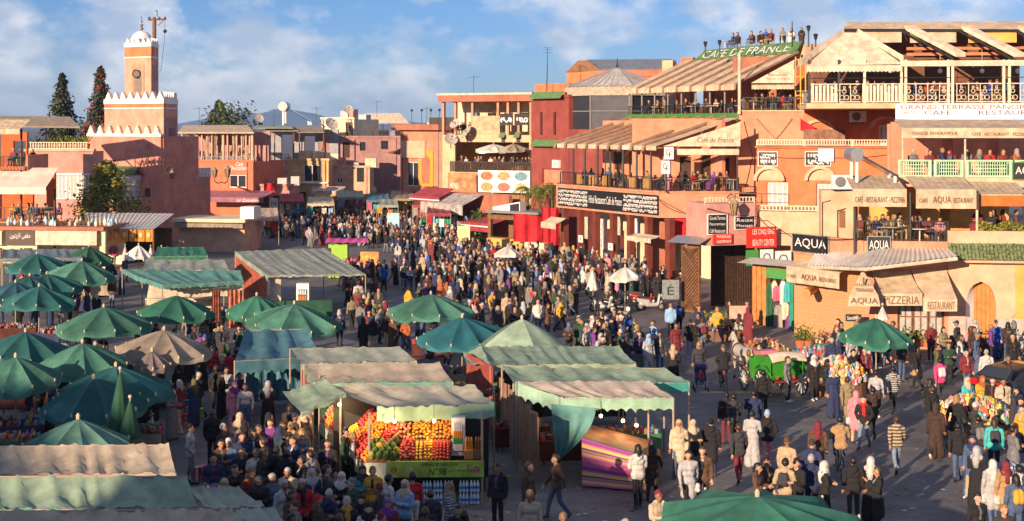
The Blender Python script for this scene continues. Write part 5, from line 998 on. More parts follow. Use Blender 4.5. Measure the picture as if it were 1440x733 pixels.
# corner cafe at the far left
f = pf(-30, 108.2, 80, 107.8); T = thing('corner_cafe', 'cafe with red interior terraces and grey cream awning by the rose building', 'building', f.P(f.L, 0)); z2, z1 = f.z(20, 240), f.z(40, 312)
q = MB(); fb(q, f, 0, f.off(-4).u(36), z2-.3, z2, -4, 0); fb(q, f, 0, f.off(-4).u(79), z1-.3, z1, -4, 0); q.build('floors', SALMON, T)
q = MB(); wall(q, f.off(-4), 0, f.off(-4).u(38), z2, z2+2.9, [(1, 2, z2, z2+2.2)]); wall(q, f.off(-4.2), 0, f.off(-4.2).u(77), 0, z2, [(2.5, 3.6, z1, z1+2.2)]); q.build('back_wall', mat('vermilion wall', (.50, .11, .03), .9, .2, 2), T)
q = MB(); fb(q, f, f.u(37), f.u(39), z2, z2+1.2, -4, .0); q.build('side_wall', SALMON, T)
railing(T, f, 0, f.u(38), z2, z2+1.1, -.05, DGREEN, .12); railing(T, f, 0, f.u(79), z1, z1+1.1, -.05, IRON, .14)
awning(T, f, f.u(-25), f.u(79), f.z(30, 236), f.z(30, 262), 2.4, .5, mat('grey cream awning', (.62, .55, .46), .8, .2, 1), -.4, scallop=False); awning(T, f, f.u(-25), f.u(39), f.z(10, 168), f.z(10, 182), 2.0, .35, CREAM, -.5, scallop=False)
for p in (30, 77): q = MB(); q.tube(f.P(f.u(p), 0, .0), f.P(f.u(p), f.z(p, 266) if p > 40 else f.z(p, 180), .0), .09, n=6); q.build('post', IRON, T)
for i in range(8): q = MB(); b = f.P(f.u(2+i*4.6), z2+.02, .12); q.lathe([(.12, 0), (.2, .3)], b, 8); q.build('planter', TERRA, T)
# olive-sign shop
f = pf(-30, 105, 148, 104); T = thing('olive_shop', 'low shop with brown roof edge, cream roller awning and flat roof', 'shop', f.P(2, 0)); zr = f.z(70, 321)
q = MB(); fb(q, f, 0, f.L, zr-.15, zr+.12, -6, .35); q.build('roof_edge', BRICKR, T); q = MB(); wall(q, f, 0, f.L, 0, zr-.15, [(f.u(52), f.u(140), 0, 2.2), (f.u(0), f.u(46), 0, 1.5)], .3); fb(q, f, 0, f.L, 0, zr-.2, -4, -3.8); q.build('wall', CREAMW, T)
o = awning(T, f, f.u(53), f.u(139), f.z(90, 322), f.z(90, 325), .4, f.z(90, 325)-f.z(90, 344), CREAM2, 0, scallop=False); awning(T, f, f.u(-25), f.u(6), f.z(0, 322), f.z(0, 325), .4, 1.0, CREAM2, 0, scallop=False)
s = sign('shop_board', 'dark brown board with white arabic lettering on the low cream shop', f, f.r(9, 321, 50, 345), plain('dark brown board', (.06, .035, .025)), [('\ufee5\ufeee\ufe98\ufef3\ufeb0\ufedf\ufe8d \ufef0\ufeec\ufed8\ufee3', WHITE, .5, .55, .7, .36)], d=.1)
def small_lantern(c, lab, m, s_=1.0):
    q = MB(); q.lathe([(.06*s_, 0), (.12*s_, .08*s_), (.14*s_, .3*s_), (.08*s_, .42*s_), (.03*s_, .5*s_), (.02*s_, .62*s_)], c, 7); return tag(q.build('lantern', m), lab, 'lantern', 'lanterns and lamps on the flat shop roof')
rg = random.Random(4)
for i in range(60):
    px = rg.uniform(0, 150); c = f.P(f.u(px), zr+.12, -rg.uniform(.2, 2.5)); k = i % 4; small_lantern(c, ['white pierced lantern standing on the roof of the olive shop', 'brass lantern standing on the roof of the olive shop', 'pale blue lantern standing on the roof of the olive shop', 'cream lantern standing on the roof of the olive shop'][k], [WHITE, plain('brass', (.45, .28, .08), .35, .8), mat('pale blue plastic', (.40, .62, .75), .4, .15, 3), CREAM2][k], rg.uniform(.6, 1.15))
# stall with orange cloths
f = pf(80, 108, 224, 107); T = thing('orange_stall', 'stall with pale tin roof and a row of orange printed cloths', 'stall', f.P(f.u(190), 0)); zf = f.z(190, 321)
q = MB(); P = [f.P(f.u(128), zf, .8), f.P(f.u(222), zf-.02, .8), f.P(f.u(212), f.z(190, 306), -5), f.P(f.u(78), f.z(190, 305), -5)]
a, b, c, d = P; q.grid(lambda u, v: a.lerp(b, u).lerp(d.lerp(c, u), v)+Vector((0, 0, .03*math.cos(u*40*math.pi))), 80, 1); q.build('tin_roof', CORR, T)
for i in range(6):
    q = MB(); u0, u1 = f.u(153+i*11.3), f.u(153+i*11.3+9.8); q.grid(lambda x, y: f.P(u0+(u1-u0)*x, zf-.05-.9*y, .7+.04*math.sin(x*7+i)), 6, 3); o = q.build('cloth', ORC if False else clothm('orange printed cloth', (.80, .30, .03)), T)
    q = MB(); uc = (u0+u1)/2; q.face([f.P(uc+.14*math.cos(k*math.pi/4), zf-.45+.2*math.sin(k*math.pi/4), .76) for k in range(8)]); q.build('print', CREAM2, o)
for p in (150, 220): q = MB(); q.tube(f.P(f.u(p), 0, .6), f.P(f.u(p), zf, .6), .06, n=5); q.build('post', WOOD, T)
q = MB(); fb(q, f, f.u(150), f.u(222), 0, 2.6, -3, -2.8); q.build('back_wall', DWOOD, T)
rs = thing('road_sign', 'round red no-stopping sign on a post beside the orange cloth stall', 'sign', gp(159, 372)); b = gp(159, 372); c = at(159, 353, b.y-.1)
q = MB(); q.tube(b, c, .04, n=6); q.build('post', STEEL, rs); q = MB(); q.lathe([(.38, 0), (.38, .04)], c, 20, Matrix.Rotation(R(90), 4, 'X')); o = q.build('disc', REDP, rs); q = MB(); q.lathe([(.28, .0), (.28, .03)], c-Vector((0, .04, 0)), 20, Matrix.Rotation(R(90), 4, 'X')); q.build('face', BLUEP, o)
q = MB(); q.box(c-Vector((0, .085, 0)), (.07, .02, .62), 0, None); q.build('bar', REDP, o)
# plaster booth
f = pf(246, 119, 348, 118); T = thing('plaster_booth', 'low peach plaster booth with flat cream roof and rolled blind', 'booth', f.P(0, 0)); zr = f.z(295, 312)
shell('wall', T, f, f.u(252), f.u(344), 0, zr, 4, PEACH, [f.r(278, 328, 312, 345)]); q = MB(); fb(q, f, f.u(246), f.u(348), zr, zr+.28, -4.3, .7); q.build('roof', CREAMW, T)
q = MB(); r = f.r(278, 328, 312, 345); fb(q, f, *r, -.1, -.05); q.build('shutter', TAN, T); awning(T, f, f.u(249), f.u(345), zr-.02, zr-.12, .6, .35, TANC, .05, scallop=False)
q = MB(); fb(q, f, f.u(339), f.u(358), zr+.28, f.z(348, 291), -1.5, .2); q.build('roof_box', WHITE, T)
# trees and palms
tree('conifer_tree', 'bushy yellow green conifer in front of the mosque', gp(150, 358), 7.3, lambda t: (2.7*(1-t)**.55*min(1, t*4)*(1.15 if t < .62 else .85))+.12, 7500, .15, LEAFY, 2, 50, LEAF, trunk_h=.25)
def tall(px, ytop, Z, w, lab, m2, seed, m=LEAFD):
    b = at(px, 177, Z); b.z = 0; h = at(px, ytop, Z).z; tree('cypress_tree', lab, b, h, lambda t: w*(1-t)*(.8+.2*math.sin(t*75))+.08, 7000, .3, m, seed, 90, m2, trunk_h=.3)
tall(87, 106, 205, 4.6, 'dark layered conifer rising behind the rose terrace', None, 21); tall(141, 95, 200, 4.2, 'conifer overgrown with russet creeper beside the minaret', DRED, 22)
tall(308, 142, 215, 6.5, 'feathery dark conifer behind the coral restaurant', None, 23); 
b = at(328, 160, 212); b.z = 0; tree('broad_tree', 'low rounded dark green tree beside the feathery conifer', b, at(328, 157, 212).z, lambda t: 3.6*math.sqrt(max(0, 1-((t-.8)/.25)**2))+.05, 1500, .3, LEAFD, 24, 22, LEAF, trunk_h=.7)
def palm(base, h, lab, fr=1.5, seed=1, nf=22):
    rg = random.Random(seed); t = thing('palm', lab, 'palm', base, 'small palms before the red building'); base = Vector(base); top = base+Vector((0, 0, h)); q = MB(); q.tube(base, top, .16, .13, 7); q.build('trunk', BARK, t)
    for k in range(nf):
        a = 2*math.pi*k/nf+rg.uniform(-.2, .2); el = rg.uniform(.1, 1.2); q = MB(); pts = []
        for i in range(6):
            s_ = i/5*fr; pts.append(top+Vector((math.cos(a)*s_*math.cos(el*.7), math.sin(a)*s_*math.cos(el*.7), s_*math.sin(el)-.55*s_*s_)))
        for i in range(5):
            d = (pts[i+1]-pts[i]).normalized(); n_ = d.cross(Vector((0, 0, 1))).normalized()
            for sg in (-1, 1):
                for j in range(2): 
                    p = pts[i].lerp(pts[i+1], j/2); e = p+n_*sg*.32*(1-i/7)+d*.22-Vector((0, 0, .12)); q.face([p, p+d*.1, e])
        q.path(pts, .015, 3); q.build('frond', LEAF if k % 3 else LEAFY, t)
for k, (px, py, Z, lab) in enumerate(((742, 268, 121, 'small palm before the dish photograph board end'), (760, 266, 120, 'bushy small palm before the red building niche'), (777, 263, 119, 'small palm next to the far arcade terrace corner'))):
    p = at(px, py, Z); palm((p.x, p.y, 0), p.z, lab, 1.9, k)
for k, (px, py) in enumerate(((637, 335), (672, 340))):
    b = gp(px, py); tree('bush', ['grey green bush by the yellow placard in the crowd', 'dark green bush under the curved maroon awning'][k], b, 2.6, lambda t: .75*math.sin(math.pi*min(1, t*.9+.1))**.6, 800, .16, LEAF, 30+k, 14, LEAFD, cat='bush', trunk_h=.15)
# ================================================================ market: parasols
def parasol_mesh(r, rim, apex, seed, n=8, scal=.12, droop=.27, square=False, m=None):
    """one cloth with ribs, sagging panels and a hanging scalloped edge"""
    rg = random.Random(seed); mb = MB(); per = 6; N = n*per; rings = 7; vs = []
    jig = [rg.uniform(-.1, .1) for _ in range(n)]; tilt = (rg.uniform(-.09, .09), rg.uniform(-.06, .09)); wr = [rg.uniform(-.03, .03) for _ in range(N)]
    for k in range(rings+1):
        t = k/rings; tt = max(t, .02)
        for i in range(N):
            a = 2*math.pi*i/N; ph = (i % per)/per; sagp = math.sin(math.pi*ph); j = i//per; rr = r*tt*(1-.07*sagp*t)
            if square: rr *= 1/max(abs(math.cos(a)), abs(math.sin(a)))**.85
            z = apex-(apex-rim)*(t**1.25)-.30*sagp*t**1.5*min(r/1.8, (apex-rim)/.8)+(jig[j]*t*t+wr[i]*t)*min(1, (apex-rim)/.8)
            x, y = math.cos(a)*rr, math.sin(a)*rr; vs.append((x, y, z+(tilt[0]*x+tilt[1]*y)*min(1, ((apex-rim)/.8)**2)))
    base = len(vs)
    for i in range(N):
        x, y, z = vs[rings*N+i]; ph = (i % per)/per; vs.append((x*1.01, y*1.01, z-droop*(1-.68*math.sin(math.pi*ph))*(1+wr[i]*6)))
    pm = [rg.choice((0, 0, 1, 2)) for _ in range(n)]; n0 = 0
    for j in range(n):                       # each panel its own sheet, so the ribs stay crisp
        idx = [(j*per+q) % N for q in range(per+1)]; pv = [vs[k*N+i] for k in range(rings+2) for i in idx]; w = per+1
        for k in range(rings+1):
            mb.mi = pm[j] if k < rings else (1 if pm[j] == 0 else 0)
            if k == 0: mb.add(pv, [])
            n0 = len(mb.v)-len(pv)
            for q in range(per): mb.f.append((n0+k*w+q, n0+k*w+q+1, n0+(k+1)*w+q+1, n0+(k+1)*w+q)); mb.m.append(mb.mi)
    return mb, vs, N, per, rings
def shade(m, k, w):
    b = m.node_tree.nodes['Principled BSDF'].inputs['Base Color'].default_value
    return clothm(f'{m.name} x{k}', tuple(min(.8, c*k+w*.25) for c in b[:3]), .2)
POLEM = plain('worn pole', (.30, .24, .18)); TIP = plain('pale pole tip', (.5, .42, .3))
def parasol(px, py_rim, hw, m, lab, seed, rim=2.15, apex=2.95, n=10, square=False, group='market parasols', scal=.12, tie=True, name='parasol', Z=None):
    Z = Z or F*(CH-rim)/(py_rim-HY); x = (px-720)/F*Z; r = hw/F*Z; t = thing(name, lab, 'parasol', (x, Z, 0), group); t.rotation_euler.z = 0
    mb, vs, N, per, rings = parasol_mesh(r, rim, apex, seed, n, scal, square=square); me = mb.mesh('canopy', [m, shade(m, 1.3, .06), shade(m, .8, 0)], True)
    rot = random.Random(seed).uniform(0, .8) if not square else .3; M = Matrix.Translation((x, Z, 0)) @ Matrix.Rotation(rot, 4, 'Z'); me.transform(M); link('canopy', me, t)
    q = MB(); q.tube((x, Z, 0), (x, Z, apex+.12), .035, .03, 7); q.build('pole', POLEM, t); q = MB(); q.lathe([(.05, apex), (.06, apex+.1), (.02, apex+.16)], (x, Z, 0), 7); q.build('finial', TIP, t)
    for k in range(n):
        i = k*per; a, b = M @ Vector(vs[2*N+i]), M @ Vector(vs[rings*N+i]); a.z -= .05; b.z -= .06; q = MB(); q.tube(a, b, .016, .012, 4); q.tube(Vector((x, Z, rim-.1)), a.lerp(b, .4), .012, .012, 4); q.build('rib', POLEM, t)
        if tie: q = MB(); q.lathe([(.03, -.07), (.035, .02), (.015, .04)], M @ Vector(vs[rings*N+i])*1.0, 5); q.build('rib_tip', TIP, t)
    q = MB(); q.lathe([(.28, 0), (.28, .1), (.06, .12)], (x, Z, 0), 10); q.build('base', mat('concrete', (.3, .29, .27), .9, .2, 4), t); return t
TG = clothm('mid green canopy cloth', (.025, .15, .10), .2); LG = clothm('sunbleached green cloth', (.055, .19, .135), .2)
PARS = [(115, 385, 47, LG, 'pale green scalloped parasol in the far middle of the green cluster'), (125, 363, 34, DGREEN, 'small dark green parasol near the orange cloth stall'), (52, 374, 43, TEALC, 'flat teal parasol next to the blue grey stall roof'), (66, 405, 50, TEALC, 'teal parasol with pale centre overlapped in the green cluster'), (42, 408, 46, TEALC, 'dusty teal parasol with lapped edges beside the pale-centred one'), (22, 418, 50, mat('navy canopy cloth', (.02, .10, .13), .85, .2, 1.6, trans=.2), 'dark navy green parasol at the edge of the cluster'), (55, 424, 52, TEALC, 'wide blue green parasol over the souvenir tables'), (146, 456, 65, LG, 'bright green panelled parasol standing apart over a shoe table'), (248, 438, 54, TG, 'green parasol with grey patches beside the cream food counter'), (231, 491, 66, TANC, 'large tan scalloped parasol among the green ones'), (36, 494, 64, TEALC, 'low teal parasol lapped by paler ones near the jewellery tables'), (116, 511, 62, LG, 'pale green parasol behind the broad dark teal pair'), (22, 533, 62, LG, 'green parasol with deep folded edge over crowded trinket tables'), (163, 547, 82, TEALC, 'broad dark teal parasol beside the plastic stools'), (132, 566, 74, TEALC, 'dark teal scalloped parasol before the closed parasols'), (110, 628, 76, mat('striped green cloth', (.09, .22, .17), .85, .4, 2.5, trans=.2), 'faded striped green parasol behind the beige tent roof'),
        (361, 438, 43, TG, 'green parasol over striped curtains by the cream counter'), (414, 451, 67, LG, 'green parasol with yellow green hem by the lane'), (606, 436, 61, LG, 'grey green parasol with bright green hem in the open lane'), (650, 472, 64, mat('blue green cloth', (.015, .13, .16), .85, .2, 1.6, trans=.2), 'deep blue green parasol behind the pale tents'), (1232, 473, 51, TG, 'green parasol before the brick side wall of the corner restaurant'), (1065, 728, 146, mat('stained green cloth', (.05, .23, .15), .85, .35, 1.4, .15, trans=.2, spots=.5), 'large stained green parasol with star tips near the phone-holding man')]
for i, (px, py, hw, m, lab) in enumerate(PARS): parasol(px, py, hw, m, lab, 100+i, apex=2.86 if hw < 100 else 2.6)
parasol(214, 512, 26, mat('brown patched cloth', (.16, .13, .12), .85, .3, 2, trans=.1), 'small brown patched parasol under the tan one', 140, rim=1.9, apex=2.35)
for px, py, hw, lab in ((714, 357, 19, 'white beach parasol in the crowd before the snack kiosk'), (879, 388, 22, 'white beach parasol beside the parked scooters')): parasol(px, py, hw, WHC, lab, px, rim=2.1, apex=2.6, n=8, group='white parasols')
# peaked tent
parasol(734, 489, 66, PGREEN, 'pale green square peaked tent behind the lane stalls', 160, rim=2.3, apex=3.35, n=4, square=True, tie=False, name='peaked_tent')
def closed_parasol(px, ytop, ybot, m, lab, top=2.75, w=.2):
    Z = F*(CH-top)/(ytop-HY); b = Vector(((px-720)/F*Z, Z, 0)); t = thing('closed_parasol', lab, 'parasol', b, 'closed parasols'); zb = at(px, ybot, Z).z; q = MB(); N = 24; rows = 8; vs = []
    for k in range(rows+1):
        s_ = k/rows
        for i in range(N):
            a = 2*math.pi*i/N; r = (w*(s_**.8)+.03)*(1+.28*math.cos(a*8)*s_); vs.append((b.x+r*math.cos(a), b.y+r*math.sin(a), top-(top-zb)*s_+.05*math.cos(a*8)*(k == rows)))
    q.add(vs, [(k*N+i, k*N+(i+1) % N, (k+1)*N+(i+1) % N, (k+1)*N+i) for k in range(rows) for i in range(N)]); q.build('cloth', m, t, smooth=True)
    q = MB(); q.tube(b, b+Vector((0, 0, top+.12)), .03, n=6); q.build('pole', POLEM, t); q = MB(); q.ball(b+Vector((0, 0, top+.12)), .06, 6, 4); q.build('tip', TIP, t); return t
closed_parasol(169, 524, 612, DGREEN, 'tall closed dark green parasol before the teal pair', 3.45, .3); closed_parasol(183, 564, 616, DGREEN, 'shorter closed green parasol beside the tall closed one', 2.75, .25)
closed_parasol(833, 380, 408, WHC, 'closed cream parasol tied up before the arcade columns', 2.3, .28); closed_parasol(1241, 432, 450, WHC, 'closed white parasol standing at the corner restaurant wall', 3.0, .2)
for k, px in enumerate((176, 195, 212, 227)):
    if k in (1,): parasol(px, 360, 19, WHC, 'white domed garden parasol by the orange cloth stall', 300+k, rim=2.0, apex=2.7, group='white parasols')
    else: closed_parasol(px, 347+k*.5, 364, WHC, ['slim closed white parasol left of the domed garden parasol', '', 'closed white parasol half hidden behind the grey stall roof', 'closed white parasol near the green flat stall roof'][k], 2.4, .18)
# ================================================================ market: tents and stalls
def canopy(parent, BL, BR, FR, FL, m, ribs=5, sag=.07, val=0, val_l=0, val_r=0, nm='canopy', vm=None, seed=0, scal=True):
    rg = random.Random(seed); mb = MB(); nu, nv = ribs*6, 6; wr = [[rg.gauss(0, .02) for _ in range(nu+1)] for _ in range(nv+1)]
    def fn(a, b):
        p = BL.lerp(BR, a).lerp(FL.lerp(FR, a), b); aw = a+(.045*math.sin(6.28*a*1.5+seed)+.02*math.sin(17*a+seed*2))*math.sin(math.pi*a); ph = (aw*ribs) % 1.0
        return p+Vector((0, 0, -sag*math.sin(math.pi*ph)*(.35+.65*math.sin(math.pi*min(1, b*.9+.1)))-sag*.5*math.sin(math.pi*b)+wr[round(b*nv)][round(a*nu)]))
    mb.grid(fn, nu, nv)
    def strip(P, Q, h, flip):
        k = max(4, int((Q-P).length/.28)); n_ = k*4
        out = (Q-P).cross(Vector((0, 0, 1))).normalized()
        def fv(a, b):
            e = fn(a, 1) if flip == 'f' else (fn(0, a) if flip == 'l' else fn(1, a))
            dz = h*b*(1-(.22*abs(math.sin(math.pi*a*k)) if scal and b > .9 else 0)); return e+out*(.02+.03*math.sin(a*k*2.7)*b)*(-1 if flip == 'l' else 1)+Vector((0, 0, -dz-.005))
        mb.mi = 1 if vm else 0; mb.grid(fv, n_, 2); mb.mi = 0
    if val: strip(FL, FR, val, 'f')
    if val_l: strip(BL, FL, val_l, 'l')
    if val_r: strip(FR, BR, val_r, 'r')
    return mb.build(nm, [m, vm] if vm else m, parent, smooth=True)
def tent(name, label, q4, m, z=(2.75, 2.75, 2.35, 2.35), group='stall tents', poles=True, **k):
    """q4: pixels of back-left, back-right, front-right, front-left; z: their heights"""
    P = [gp(*q, zz) for q, zz in zip(q4, z)]; base = (P[2]+P[3])/2; base.z = 0; t = thing(name, label, 'stall', base, group); canopy(t, *P, m, **k)
    if poles:
        for p in P: q = MB(); q.tube((p.x, p.y, 0), (p.x, p.y, p.z-.03), .035, n=6); q.build('pole', POLEM, t)
        for a, b in ((0, 1), (3, 2)): q = MB(); q.tube(P[a]-Vector((0, 0, .06)), P[b]-Vector((0, 0, .06)), .025, n=5); q.build('crossbar', POLEM, t)
    return t, P
VG = clothm('sea green valance', (.14, .32, .24), .15)
tent('market_tent', 'long beige ribbed tent roof behind the pale green one', [(-15, 625), (237, 623), (247, 664), (-15, 666)], BEIGE, ribs=7, sag=.1, val=.12, seed=1, scal=False)
tent('market_tent', 'long pale green wrinkled tent roof between two beige ones', [(-15, 667), (262, 667), (277, 711), (-15, 714)], PGREEN, (2.8, 2.8, 2.35, 2.35), ribs=7, sag=.12, val=.15, vm=VG, seed=2)
tent('market_tent', 'beige tent roof in front of the pale green one', [(-15, 716), (326, 712), (340, 768), (-15, 770)], BEIGE, (2.85, 2.85, 2.4, 2.4), ribs=9, sag=.09, val=.15, seed=3, scal=False)
tent('market_tent', 'small grey tent roof at the end of the long tents', [(262, 683), (335, 683), (372, 712), (290, 714)], GREYC, (2.55, 2.5, 2.3, 2.35), ribs=3, sag=.08, val=.4, vm=BLUEC, seed=4)
tent('market_tent', 'grey stall roof with blue hem beside the seated group', [(318, 714), (384, 712), (410, 745), (330, 748)], GREYC, (2.5, 2.4, 2.2, 2.3), ribs=3, sag=.08, val=.3, seed=5)
# far left stalls
tent('market_stall', 'long blue grey stall roof near the olive shop', [(4, 350), (112, 350), (116, 362), (2, 364)], clothm('blue grey cloth', (.16, .22, .24), .1), (2.6, 2.6, 2.35, 2.35), ribs=6, val=.25, seed=6)
tent('market_stall', 'flat bright green stall roof by the plaster booth', [(222, 347), (286, 347), (292, 359), (214, 360)], GREENC, (2.6, 2.6, 2.3, 2.3), ribs=5, val=.35, seed=7)
tent('market_stall', 'dusty grey green stall roof behind the cream counter', [(205, 365), (315, 365), (322, 379), (200, 380)], GREYC, (2.7, 2.7, 2.5, 2.5), ribs=5, val=.1, seed=8)
t, P = tent('food_stall', 'food stall with teal roof, cream side walls and striped curtains', [(172, 378), (338, 380), (342, 394), (228, 400)], clothm('weathered teal cloth', (.10, .27, .24), .12), (2.8, 2.8, 2.45, 2.45), ribs=7, val=.25, val_l=.3, seed=9)
ff = Face((P[3].x, P[3].y), (P[2].x, P[2].y)); 
q = MB(); P2 = [gp(206, 452), gp(345, 452)]; f3 = Face((P2[0].x, P2[0].y), (P2[1].x, P2[1].y)); fb(q, f3, 0, f3.L*.72, 0, 1.15, -.4, 0); fb(q, f3, -.05, f3.L*.74, 1.15, 1.22, -.5, .1); q.build('counter', CREAM2, t)
q = MB(); a, b = gp(210, 398, 2.35), gp(342, 394, 2.35); q.grid(lambda x, y: a.lerp(b, x)+Vector((0, -.5*y, -.75*y+.02*math.sin(x*20))), 20, 3); q.build('front_flap', CREAM2, t)
for k, (x0, x1) in enumerate(((298, 310), (320, 342))):
    q = MB(); p0, p1 = at(x0, 408, 70), at(x1, 462, 70); q.grid(lambda u, v: Vector((p0.x+(p1.x-p0.x)*u, 70+.08*math.sin(u*22), p0.z+(p1.z-p0.z)*v)), 20, 3); q.build('striped_curtain', mat('red striped curtain', (.42, .16, .09), .85, .5, 4), t)
t, P = tent('food_stall', 'grey roofed food stall with cream posts and white drinks fridge', [(331, 353), (455, 349), (514, 385), (376, 387)], GREYC, (2.95, 2.9, 2.4, 2.45), ribs=8, sag=.05, val=.12, val_l=.35, seed=10)
ff = Face((P[3].x, P[3].y), (P[2].x, P[2].y)); q = MB(); fb(q, ff, .2, ff.L*.66, 0, 1.0, -.6, -.1); q.build('counter', DGREEN, t); q = MB(); fb(q, ff, .15, .75, 0, 2.3, -.5, -.4); q.build('side_panel', CREAM2, t)
q = MB(); q.grid(lambda u, v: P[0].lerp(P[3], u)+Vector((0, 0, -.3-2.1*v)), 8, 3); q.build('side_cloth', clothm('rust red cloth', (.42, .10, .05)), t)
def fridge(c, lab, s_=1.0, rz=0):
    t = thing('drinks_fridge', lab, 'fridge', c, 'drinks fridges'); c = Vector(c); q = MB(); q.box(c+Vector((0, .32, .95*s_)), (.68*s_, .6*s_, 1.9*s_)); q.build('cabinet', WHITE, t)
    q = MB(); q.box(c+Vector((0, .005, .92*s_)), (.5*s_, .03, 1.35*s_)); o = q.build('glass_door', mat('fridge glass', (.10, .14, .15), .1, .2, 8), t)
    for k in range(4):
        q = MB()
        for j in range(5): q.lathe([(.035, 0), (.035, .18), (.015, .26)], c+Vector((-.18*s_+j*.09*s_, -.03, (.32+.33*k)*s_)), 6)
        q.build('bottles', [mat('bottle white', (.7, .7, .7), .3, .1), mat('bottle green', (.05, .3, .1), .3, .1), mat('bottle orange', (.7, .25, .03), .3, .1)][k % 3], o, kind='stuff')
fridge(ff.P(ff.L*.36, .0, -.35), 'white drinks fridge inside the grey roofed food stall')
# pink and green candy cart in the crowd
b = gp(485, 392); T = thing('candy_cart', 'pink roofed lime green candy cart with orange side panel', 'cart', b); q = MB(); q.box(b+Vector((-.5, .6, 1.2)), (1.3, 1.0, 2.3)); q.build('body', plain('lime paint', (.25, .50, .04)), T)
q = MB(); q.box(b+Vector((-1.15, .08, 1.7)), (.35, .05, .8), 0); q.build('window', DARK, T); q = MB(); q.box(b+Vector((.5, .3, .7)), (1.2, 1.3, 1.35)); q.build('counter', clothm('pink cloth', (.65, .08, .2)), T)
q = MB(); q.grid(lambda u, v: b+Vector((-1.3+2.9*u, -.5+1.9*v, 2.5+.25*math.sin(math.pi*v)-.03*math.cos(u*30))), 30, 6); q.build('awning', clothm('magenta cloth', (.50, .08, .30)), T); q = MB(); q.box(b+Vector((1.75, -.6, .95)), (1.25, .1, 1.9)); q.build('side_panel', mat('orange print', (.72, .30, .08), .7, .5, 3), T)
for k in range(4): q = MB(); q.ring(b+Vector((-.9 if k % 2 else 1.0, .0 if k < 2 else 1.0, .22)), .19, .04, 'x', 14, 5); q.build('wheel', BLACK, T)
# middle row tents
tent('market_tent', 'grey beige tent roof behind the fruit stall row', [(408, 489), (562, 487), (586, 508), (424, 511)], GREYC, (2.7, 2.7, 2.4, 2.4), ribs=4, sag=.06, val=.2, seed=11, scal=False)
tent('market_tent', 'tan beige tent roof directly behind the fruit stall', [(428, 512), (618, 510), (637, 536), (440, 538)], BEIGE, (2.75, 2.75, 2.4, 2.4), ribs=4, sag=.07, val=.25, val_l=.3, vm=VG, seed=12, scal=False)
t, P = tent('market_tent', 'blue green tarpaulin stall sagging beside the lane', [(345, 463), (430, 461), (452, 500), (330, 506)], BLUEC, (2.75, 2.7, 2.2, 2.3), ribs=3, sag=.16, val=.5, val_l=.9, seed=13)
# right cluster
t, P = tent('market_stall', 'faded green long stall roof with brick red side cloth', [(676, 486), (870, 486), (894, 511), (690, 513)], PGREEN, (2.75, 2.75, 2.5, 2.5), ribs=8, sag=.06, val=.2, seed=14, scal=False)
q = MB(); a, b = gp(656, 496, 2.55), gp(694, 516, 2.5); q.grid(lambda u, v: a.lerp(b, u)+Vector((.04*math.sin(u*16), 0, -2.3*v)), 14, 4); q.build('side_cloth', clothm('brick red cloth', (.34, .07, .05)), t)
q = MB(); a = gp(651, 497, 2.5); canopy(t, gp(651, 496, 2.45), gp(676, 486, 2.75), gp(690, 513, 2.5), gp(656, 512, 2.3), PGREEN, ribs=1, nm='wing')
t, P = tent('market_stall', 'pale green stall roof with teal hem in the middle of three', [(706, 514), (934, 516), (969, 536), (722, 538)], PGREEN, (2.75, 2.7, 2.45, 2.5), ribs=5, sag=.09, val=.38, vm=clothm('teal hem', (.05, .30, .27), .15), seed=15)
t, P = tent('market_stall', 'sunlit grey pink stall roof with scalloped mint hem and bulbs', [(726, 536), (912, 535), (947, 558), (787, 558)], clothm('grey pink cloth', (.52, .45, .38), .15), (2.7, 2.65, 2.4, 2.4), ribs=6, sag=.06, val=.42, val_l=.5, vm=clothm('mint hem', (.32, .52, .38), .15), seed=16); R3 = P
q = MB(); A_ = gp(775, 568, 2.2); B_ = gp(838, 574, 2.1)
q.grid(lambda u, v: A_.lerp(B_, u)+Vector((-.05*v*3*(u-.2)-1.25*u*v*v+.3*v*(1-u)*.5, .12*math.sin(u*18)*v, -(2.25-.55*u)*v)), 22, 12); q.build('drape', clothm('teal grey tarpaulin', (.12, .30, .28), .1), t, smooth=True)
# striped cloth over the display counter
sp = plain('stripe base', (.5, .1, .2)); STR = [(.55, .10, .22), (.72, .42, .10), (.60, .10, .30), (.30, .05, .28), (.70, .50, .16), (.62, .16, .20), (.20, .03, .22), (.66, .28, .30), (.52, .08, .26), (.28, .30, .08)]
t = thing('cloth_counter', 'display counter hung with a pink purple and yellow striped cloth', 'counter', gp(862, 692)); A_, B_ = gp(818, 684), gp(908, 692); za, zb = 1.35, .95
q = MB(); q.hexa([A_+Vector((0, .04, .02)), B_+Vector((0, .04, .02)), B_+Vector((.5, 2.2, .02)), A_+Vector((.3, 2.2, .02)), A_+Vector((0, .04, za-.02)), B_+Vector((0, .04, zb-.02)), B_+Vector((.5, 2.2, zb)), A_+Vector((.3, 2.2, za))]); q.build('table', WOOD, t)
q = MB(); q.col = (0, 0, 0); NS = 26
for k in range(NS):
    q.col = STR[(k*7+k//3) % len(STR)]; z0, z1 = k/NS, (k+1)/NS
    def fnn(a, b): 
        v = z0+(z1-z0)*b; p = A_.lerp(B_, a); h = (za+(zb-za)*a); return p+Vector((0, -.05-.1*(1-v)-.02*math.sin(a*15)*(1-v), .06+h*v))
    q.grid(fnn, 14, 1)
q.build('striped_cloth', vcol_mat('striped blanket'), t)
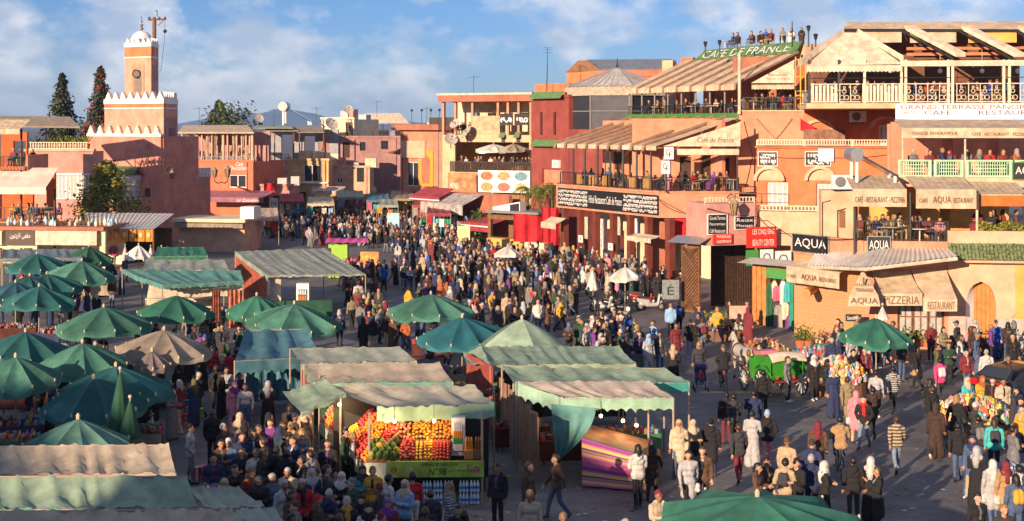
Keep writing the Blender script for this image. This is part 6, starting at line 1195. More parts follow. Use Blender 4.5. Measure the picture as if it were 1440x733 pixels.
# bulbs and lamps under the right stall
BULB = mat('lit bulb', (1, .72, .38), .4, 0, emit=14)
def bulb(p, lab, e=18, lit=True):
    t = thing('light_bulb', lab, 'lamp', p, 'lit bulbs under the stalls'); q = MB(); q.ball(Vector(p), .05, 8, 6); q.build('glass_bulb', BULB, t); q = MB(); q.tube(Vector(p)+Vector((0, 0, .04)), Vector(p)+Vector((0, 0, .45)), .01, n=4); q.build('cord', IRON, t)
    l = bpy.data.lights.new('bulb_light', 'POINT'); l.energy = e; l.color = (1, .62, .28); l.shadow_soft_size = .06; o = bpy.data.objects.new('bulb_light', l); COL.objects.link(o); o.location = Vector(p)-Vector((0, 0, .08)); 
for px, py, Z, lab in ((845, 585, 42.5, 'lit bulb hanging near the hem of the grey pink stall'), (895, 598, 42.3, 'lit bulb over the striped cloth counter end'), (876, 592, 43, 'lit bulb behind the pole of the grey pink stall')): bulb(at(px, py, Z), lab, 14)

# awnings and tarps of the alley shops
rg = random.Random(51); AC = [('maroon', MAROON), ('cream', CREAM), ('dusty green', GREYC), ('blue', BLUEC), ('tan', TANC), ('brick red', clothm('brick red cloth', (.34, .07, .05))), ('pale', CREAM2)]
for i, (x0, y0, x1, y1) in enumerate([(392, 272, 428, 283), (432, 276, 470, 286), (474, 268, 512, 277), (516, 272, 548, 281), (548, 268, 582, 279), (580, 276, 612, 288), (500, 262, 530, 268), (600, 286, 634, 300), (352, 292, 392, 306), (530, 280, 560, 288)]):
    c, m = AC[i % 7]; tent('alley_awning', f'small {c} tarpaulin awning over shop front {["beside the plum awning", "by the straw lampshades", "under the peach wall", "before the brick red house", "by the white tall window", "under the salmon house", "deep in the alley", "beside the silver striped awning", "next to the plaster booth", "in the thick of the alley crowd"][i]}', [(x0+2, y0), (x1-2, y0), (x1, y1), (x0, y1)], m, (3.1, 3.1, 2.7, 2.7), 'alley shop awnings', ribs=3, sag=.08, val=.3, seed=60+i)
    for k in range(4): cc = rg.choice(list(GC)); p = gp(x0+(x1-x0)*(k+.5)/4, y1+2, 2.5); garment(f'{cc} garment hung under an awning of the alley shops', p, .5, rg.uniform(.7, 1.2), GM[cc])
# ================================================================ the fruit and juice stall
FL_, FR_ = gp(513, 712), gp(683, 711); BL_, BR_ = Vector((-6.15, 45.4, 0)), Vector((-.55, 43.2, 0)); FF = Face((FL_.x, FL_.y), (FR_.x, FR_.y)); SFc = Face((BL_.x, BL_.y), (FL_.x, FL_.y))
T = thing('fruit_stall', 'fruit and juice stall with mint hem, numbered green counter panel and lit fruit', 'stall', (FL_+FR_)/2)
mintm = clothm('mint hem', (.32, .52, .38), .15)
canopy(T, gp(458, 540, 2.9), gp(667, 541, 2.85), gp(695, 566, 2.6), gp(530, 572, 2.6), clothm('stained beige green cloth', (.46, .44, .35), .15), ribs=4, sag=.09, val=.42, val_r=.4, vm=mintm, seed=31, scal=False)
canopy(T, gp(397, 551, 2.7), gp(457, 533, 3.0), gp(486, 552, 2.85), gp(424, 580, 2.45), PGREEN, ribs=2, sag=.08, val=.12, seed=32, nm='side_canopy')
for p in (FL_+Vector((.1, .2, 0)), FR_+Vector((-.1, .2, 0)), BL_, BR_, FL_.lerp(BL_, .5)): q = MB(); q.tube(p, p+Vector((0, 0, 2.55)), .035, n=6); q.build('pole', POLEM, T)
q = MB(); fb(q, FF, .05, FF.L-.05, .78, 1.22, -.1, 0); q.build('counter', WOOD, T); q = MB(); fb(q, FF, .62, FF.L-.05, .80, 1.24, .003, .05); pn = q.build('front_panel', mat('lime printed panel', (.34, .50, .06), .5, .35, 3), T)
q = MB(); text_into(q, 'ESPACE DES JUS', FF.M(FF.L*.62, 1.14, .05), 1.0, .09); text_into(q, 'N°98', FF.M(FF.L*.60, .96, .05), .5, .2, .2); text_into(q, 'jus de fruits frais', FF.M(FF.L*.80, .98, .05), .7, .08); q.build('lettering', BLACK, pn)
for u, z, r, m in ((.8, 1.0, .09, 'tagine photo'), (1.0, .93, .08, 'salad photo'), (FF.L-.25, 1.0, .1, 'meat photo'), (FF.L-.45, 1.1, .07, 'bread photo'), (1.25, 1.05, .07, 'rice photo')):
    q = MB(); q.face([FF.P(u+r*math.cos(k*math.pi/6), z+r*math.sin(k*math.pi/6), .06) for k in range(12)]); q.build('fruit_print', MATS[m], pn)
q = MB(); fb(q, SFc, .1, SFc.L, .7, 1.05, -.08, 0); q.build('side_counter', mat('pale printed board', (.45, .48, .36), .6, .3, 3), T); q = MB(); fb(q, FF, 0, .6, .55, 1.2, .0, .04); q.build('corner_panel', mat('pale printed board', (.45, .48, .36), .6, .3, 3), T)
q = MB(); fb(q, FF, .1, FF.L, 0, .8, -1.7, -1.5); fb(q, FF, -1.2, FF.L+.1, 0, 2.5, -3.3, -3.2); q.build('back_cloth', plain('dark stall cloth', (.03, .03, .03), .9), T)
# fruit trays (sloping shelves)
q = MB(); P = [FF.P(.05, 1.2, -.02), FF.P(2.35, 1.2, -.02), FF.P(2.35, 2.02, -1.15), FF.P(.05, 2.02, -1.15)]; poly3(q, P, (P[1]-P[0]).cross(P[3]-P[0]).normalized(), .06); q.build('fruit_shelf', WOOD, T)
q = MB(); P = [SFc.P(.1, 1.1, 0), SFc.P(SFc.L-.1, 1.1, 0), SFc.P(SFc.L-.1, 1.95, -1.0), SFc.P(.1, 1.95, -1.0)]; poly3(q, P, (P[1]-P[0]).cross(P[3]-P[0]).normalized(), .06); q.build('side_shelf', WOOD, T)
FRU = {'oranges': (.80, .26, .02), 'red apples': (.50, .03, .02), 'lemons': (.78, .52, .04), 'pomegranates': (.52, .06, .05), 'pink grapefruit': (.78, .28, .14), 'yellow mangoes': (.72, .38, .03), 'dark plums': (.14, .02, .05)}
FM = {k: mat('skin of '+k, v, .4, .2, 9) for k, v in FRU.items()}
def lowball(mb, c, r):
    p = [(0, 0, 1)]+[(math.cos(a)*.9, math.sin(a)*.9, .42) for a in (0, 1.257, 2.513, 3.77, 5.027)]+[(math.cos(a)*.9, math.sin(a)*.9, -.42) for a in (.628, 1.885, 3.142, 4.4, 5.655)]+[(0, 0, -1)]; c = Vector(c)
    fs = [(0, 1+i, 1+(i+1) % 5) for i in range(5)]+[(1+i, 6+i, 1+(i+1) % 5) for i in range(5)]+[(1+(i+1) % 5, 6+i, 6+(i+1) % 5) for i in range(5)]+[(6+i, 11, 6+(i+1) % 5) for i in range(5)]; mb.add([c+Vector(v)*r for v in p], fs)
frg = random.Random(8)
def pile(f, u0, u1, t0, t1, kind, lab, z0, z1, dep, r=.048, heap=.05):
    mb = MB(); nu, nt_ = max(2, int((u1-u0)/(r*1.9))), max(2, int((t1-t0)*1.35/(r*1.8)))
    for i in range(nu):
        for j in range(nt_):
            t = t0+(t1-t0)*(j+.5)/nt_; u = u0+(u1-u0)*(i+.5)/nu+frg.uniform(-.006, .006); h = heap*math.sin(math.pi*(i+.5)/nu)*math.sin(math.pi*(j+.5)/nt_)*2
            lowball(mb, f.P(u, z0+(z1-z0)*t+r*.9+h, -.02-dep*t), r*frg.uniform(.92, 1.06))
            if heap > .06 and frg.random() < .55: lowball(mb, f.P(u+r, z0+(z1-z0)*t+r*2.3+h, -.02-dep*t), r)
    o = mb.build('fruit_pile', FM[kind], None, True, 'stuff'); return tag(o, lab, 'fruit')
K = dict(z0=1.2, z1=2.02, dep=1.13)
pile(FF, .95, 1.33, .02, .5, 'pomegranates', 'heap of pomegranates next to the melons on the fruit stall', **K, heap=.09); pile(FF, 1.36, 1.58, .02, .5, 'lemons', 'column of lemons beside the pomegranates', **K); pile(FF, 1.6, 1.82, .02, .5, 'yellow mangoes', 'column of yellow mangoes between lemons and apples', **K, heap=.07); pile(FF, 1.85, 2.33, .02, .5, 'red apples', 'block of red apples beside the drinks fridge', **K); pile(FF, .1, .75, .55, .98, 'oranges', 'upper row of oranges above the melons', **K, heap=.08); pile(FF, .8, 1.2, .55, .98, 'pink grapefruit', 'upper heap of pink grapefruit above the pomegranates', **K, heap=.08); pile(FF, 1.25, 1.75, .55, .98, 'yellow mangoes', 'upper heap of mangoes on the fruit stall', **K, heap=.08); pile(FF, 1.8, 2.33, .55, .98, 'oranges', 'upper heap of oranges above the red apples', **K, heap=.07)
K2 = dict(z0=1.1, z1=1.95, dep=.98); kk = ['pink grapefruit', 'oranges', 'red apples', 'oranges', 'pink grapefruit', 'lemons', 'oranges', 'red apples', 'pomegranates', 'oranges']
for i, k in enumerate(kk):
    u0 = .15+i*(SFc.L-.3)/10; a = .55 if i % 2 else .0
    pile(SFc, u0, u0+(SFc.L-.3)/10-.04, .02, .5, k, f'{["first", "second", "third", "fourth", "fifth", "sixth", "seventh", "eighth", "ninth", "tenth"][i]} lower heap of {k} from the back of the fruit stall flank', **K2, heap=.07); k2 = kk[(i+3) % 10]; pile(SFc, u0, u0+(SFc.L-.3)/10-.04, .52, .98, k2, f'{["first", "second", "third", "fourth", "fifth", "sixth", "seventh", "eighth", "ninth", "tenth"][i]} upper heap of {k2} from the back of the fruit stall flank', **K2, heap=.07)
MEL = [mat('dark green melon', (.07, .13, .02), .45, .3, 7), mat('yellow green papaya', (.34, .30, .04), .45, .4, 6)]
for i in range(4):
    for j in range(4):
        q = MB(); t = .06+.12*j; c = FF.P(.17+i*.2+(.08 if j % 2 else 0), 1.2+.82*t+.12, -.02-1.13*t); M = Matrix.Rotation(.4, 4, 'X'); q.lathe([(.005, -.15), (.07, -.1), (.095, -.02), (.08, .07), (.04, .13), (.005, .15)], c, 9, M)
        o = q.build('melon', MEL[1] if (i*3+j) % 5 == 0 else MEL[0], None, True); tag(o, ['dark green', 'yellow green'][(i*3+j) % 5 == 0]+' melon stacked at the corner of the fruit stall', 'melon', 'melons on the fruit stall')
fridge(FF.P(2.56, 1.22, -.55)+Vector((0, 0, 0)), 'white drinks fridge on the fruit stall counter', .56)
for i in range(2):
    t = thing('bottle_crate', ['crate of orange juice bottles beside the counter fridge', 'crate of brown jars at the end of the fruit counter'][i], 'crate', FF.P(2.85+i*.28, 1.23, -.4)); c = FF.P(2.87+i*.27, 1.23, -.35); q = MB(); q.box(c+Vector((0, 0, .12)), (.25, .3, .24)); q.build('crate', [OWOOD, WOOD][i], t)
    for k in range(6): q = MB(); q.lathe([(.035, .22), (.035, .5), (.015, .58)], c+Vector((-.07+.07*(k % 3), -.06+.12*(k//3), 0)), 7); q.build('bottle', [FM['oranges'], mat('amber jar', (.25, .10, .02), .3, .2)][i], t)
# shrink-wrapped water packs
WB = mat('water bottle plastic', (.55, .66, .74), .15, .15, 9); WL = mat('blue bottle label', (.05, .20, .50), .4, .2, 9)
for row, (u0, n, h) in enumerate(((1.6, 3, 2), (2.62, 2, 2))):
    for a in range(n):
        for b in range(h):
            u = u0+a*.3; t = thing('water_pack', f'{["lower", "upper"][b]} shrink-wrapped pack of water bottles under the {["middle", "end"][row]} of the fruit counter', 'water bottles', FF.P(u, .02+b*.34, -.25), 'water packs under the fruit stall')
            for i in range(3):
                q = MB(); c = FF.P(u+.02+i*.09, .02+b*.34, -.12); q.lathe([(.042, 0), (.042, .21), (.018, .28), (.018, .31)], c, 8); o = q.build('bottle', WB, t); q = MB(); q.lathe([(.044, .08), (.044, .15)], c, 8); q.build('label', WL, o)
for k, (u, d, f) in enumerate(((.8, -.3, FF), (1.9, -.3, FF), (1.5, .1, SFc), (3.6, .1, SFc))): bulb(f.P(u, 2.28, d), ['lit bulb above the melons', 'lit bulb above the red apples', 'lit bulb above the back of the fruit stall flank', 'lit bulb above the front of the fruit stall flank'][k], 26)
# ================================================================ tables of wares
IT = [(.60, .08, .05), (.65, .5, .1), (.08, .2, .5), (.6, .58, .52), (.05, .3, .2), (.3, .15, .06), (.7, .3, .1), (.03, .03, .04), (.5, .1, .3), (.35, .32, .28), (.55, .4, .22), (.1, .1, .12)]
GOODS = vcol_mat('mixed wares', .6)
def wares_proto(seed, cloth, nm, lab, dark=.6):
    rg = random.Random(seed); t = local('wares_table', lab, 'table', 'tables of wares under the parasols')
    q = MB(); q.box((0, 0, .72), (1.8, .9, .05)); q.build('table_top', WOOD, t); q = MB()
    q.grid(lambda a, b: Vector((-.92+1.84*a, -.47-.03*b+.02*math.sin(a*25)*b, .755-.6*b)), 20, 2); q.build('table_cloth', cloth, t)
    for x in (-.8, .8):
        for y in (-.35, .35): q = MB(); q.box((x, y, .35), (.06, .06, .7)); q.build('leg', WOOD, t)
    q = MB()
    for i in range(110):
        q.col = tuple(c*rg.uniform(.35, 1) for c in rg.choice(IT)); x, y = rg.uniform(-.85, .85), rg.uniform(-.42, .42); s = rg.uniform(.03, .09); k = rg.random()
        if k < .4: q.box((x, y, .745+s), (s*1.6, s*1.4, s*2), rg.uniform(0, 3))
        elif k < .7: q.lathe([(s*.5, 0), (s*.8, s), (s*.5, s*1.8), (s*.25, s*2.6)], (x, y, .745), 6)
        else: lowball(q, (x, y, .745+s*.7), s*.8)
    q.build('wares', GOODS, t, kind='stuff'); return t
W1 = wares_proto(1, clothm('dark red table cloth', (.10, .025, .02)), 'a', 'x'); W2 = wares_proto(2, clothm('navy table cloth', (.03, .04, .10)), 'b', 'x'); W3 = wares_proto(3, clothm('sand table cloth', (.40, .32, .22)), 'c', 'x'); W4 = wares_proto(4, clothm('green table cloth', (.04, .16, .09)), 'd', 'x')
WN = {W1: 'dark red', W2: 'navy', W3: 'sand', W4: 'green'}
for i, (px, py, rz, wh) in enumerate([(25, 482, 10, 'under the dark navy parasol'), (80, 490, -5, 'under the blue green parasol'), (130, 530, 8, 'under the bright panelled parasol'), (175, 532, -12, 'at the edge of the bright panelled parasol'), (240, 575, 5, 'under the large tan parasol'), (25, 628, 15, 'under the folded-edge parasol'), (70, 622, -20, 'beside the folded-edge parasol'), (30, 650, 0, 'in the trinket rows'), (85, 660, 12, 'in the trinket rows by the teal pair'), (140, 668, -8, 'under the scalloped dark teal parasol'), (190, 640, 4, 'under the broad dark teal parasol'), (265, 508, 5, 'behind the cream food counter'), (40, 578, 5, 'under the low teal parasol'), (115, 600, -6, 'under the pale parasol behind the teal pair'), (650, 550, 6, 'under the deep blue green parasol'), (690, 560, -8, 'beside the peaked tent'), (608, 505, 3, 'under the grey green lane parasol'), (425, 522, 2, 'under the parasol by the lane'), (365, 506, -4, 'under the striped curtains'), (710, 600, 8, 'deep in the brick red sided stall'), (730, 630, 12, 'beside the fruit stall end'), (690, 585, 80, 'behind the fruit stall end'), (1218, 505, 5, 'under the corner restaurant parasol'), (1175, 505, -10, 'beside the green carriage lane'), (250, 450, 0, 'beside the cream food counter'), (110, 440, 0, 'under the far pale parasol'), (140, 418, 5, 'near the round red sign'), (885, 640, 10, 'under the teal hemmed stall'), (800, 650, 0, 'inside the teal hemmed stall'), (500, 640, 8, 'under the tan beige tent'), (580, 640, 0, 'inside the tan beige tent'), (470, 600, 0, 'under the grey beige tent'), (545, 602, 4, 'inside the grey beige tent')]):
    w = (W1, W2, W3, W4)[i % 4]; o = place(w, gp(px, py), R(rz), f'{WN[w]} clothed table of small wares {wh}')
# dark hangings that close the backs of the tents
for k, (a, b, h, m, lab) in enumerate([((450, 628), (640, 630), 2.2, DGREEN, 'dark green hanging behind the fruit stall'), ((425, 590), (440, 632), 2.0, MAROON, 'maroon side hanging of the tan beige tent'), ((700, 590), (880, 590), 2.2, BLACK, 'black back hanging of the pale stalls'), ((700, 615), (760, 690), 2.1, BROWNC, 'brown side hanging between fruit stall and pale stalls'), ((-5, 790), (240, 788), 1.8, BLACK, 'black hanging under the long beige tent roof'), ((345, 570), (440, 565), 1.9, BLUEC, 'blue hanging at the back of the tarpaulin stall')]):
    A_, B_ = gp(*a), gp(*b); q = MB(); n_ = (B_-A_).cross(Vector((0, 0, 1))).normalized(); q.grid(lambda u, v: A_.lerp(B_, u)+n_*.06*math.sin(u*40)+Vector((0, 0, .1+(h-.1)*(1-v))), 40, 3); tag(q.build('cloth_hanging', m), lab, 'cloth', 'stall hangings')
# ================================================================ people
def person_shapes(pose='stand', arms='down', garment='jacket', head='short', extra=None):
    S = []                                   # (a, b, r0, r1, region): 0 skin 1 top 2 bottom 3 shoes 4 head 5 accent
    V = Vector; dz = -.42 if pose in ('sit', 'ride') else 0.0; lean = {'ride': -.16, 'walk': -.03, 'bend': -.25}.get(pose, 0)
    def B(x, y, z): return V((x, y+lean*max(0, (z-.9))/.6, z+dz))
    if pose in ('sit', 'ride'):
        k = .5 if pose == 'sit' else .6; legs = [[B(s*.1, 0, .92), V((s*.14, -.43, k+.03)), V((s*.14, -.38 if pose == 'sit' else -.25, .1 if pose == 'sit' else .2)), V((s*.15, -.55 if pose == 'sit' else -.4, .05 if pose == 'sit' else .16))] for s in (-1, 1)]
    elif pose == 'walk':
        legs = [[V((-.09, 0, .92)), V((-.09, -.17, .51)), V((-.09, -.24, .10)), V((-.1, -.41, .06))], [V((.09, 0, .92)), V((.09, .06, .50)), V((.09, .33, .17)), V((.1, .24, .04))]]
    elif pose == 'step':
        legs = [[V((-.09, 0, .92)), V((-.1, -.08, .50)), V((-.1, -.07, .09)), V((-.11, -.24, .04))], [V((.09, 0, .92)), V((.1, .03, .50)), V((.1, .16, .10)), V((.11, .01, .04))]]
    else:
        legs = [[V((s*.09, 0, .92)), V((s*.1, -.015, .5)), V((s*.105, .02, .09)), V((s*.125, -.15, .04))] for s in (-1, 1)]
    for h, k, a, t in legs:
        S += [(h, k, .095, .065, 2), (k, a, .068, .05, 2), (a+(V((0, .03, -.035)) if pose != 'walk' else V((0, .03, -.02))), t, .048, .038, 3)]
    w = 1.0 if garment in ('shirt', 'dress') else 1.1
    S += [(B(-.07, 0, .96), B(.07, 0, .96), .115, .115, 2 if garment == 'shirt' else 1), (B(-.06, 0, 1.1), B(.06, 0, 1.1), .105*w, .105*w, 1), (B(-.085, .0, 1.28), B(.085, .0, 1.28), .112*w, .112*w, 1), (B(-.15, .01, 1.4), B(.15, .01, 1.4), .066, .066, 1), (B(0, .01, 1.42), B(0, -.005, 1.53), .056, .052, 0)]
    if garment in ('jacket', 'coat'): S.append((B(-.075, 0, .9), B(.075, 0, .9), .135, .135, 1)); S.append((B(-.06, .05, 1.45), B(.06, .05, 1.45), .066, .066, 1)); S.append((B(-.04, .1, 1.4), B(.04, .1, 1.36), .06, .06, 1))
    if garment == 'coat' and pose != 'sit': S += [(B(-.05, .02, .9), B(-.07, .03, .55), .13, .15, 1), (B(.05, .02, .9), B(.07, .03, .55), .13, .15, 1)]
    if garment in ('robe', 'dress'):
        top = .95
        if pose in ('sit', 'ride'): S += [(V((-.1, -.05, .5)), V((-.13, -.42, .5)), .14, .12, 1), (V((.1, -.05, .5)), V((.13, -.42, .5)), .14, .12, 1), (V((0, -.42, .48)), V((0, -.44, .12)), .19, .2, 1)]
        else:
            s_ = .1 if pose == 'walk' else .02; S += [(V((-.06, 0, top)), V((-.1, -s_, .13)), .15, .165, 1), (V((.06, 0, top)), V((.1, s_, .13)), .15, .165, 1)]
    for s in (-1, 1):
        sh = B(s*.195, .01, 1.38)
        if arms == 'down': el, wr = B(s*.25, .03, 1.12), B(s*.255, -.06, .88)
        elif arms == 'swing': el, wr = B(s*.245, .03+s*.1, 1.12), B(s*.24, -.05+s*.2, .9)
        elif arms == 'front': el, wr = B(s*.23, -.03, 1.12), B(s*.08, -.28, 1.16)
        elif arms == 'phone': el, wr = B(s*.23, -.05, 1.13), (B(.1, -.27, 1.36) if s > 0 else B(-.13, -.22, 1.1))
        elif arms == 'folded': el, wr = B(s*.24, -.02, 1.13), B(-s*.06, -.19, 1.16)
        elif arms == 'bars': el, wr = B(s*.27, -.12, 1.14), B(s*.27, -.42, 1.08)
        elif arms == 'pocket': el, wr = B(s*.28, .05, 1.12), B(s*.17, -.06, .95)
        elif arms == 'table': el, wr = B(s*.24, -.06, 1.12), B(s*.14, -.32, 1.12)
        else: el, wr = B(s*.25, .03, 1.12), B(s*.255, -.06, .88)
        fat = 1.25 if garment in ('jacket', 'coat', 'robe') else 1.0; d = (wr-el).normalized()
        S += [(sh, el, .06*fat, .05*fat, 1), (el, wr, .05*fat, .036*fat, 1), (wr+d*.02, wr+d*.09, .034, .036, 0)]
        S.append(('hand', wr+d*.1, d, s))
    hz = 1.0
    S += [(B(0, -.005, 1.615), B(0, -.01, 1.63), .095, .095, 0), (B(0, -.05, 1.56), B(0, -.055, 1.55), .058, .05, 0), (B(0, -.108, 1.59), B(0, -.118, 1.575), .016, .017, 0), (B(-.093, 0, 1.6), B(.093, 0, 1.6), .018, .018, 0)]
    if head == 'short': S += [(B(0, .03, 1.64), B(0, .0, 1.672), .104, .092, 4), (B(-.07, .02, 1.6), B(.07, .02, 1.6), .03, .03, 4)]
    elif head == 'long': S += [(B(0, .025, 1.645), B(0, .005, 1.665), .102, .095, 4), (B(0, .06, 1.6), B(0, .085, 1.38), .09, .06, 4), (B(-.07, .03, 1.56), B(-.08, .03, 1.42), .05, .04, 4), (B(.07, .03, 1.56), B(.08, .03, 1.42), .05, .04, 4)]
    elif head == 'bun': S += [(B(0, .025, 1.645), B(0, .005, 1.665), .1, .09, 4), (B(0, .11, 1.66), B(0, .12, 1.66), .05, .05, 4)]
    elif head == 'hijab': S += [(B(0, .03, 1.63), B(0, .012, 1.65), .115, .108, 4), (B(0, .04, 1.55), B(0, .02, 1.44), .112, .12, 4), (B(0, -.03, 1.5), B(0, -.03, 1.38), .085, .115, 4), (B(-.1, .01, 1.42), B(.1, .01, 1.42), .09, .09, 4), (B(0, .08, 1.4), B(0, .1, 1.22), .11, .07, 4)]
    elif head == 'beanie': S += [(B(0, .015, 1.67), B(0, .015, 1.7), .104, .085, 4)]
    elif head == 'cap': S += [(B(0, .012, 1.672), B(0, .012, 1.68), .1, .095, 4), (B(0, -.1, 1.665), B(0, -.16, 1.66), .045, .03, 4)]
    elif head == 'hood': S += [(B(0, .04, 1.65), B(0, .03, 1.67), .118, .105, 1), (B(0, .06, 1.55), B(0, .05, 1.43), .105, .11, 1), (B(0, .05, 1.72), B(0, .09, 1.78), .05, .015, 1)]
    if extra == 'backpack': S += [(B(-.06, .19, 1.12), B(-.06, .17, 1.32), .09, .08, 5), (B(.06, .19, 1.12), B(.06, .17, 1.32), .09, .08, 5)]
    elif extra == 'bag': S += [(B(.26, .02, .78), B(.26, .02, .66), .07, .08, 5), (B(.26, -.08, .68), B(.26, .1, .68), .065, .065, 5)]
    elif extra == 'scarf': S += [(B(-.05, -.03, 1.47), B(.05, -.03, 1.47), .075, .075, 5), (B(.05, -.12, 1.42), B(.06, -.135, 1.1), .04, .035, 5)]
    return S
def caps(mb, a, b, r0, r1, n=10):
    a, b = Vector(a), Vector(b); d = b-a; d = d.normalized() if d.length > 1e-5 else Vector((0, 0, 1)); x = d.orthogonal().normalized(); y = d.cross(x); vs = []; rings = []
    for k in range(1, 4): t = math.pi/2*(1-k/3); rings.append((a-d*r0*math.sin(t), r0*math.cos(t)))
    for k in range(0, 3): t = math.pi/2*k/3; rings.append((b+d*r1*math.sin(t), r1*math.cos(t)))
    vs.append(a-d*r0)
    for c, r in rings:
        for i in range(n): q = 2*math.pi*i/n; vs.append(c+x*math.cos(q)*r+y*math.sin(q)*r)
    vs.append(b+d*r1); m = len(rings); fs = [(0, 1+(i+1) % n, 1+i) for i in range(n)]
    for k in range(m-1): fs += [(1+k*n+i, 1+k*n+(i+1) % n, 1+(k+1)*n+(i+1) % n, 1+(k+1)*n+i) for i in range(n)]
    e = 1+m*n; fs += [(1+(m-1)*n+i, 1+(m-1)*n+(i+1) % n, e) for i in range(n)]; mb.add(vs, fs)
def person_mesh(name, voxel=.021, ratio=None, **kw):
    S = person_shapes(**kw); C_ = [s for s in S if s[0] != 'hand']; H = [s for s in S if s[0] == 'hand']; mb = MB()
    for s in C_: caps(mb, s[0], s[1], s[2], s[3])
    o = mb.build('tmp', [BLACK]); m = o.modifiers.new('r', 'REMESH'); m.mode = 'VOXEL'; m.voxel_size = voxel
    m = o.modifiers.new('s', 'SMOOTH'); m.factor = .5; m.iterations = 2
    if ratio: m = o.modifiers.new('d', 'DECIMATE'); m.ratio = ratio
    me = bpy.data.meshes.new_from_object(o.evaluated_get(bpy.context.evaluated_depsgraph_get())); tm = o.data; bpy.data.objects.remove(o); bpy.data.meshes.remove(tm)
    sit = kw.get('pose') in ('sit', 'ride'); nv = len(me.vertices); v = np.empty(nv*3); me.vertices.foreach_get('co', v); v = v.reshape(-1, 3)
    faces = [tuple(p.vertices) for p in me.polygons]; ctr = np.array([v[list(f)].mean(0) for f in faces]); best = np.full(len(faces), 9.0); reg = np.zeros(len(faces), int)
    for s in C_:
        a, b = np.array(s[0]), np.array(s[1]); d = b-a; L2 = max(1e-9, d @ d); t = np.clip((ctr-a) @ d/L2, 0, 1); dist = np.linalg.norm(ctr-a-t[:, None]*d, axis=1)-(s[2]+(s[3]-s[2])*t)
        k = dist < best-1e-4; best[k] = dist[k]; reg[k] = s[4]
    fx = (np.abs(ctr[:, 0]) < .034) & (ctr[:, 1] < -.05) & (ctr[:, 2] > (.7 if sit else 1.12)) & (reg == 1)
    if kw['garment'] in ('jacket', 'coat') and kw.get('arms') not in ('folded', 'front'): reg[fx] = 5
    nr = np.empty(nv*3); me.vertices.foreach_get('normal', nr); nr = nr.reshape(-1, 3); vr = np.zeros(nv); 
    for f_, r_ in zip(faces, reg):
        if r_ in (1, 2): vr[list(f_)] = 1
    a_ = np.arctan2(v[:, 1], v[:, 0]); wv = np.sin(v[:, 2]*46+3*np.sin(a_*2+v[:, 2]*9))*.5+np.sin(a_*9+v[:, 2]*14)*.6; v = v+nr*(vr*wv*.0065)[:, None]
    out = MB(); out.v = [tuple(p) for p in v]; out.f = faces; out.m = [int(r) for r in reg]
    if not ratio:                            # fingers and eyes
        for _, p, d, s in H:
            out.mi = 0; side = d.cross(Vector((0, 1, 0))); side = side.normalized() if side.length > .1 else Vector((1, 0, 0)); inn = Vector((0, -1, 0)) if abs(d.y) < .7 else Vector((0, 0, -1))
            for k, l in enumerate((.062, .072, .068, .052)):
                b0 = p+side*(k-1.5)*.019; b1 = b0+d*l*.55+inn*.006; out.tube(b0-d*.02, b1, .0095, .009, 5); out.tube(b1, b1+(d+inn*.6).normalized()*l*.5, .009, .007, 5)
            b0 = p-d*.04-side*.03; b1 = b0+(d*.5-side).normalized()*.035; out.tube(b0, b1, .011, .01, 5); out.tube(b1, b1+(d+inn*.3).normalized()*.03, .01, .008, 5)
        out.mi = 3; hz = -.42 if kw.get('pose') in ('sit', 'ride') else 0; ln = {'ride': -.16, 'walk': -.03}.get(kw.get('pose'), 0)*(.71/.6)
        for s in (-1, 1): out.ball((s*.034, -.092+ln, 1.615+hz), .011, 6, 4)
    bpy.data.meshes.remove(me); r = out.mesh(name, [BLACK]*6, True); return r
PR = {
 'stand_m': dict(pose='stand', arms='down', garment='jacket', head='short'), 'walk_m': dict(pose='walk', arms='swing', garment='jacket', head='short'), 'walk_m2': dict(pose='step', arms='pocket', garment='jacket', head='beanie'), 'phone_m': dict(pose='stand', arms='phone', garment='coat', head='short'),
 'pack_m': dict(pose='walk', arms='swing', garment='jacket', head='short', extra='backpack'), 'cap_m': dict(pose='step', arms='front', garment='jacket', head='cap'), 'shirt_m': dict(pose='step', arms='down', garment='shirt', head='short'), 'fold_m': dict(pose='stand', arms='folded', garment='jacket', head='short'),
 'long_w': dict(pose='step', arms='front', garment='jacket', head='long'), 'walk_w': dict(pose='walk', arms='swing', garment='coat', head='long', extra='bag'), 'bag_w': dict(pose='stand', arms='down', garment='coat', head='bun', extra='bag'), 'pack_w': dict(pose='stand', arms='down', garment='jacket', head='long', extra='backpack'),
 'hij_robe': dict(pose='stand', arms='front', garment='robe', head='hijab'), 'hij_walk': dict(pose='walk', arms='down', garment='robe', head='hijab'), 'hij_coat': dict(pose='step', arms='down', garment='coat', head='hijab', extra='bag'), 'hij_jack': dict(pose='step', arms='folded', garment='jacket', head='hijab'),
 'djel': dict(pose='walk', arms='down', garment='robe', head='hood'), 'djel_s': dict(pose='stand', arms='folded', garment='robe', head='short'), 'scarf_m': dict(pose='walk', arms='pocket', garment='jacket', head='short', extra='scarf'), 'beanie_robe': dict(pose='stand', arms='down', garment='robe', head='cap'),
 'sit_m': dict(pose='sit', arms='table', garment='jacket', head='short'), 'sit_w': dict(pose='sit', arms='table', garment='shirt', head='long'), 'sit_h': dict(pose='sit', arms='front', garment='robe', head='hijab'), 'ride_m': dict(pose='ride', arms='bars', garment='jacket', head='short'), 'ride_b': dict(pose='ride', arms='bars', garment='jacket', head='beanie')}
PM = {k: person_mesh('person_'+k, **v) for k, v in PR.items()}
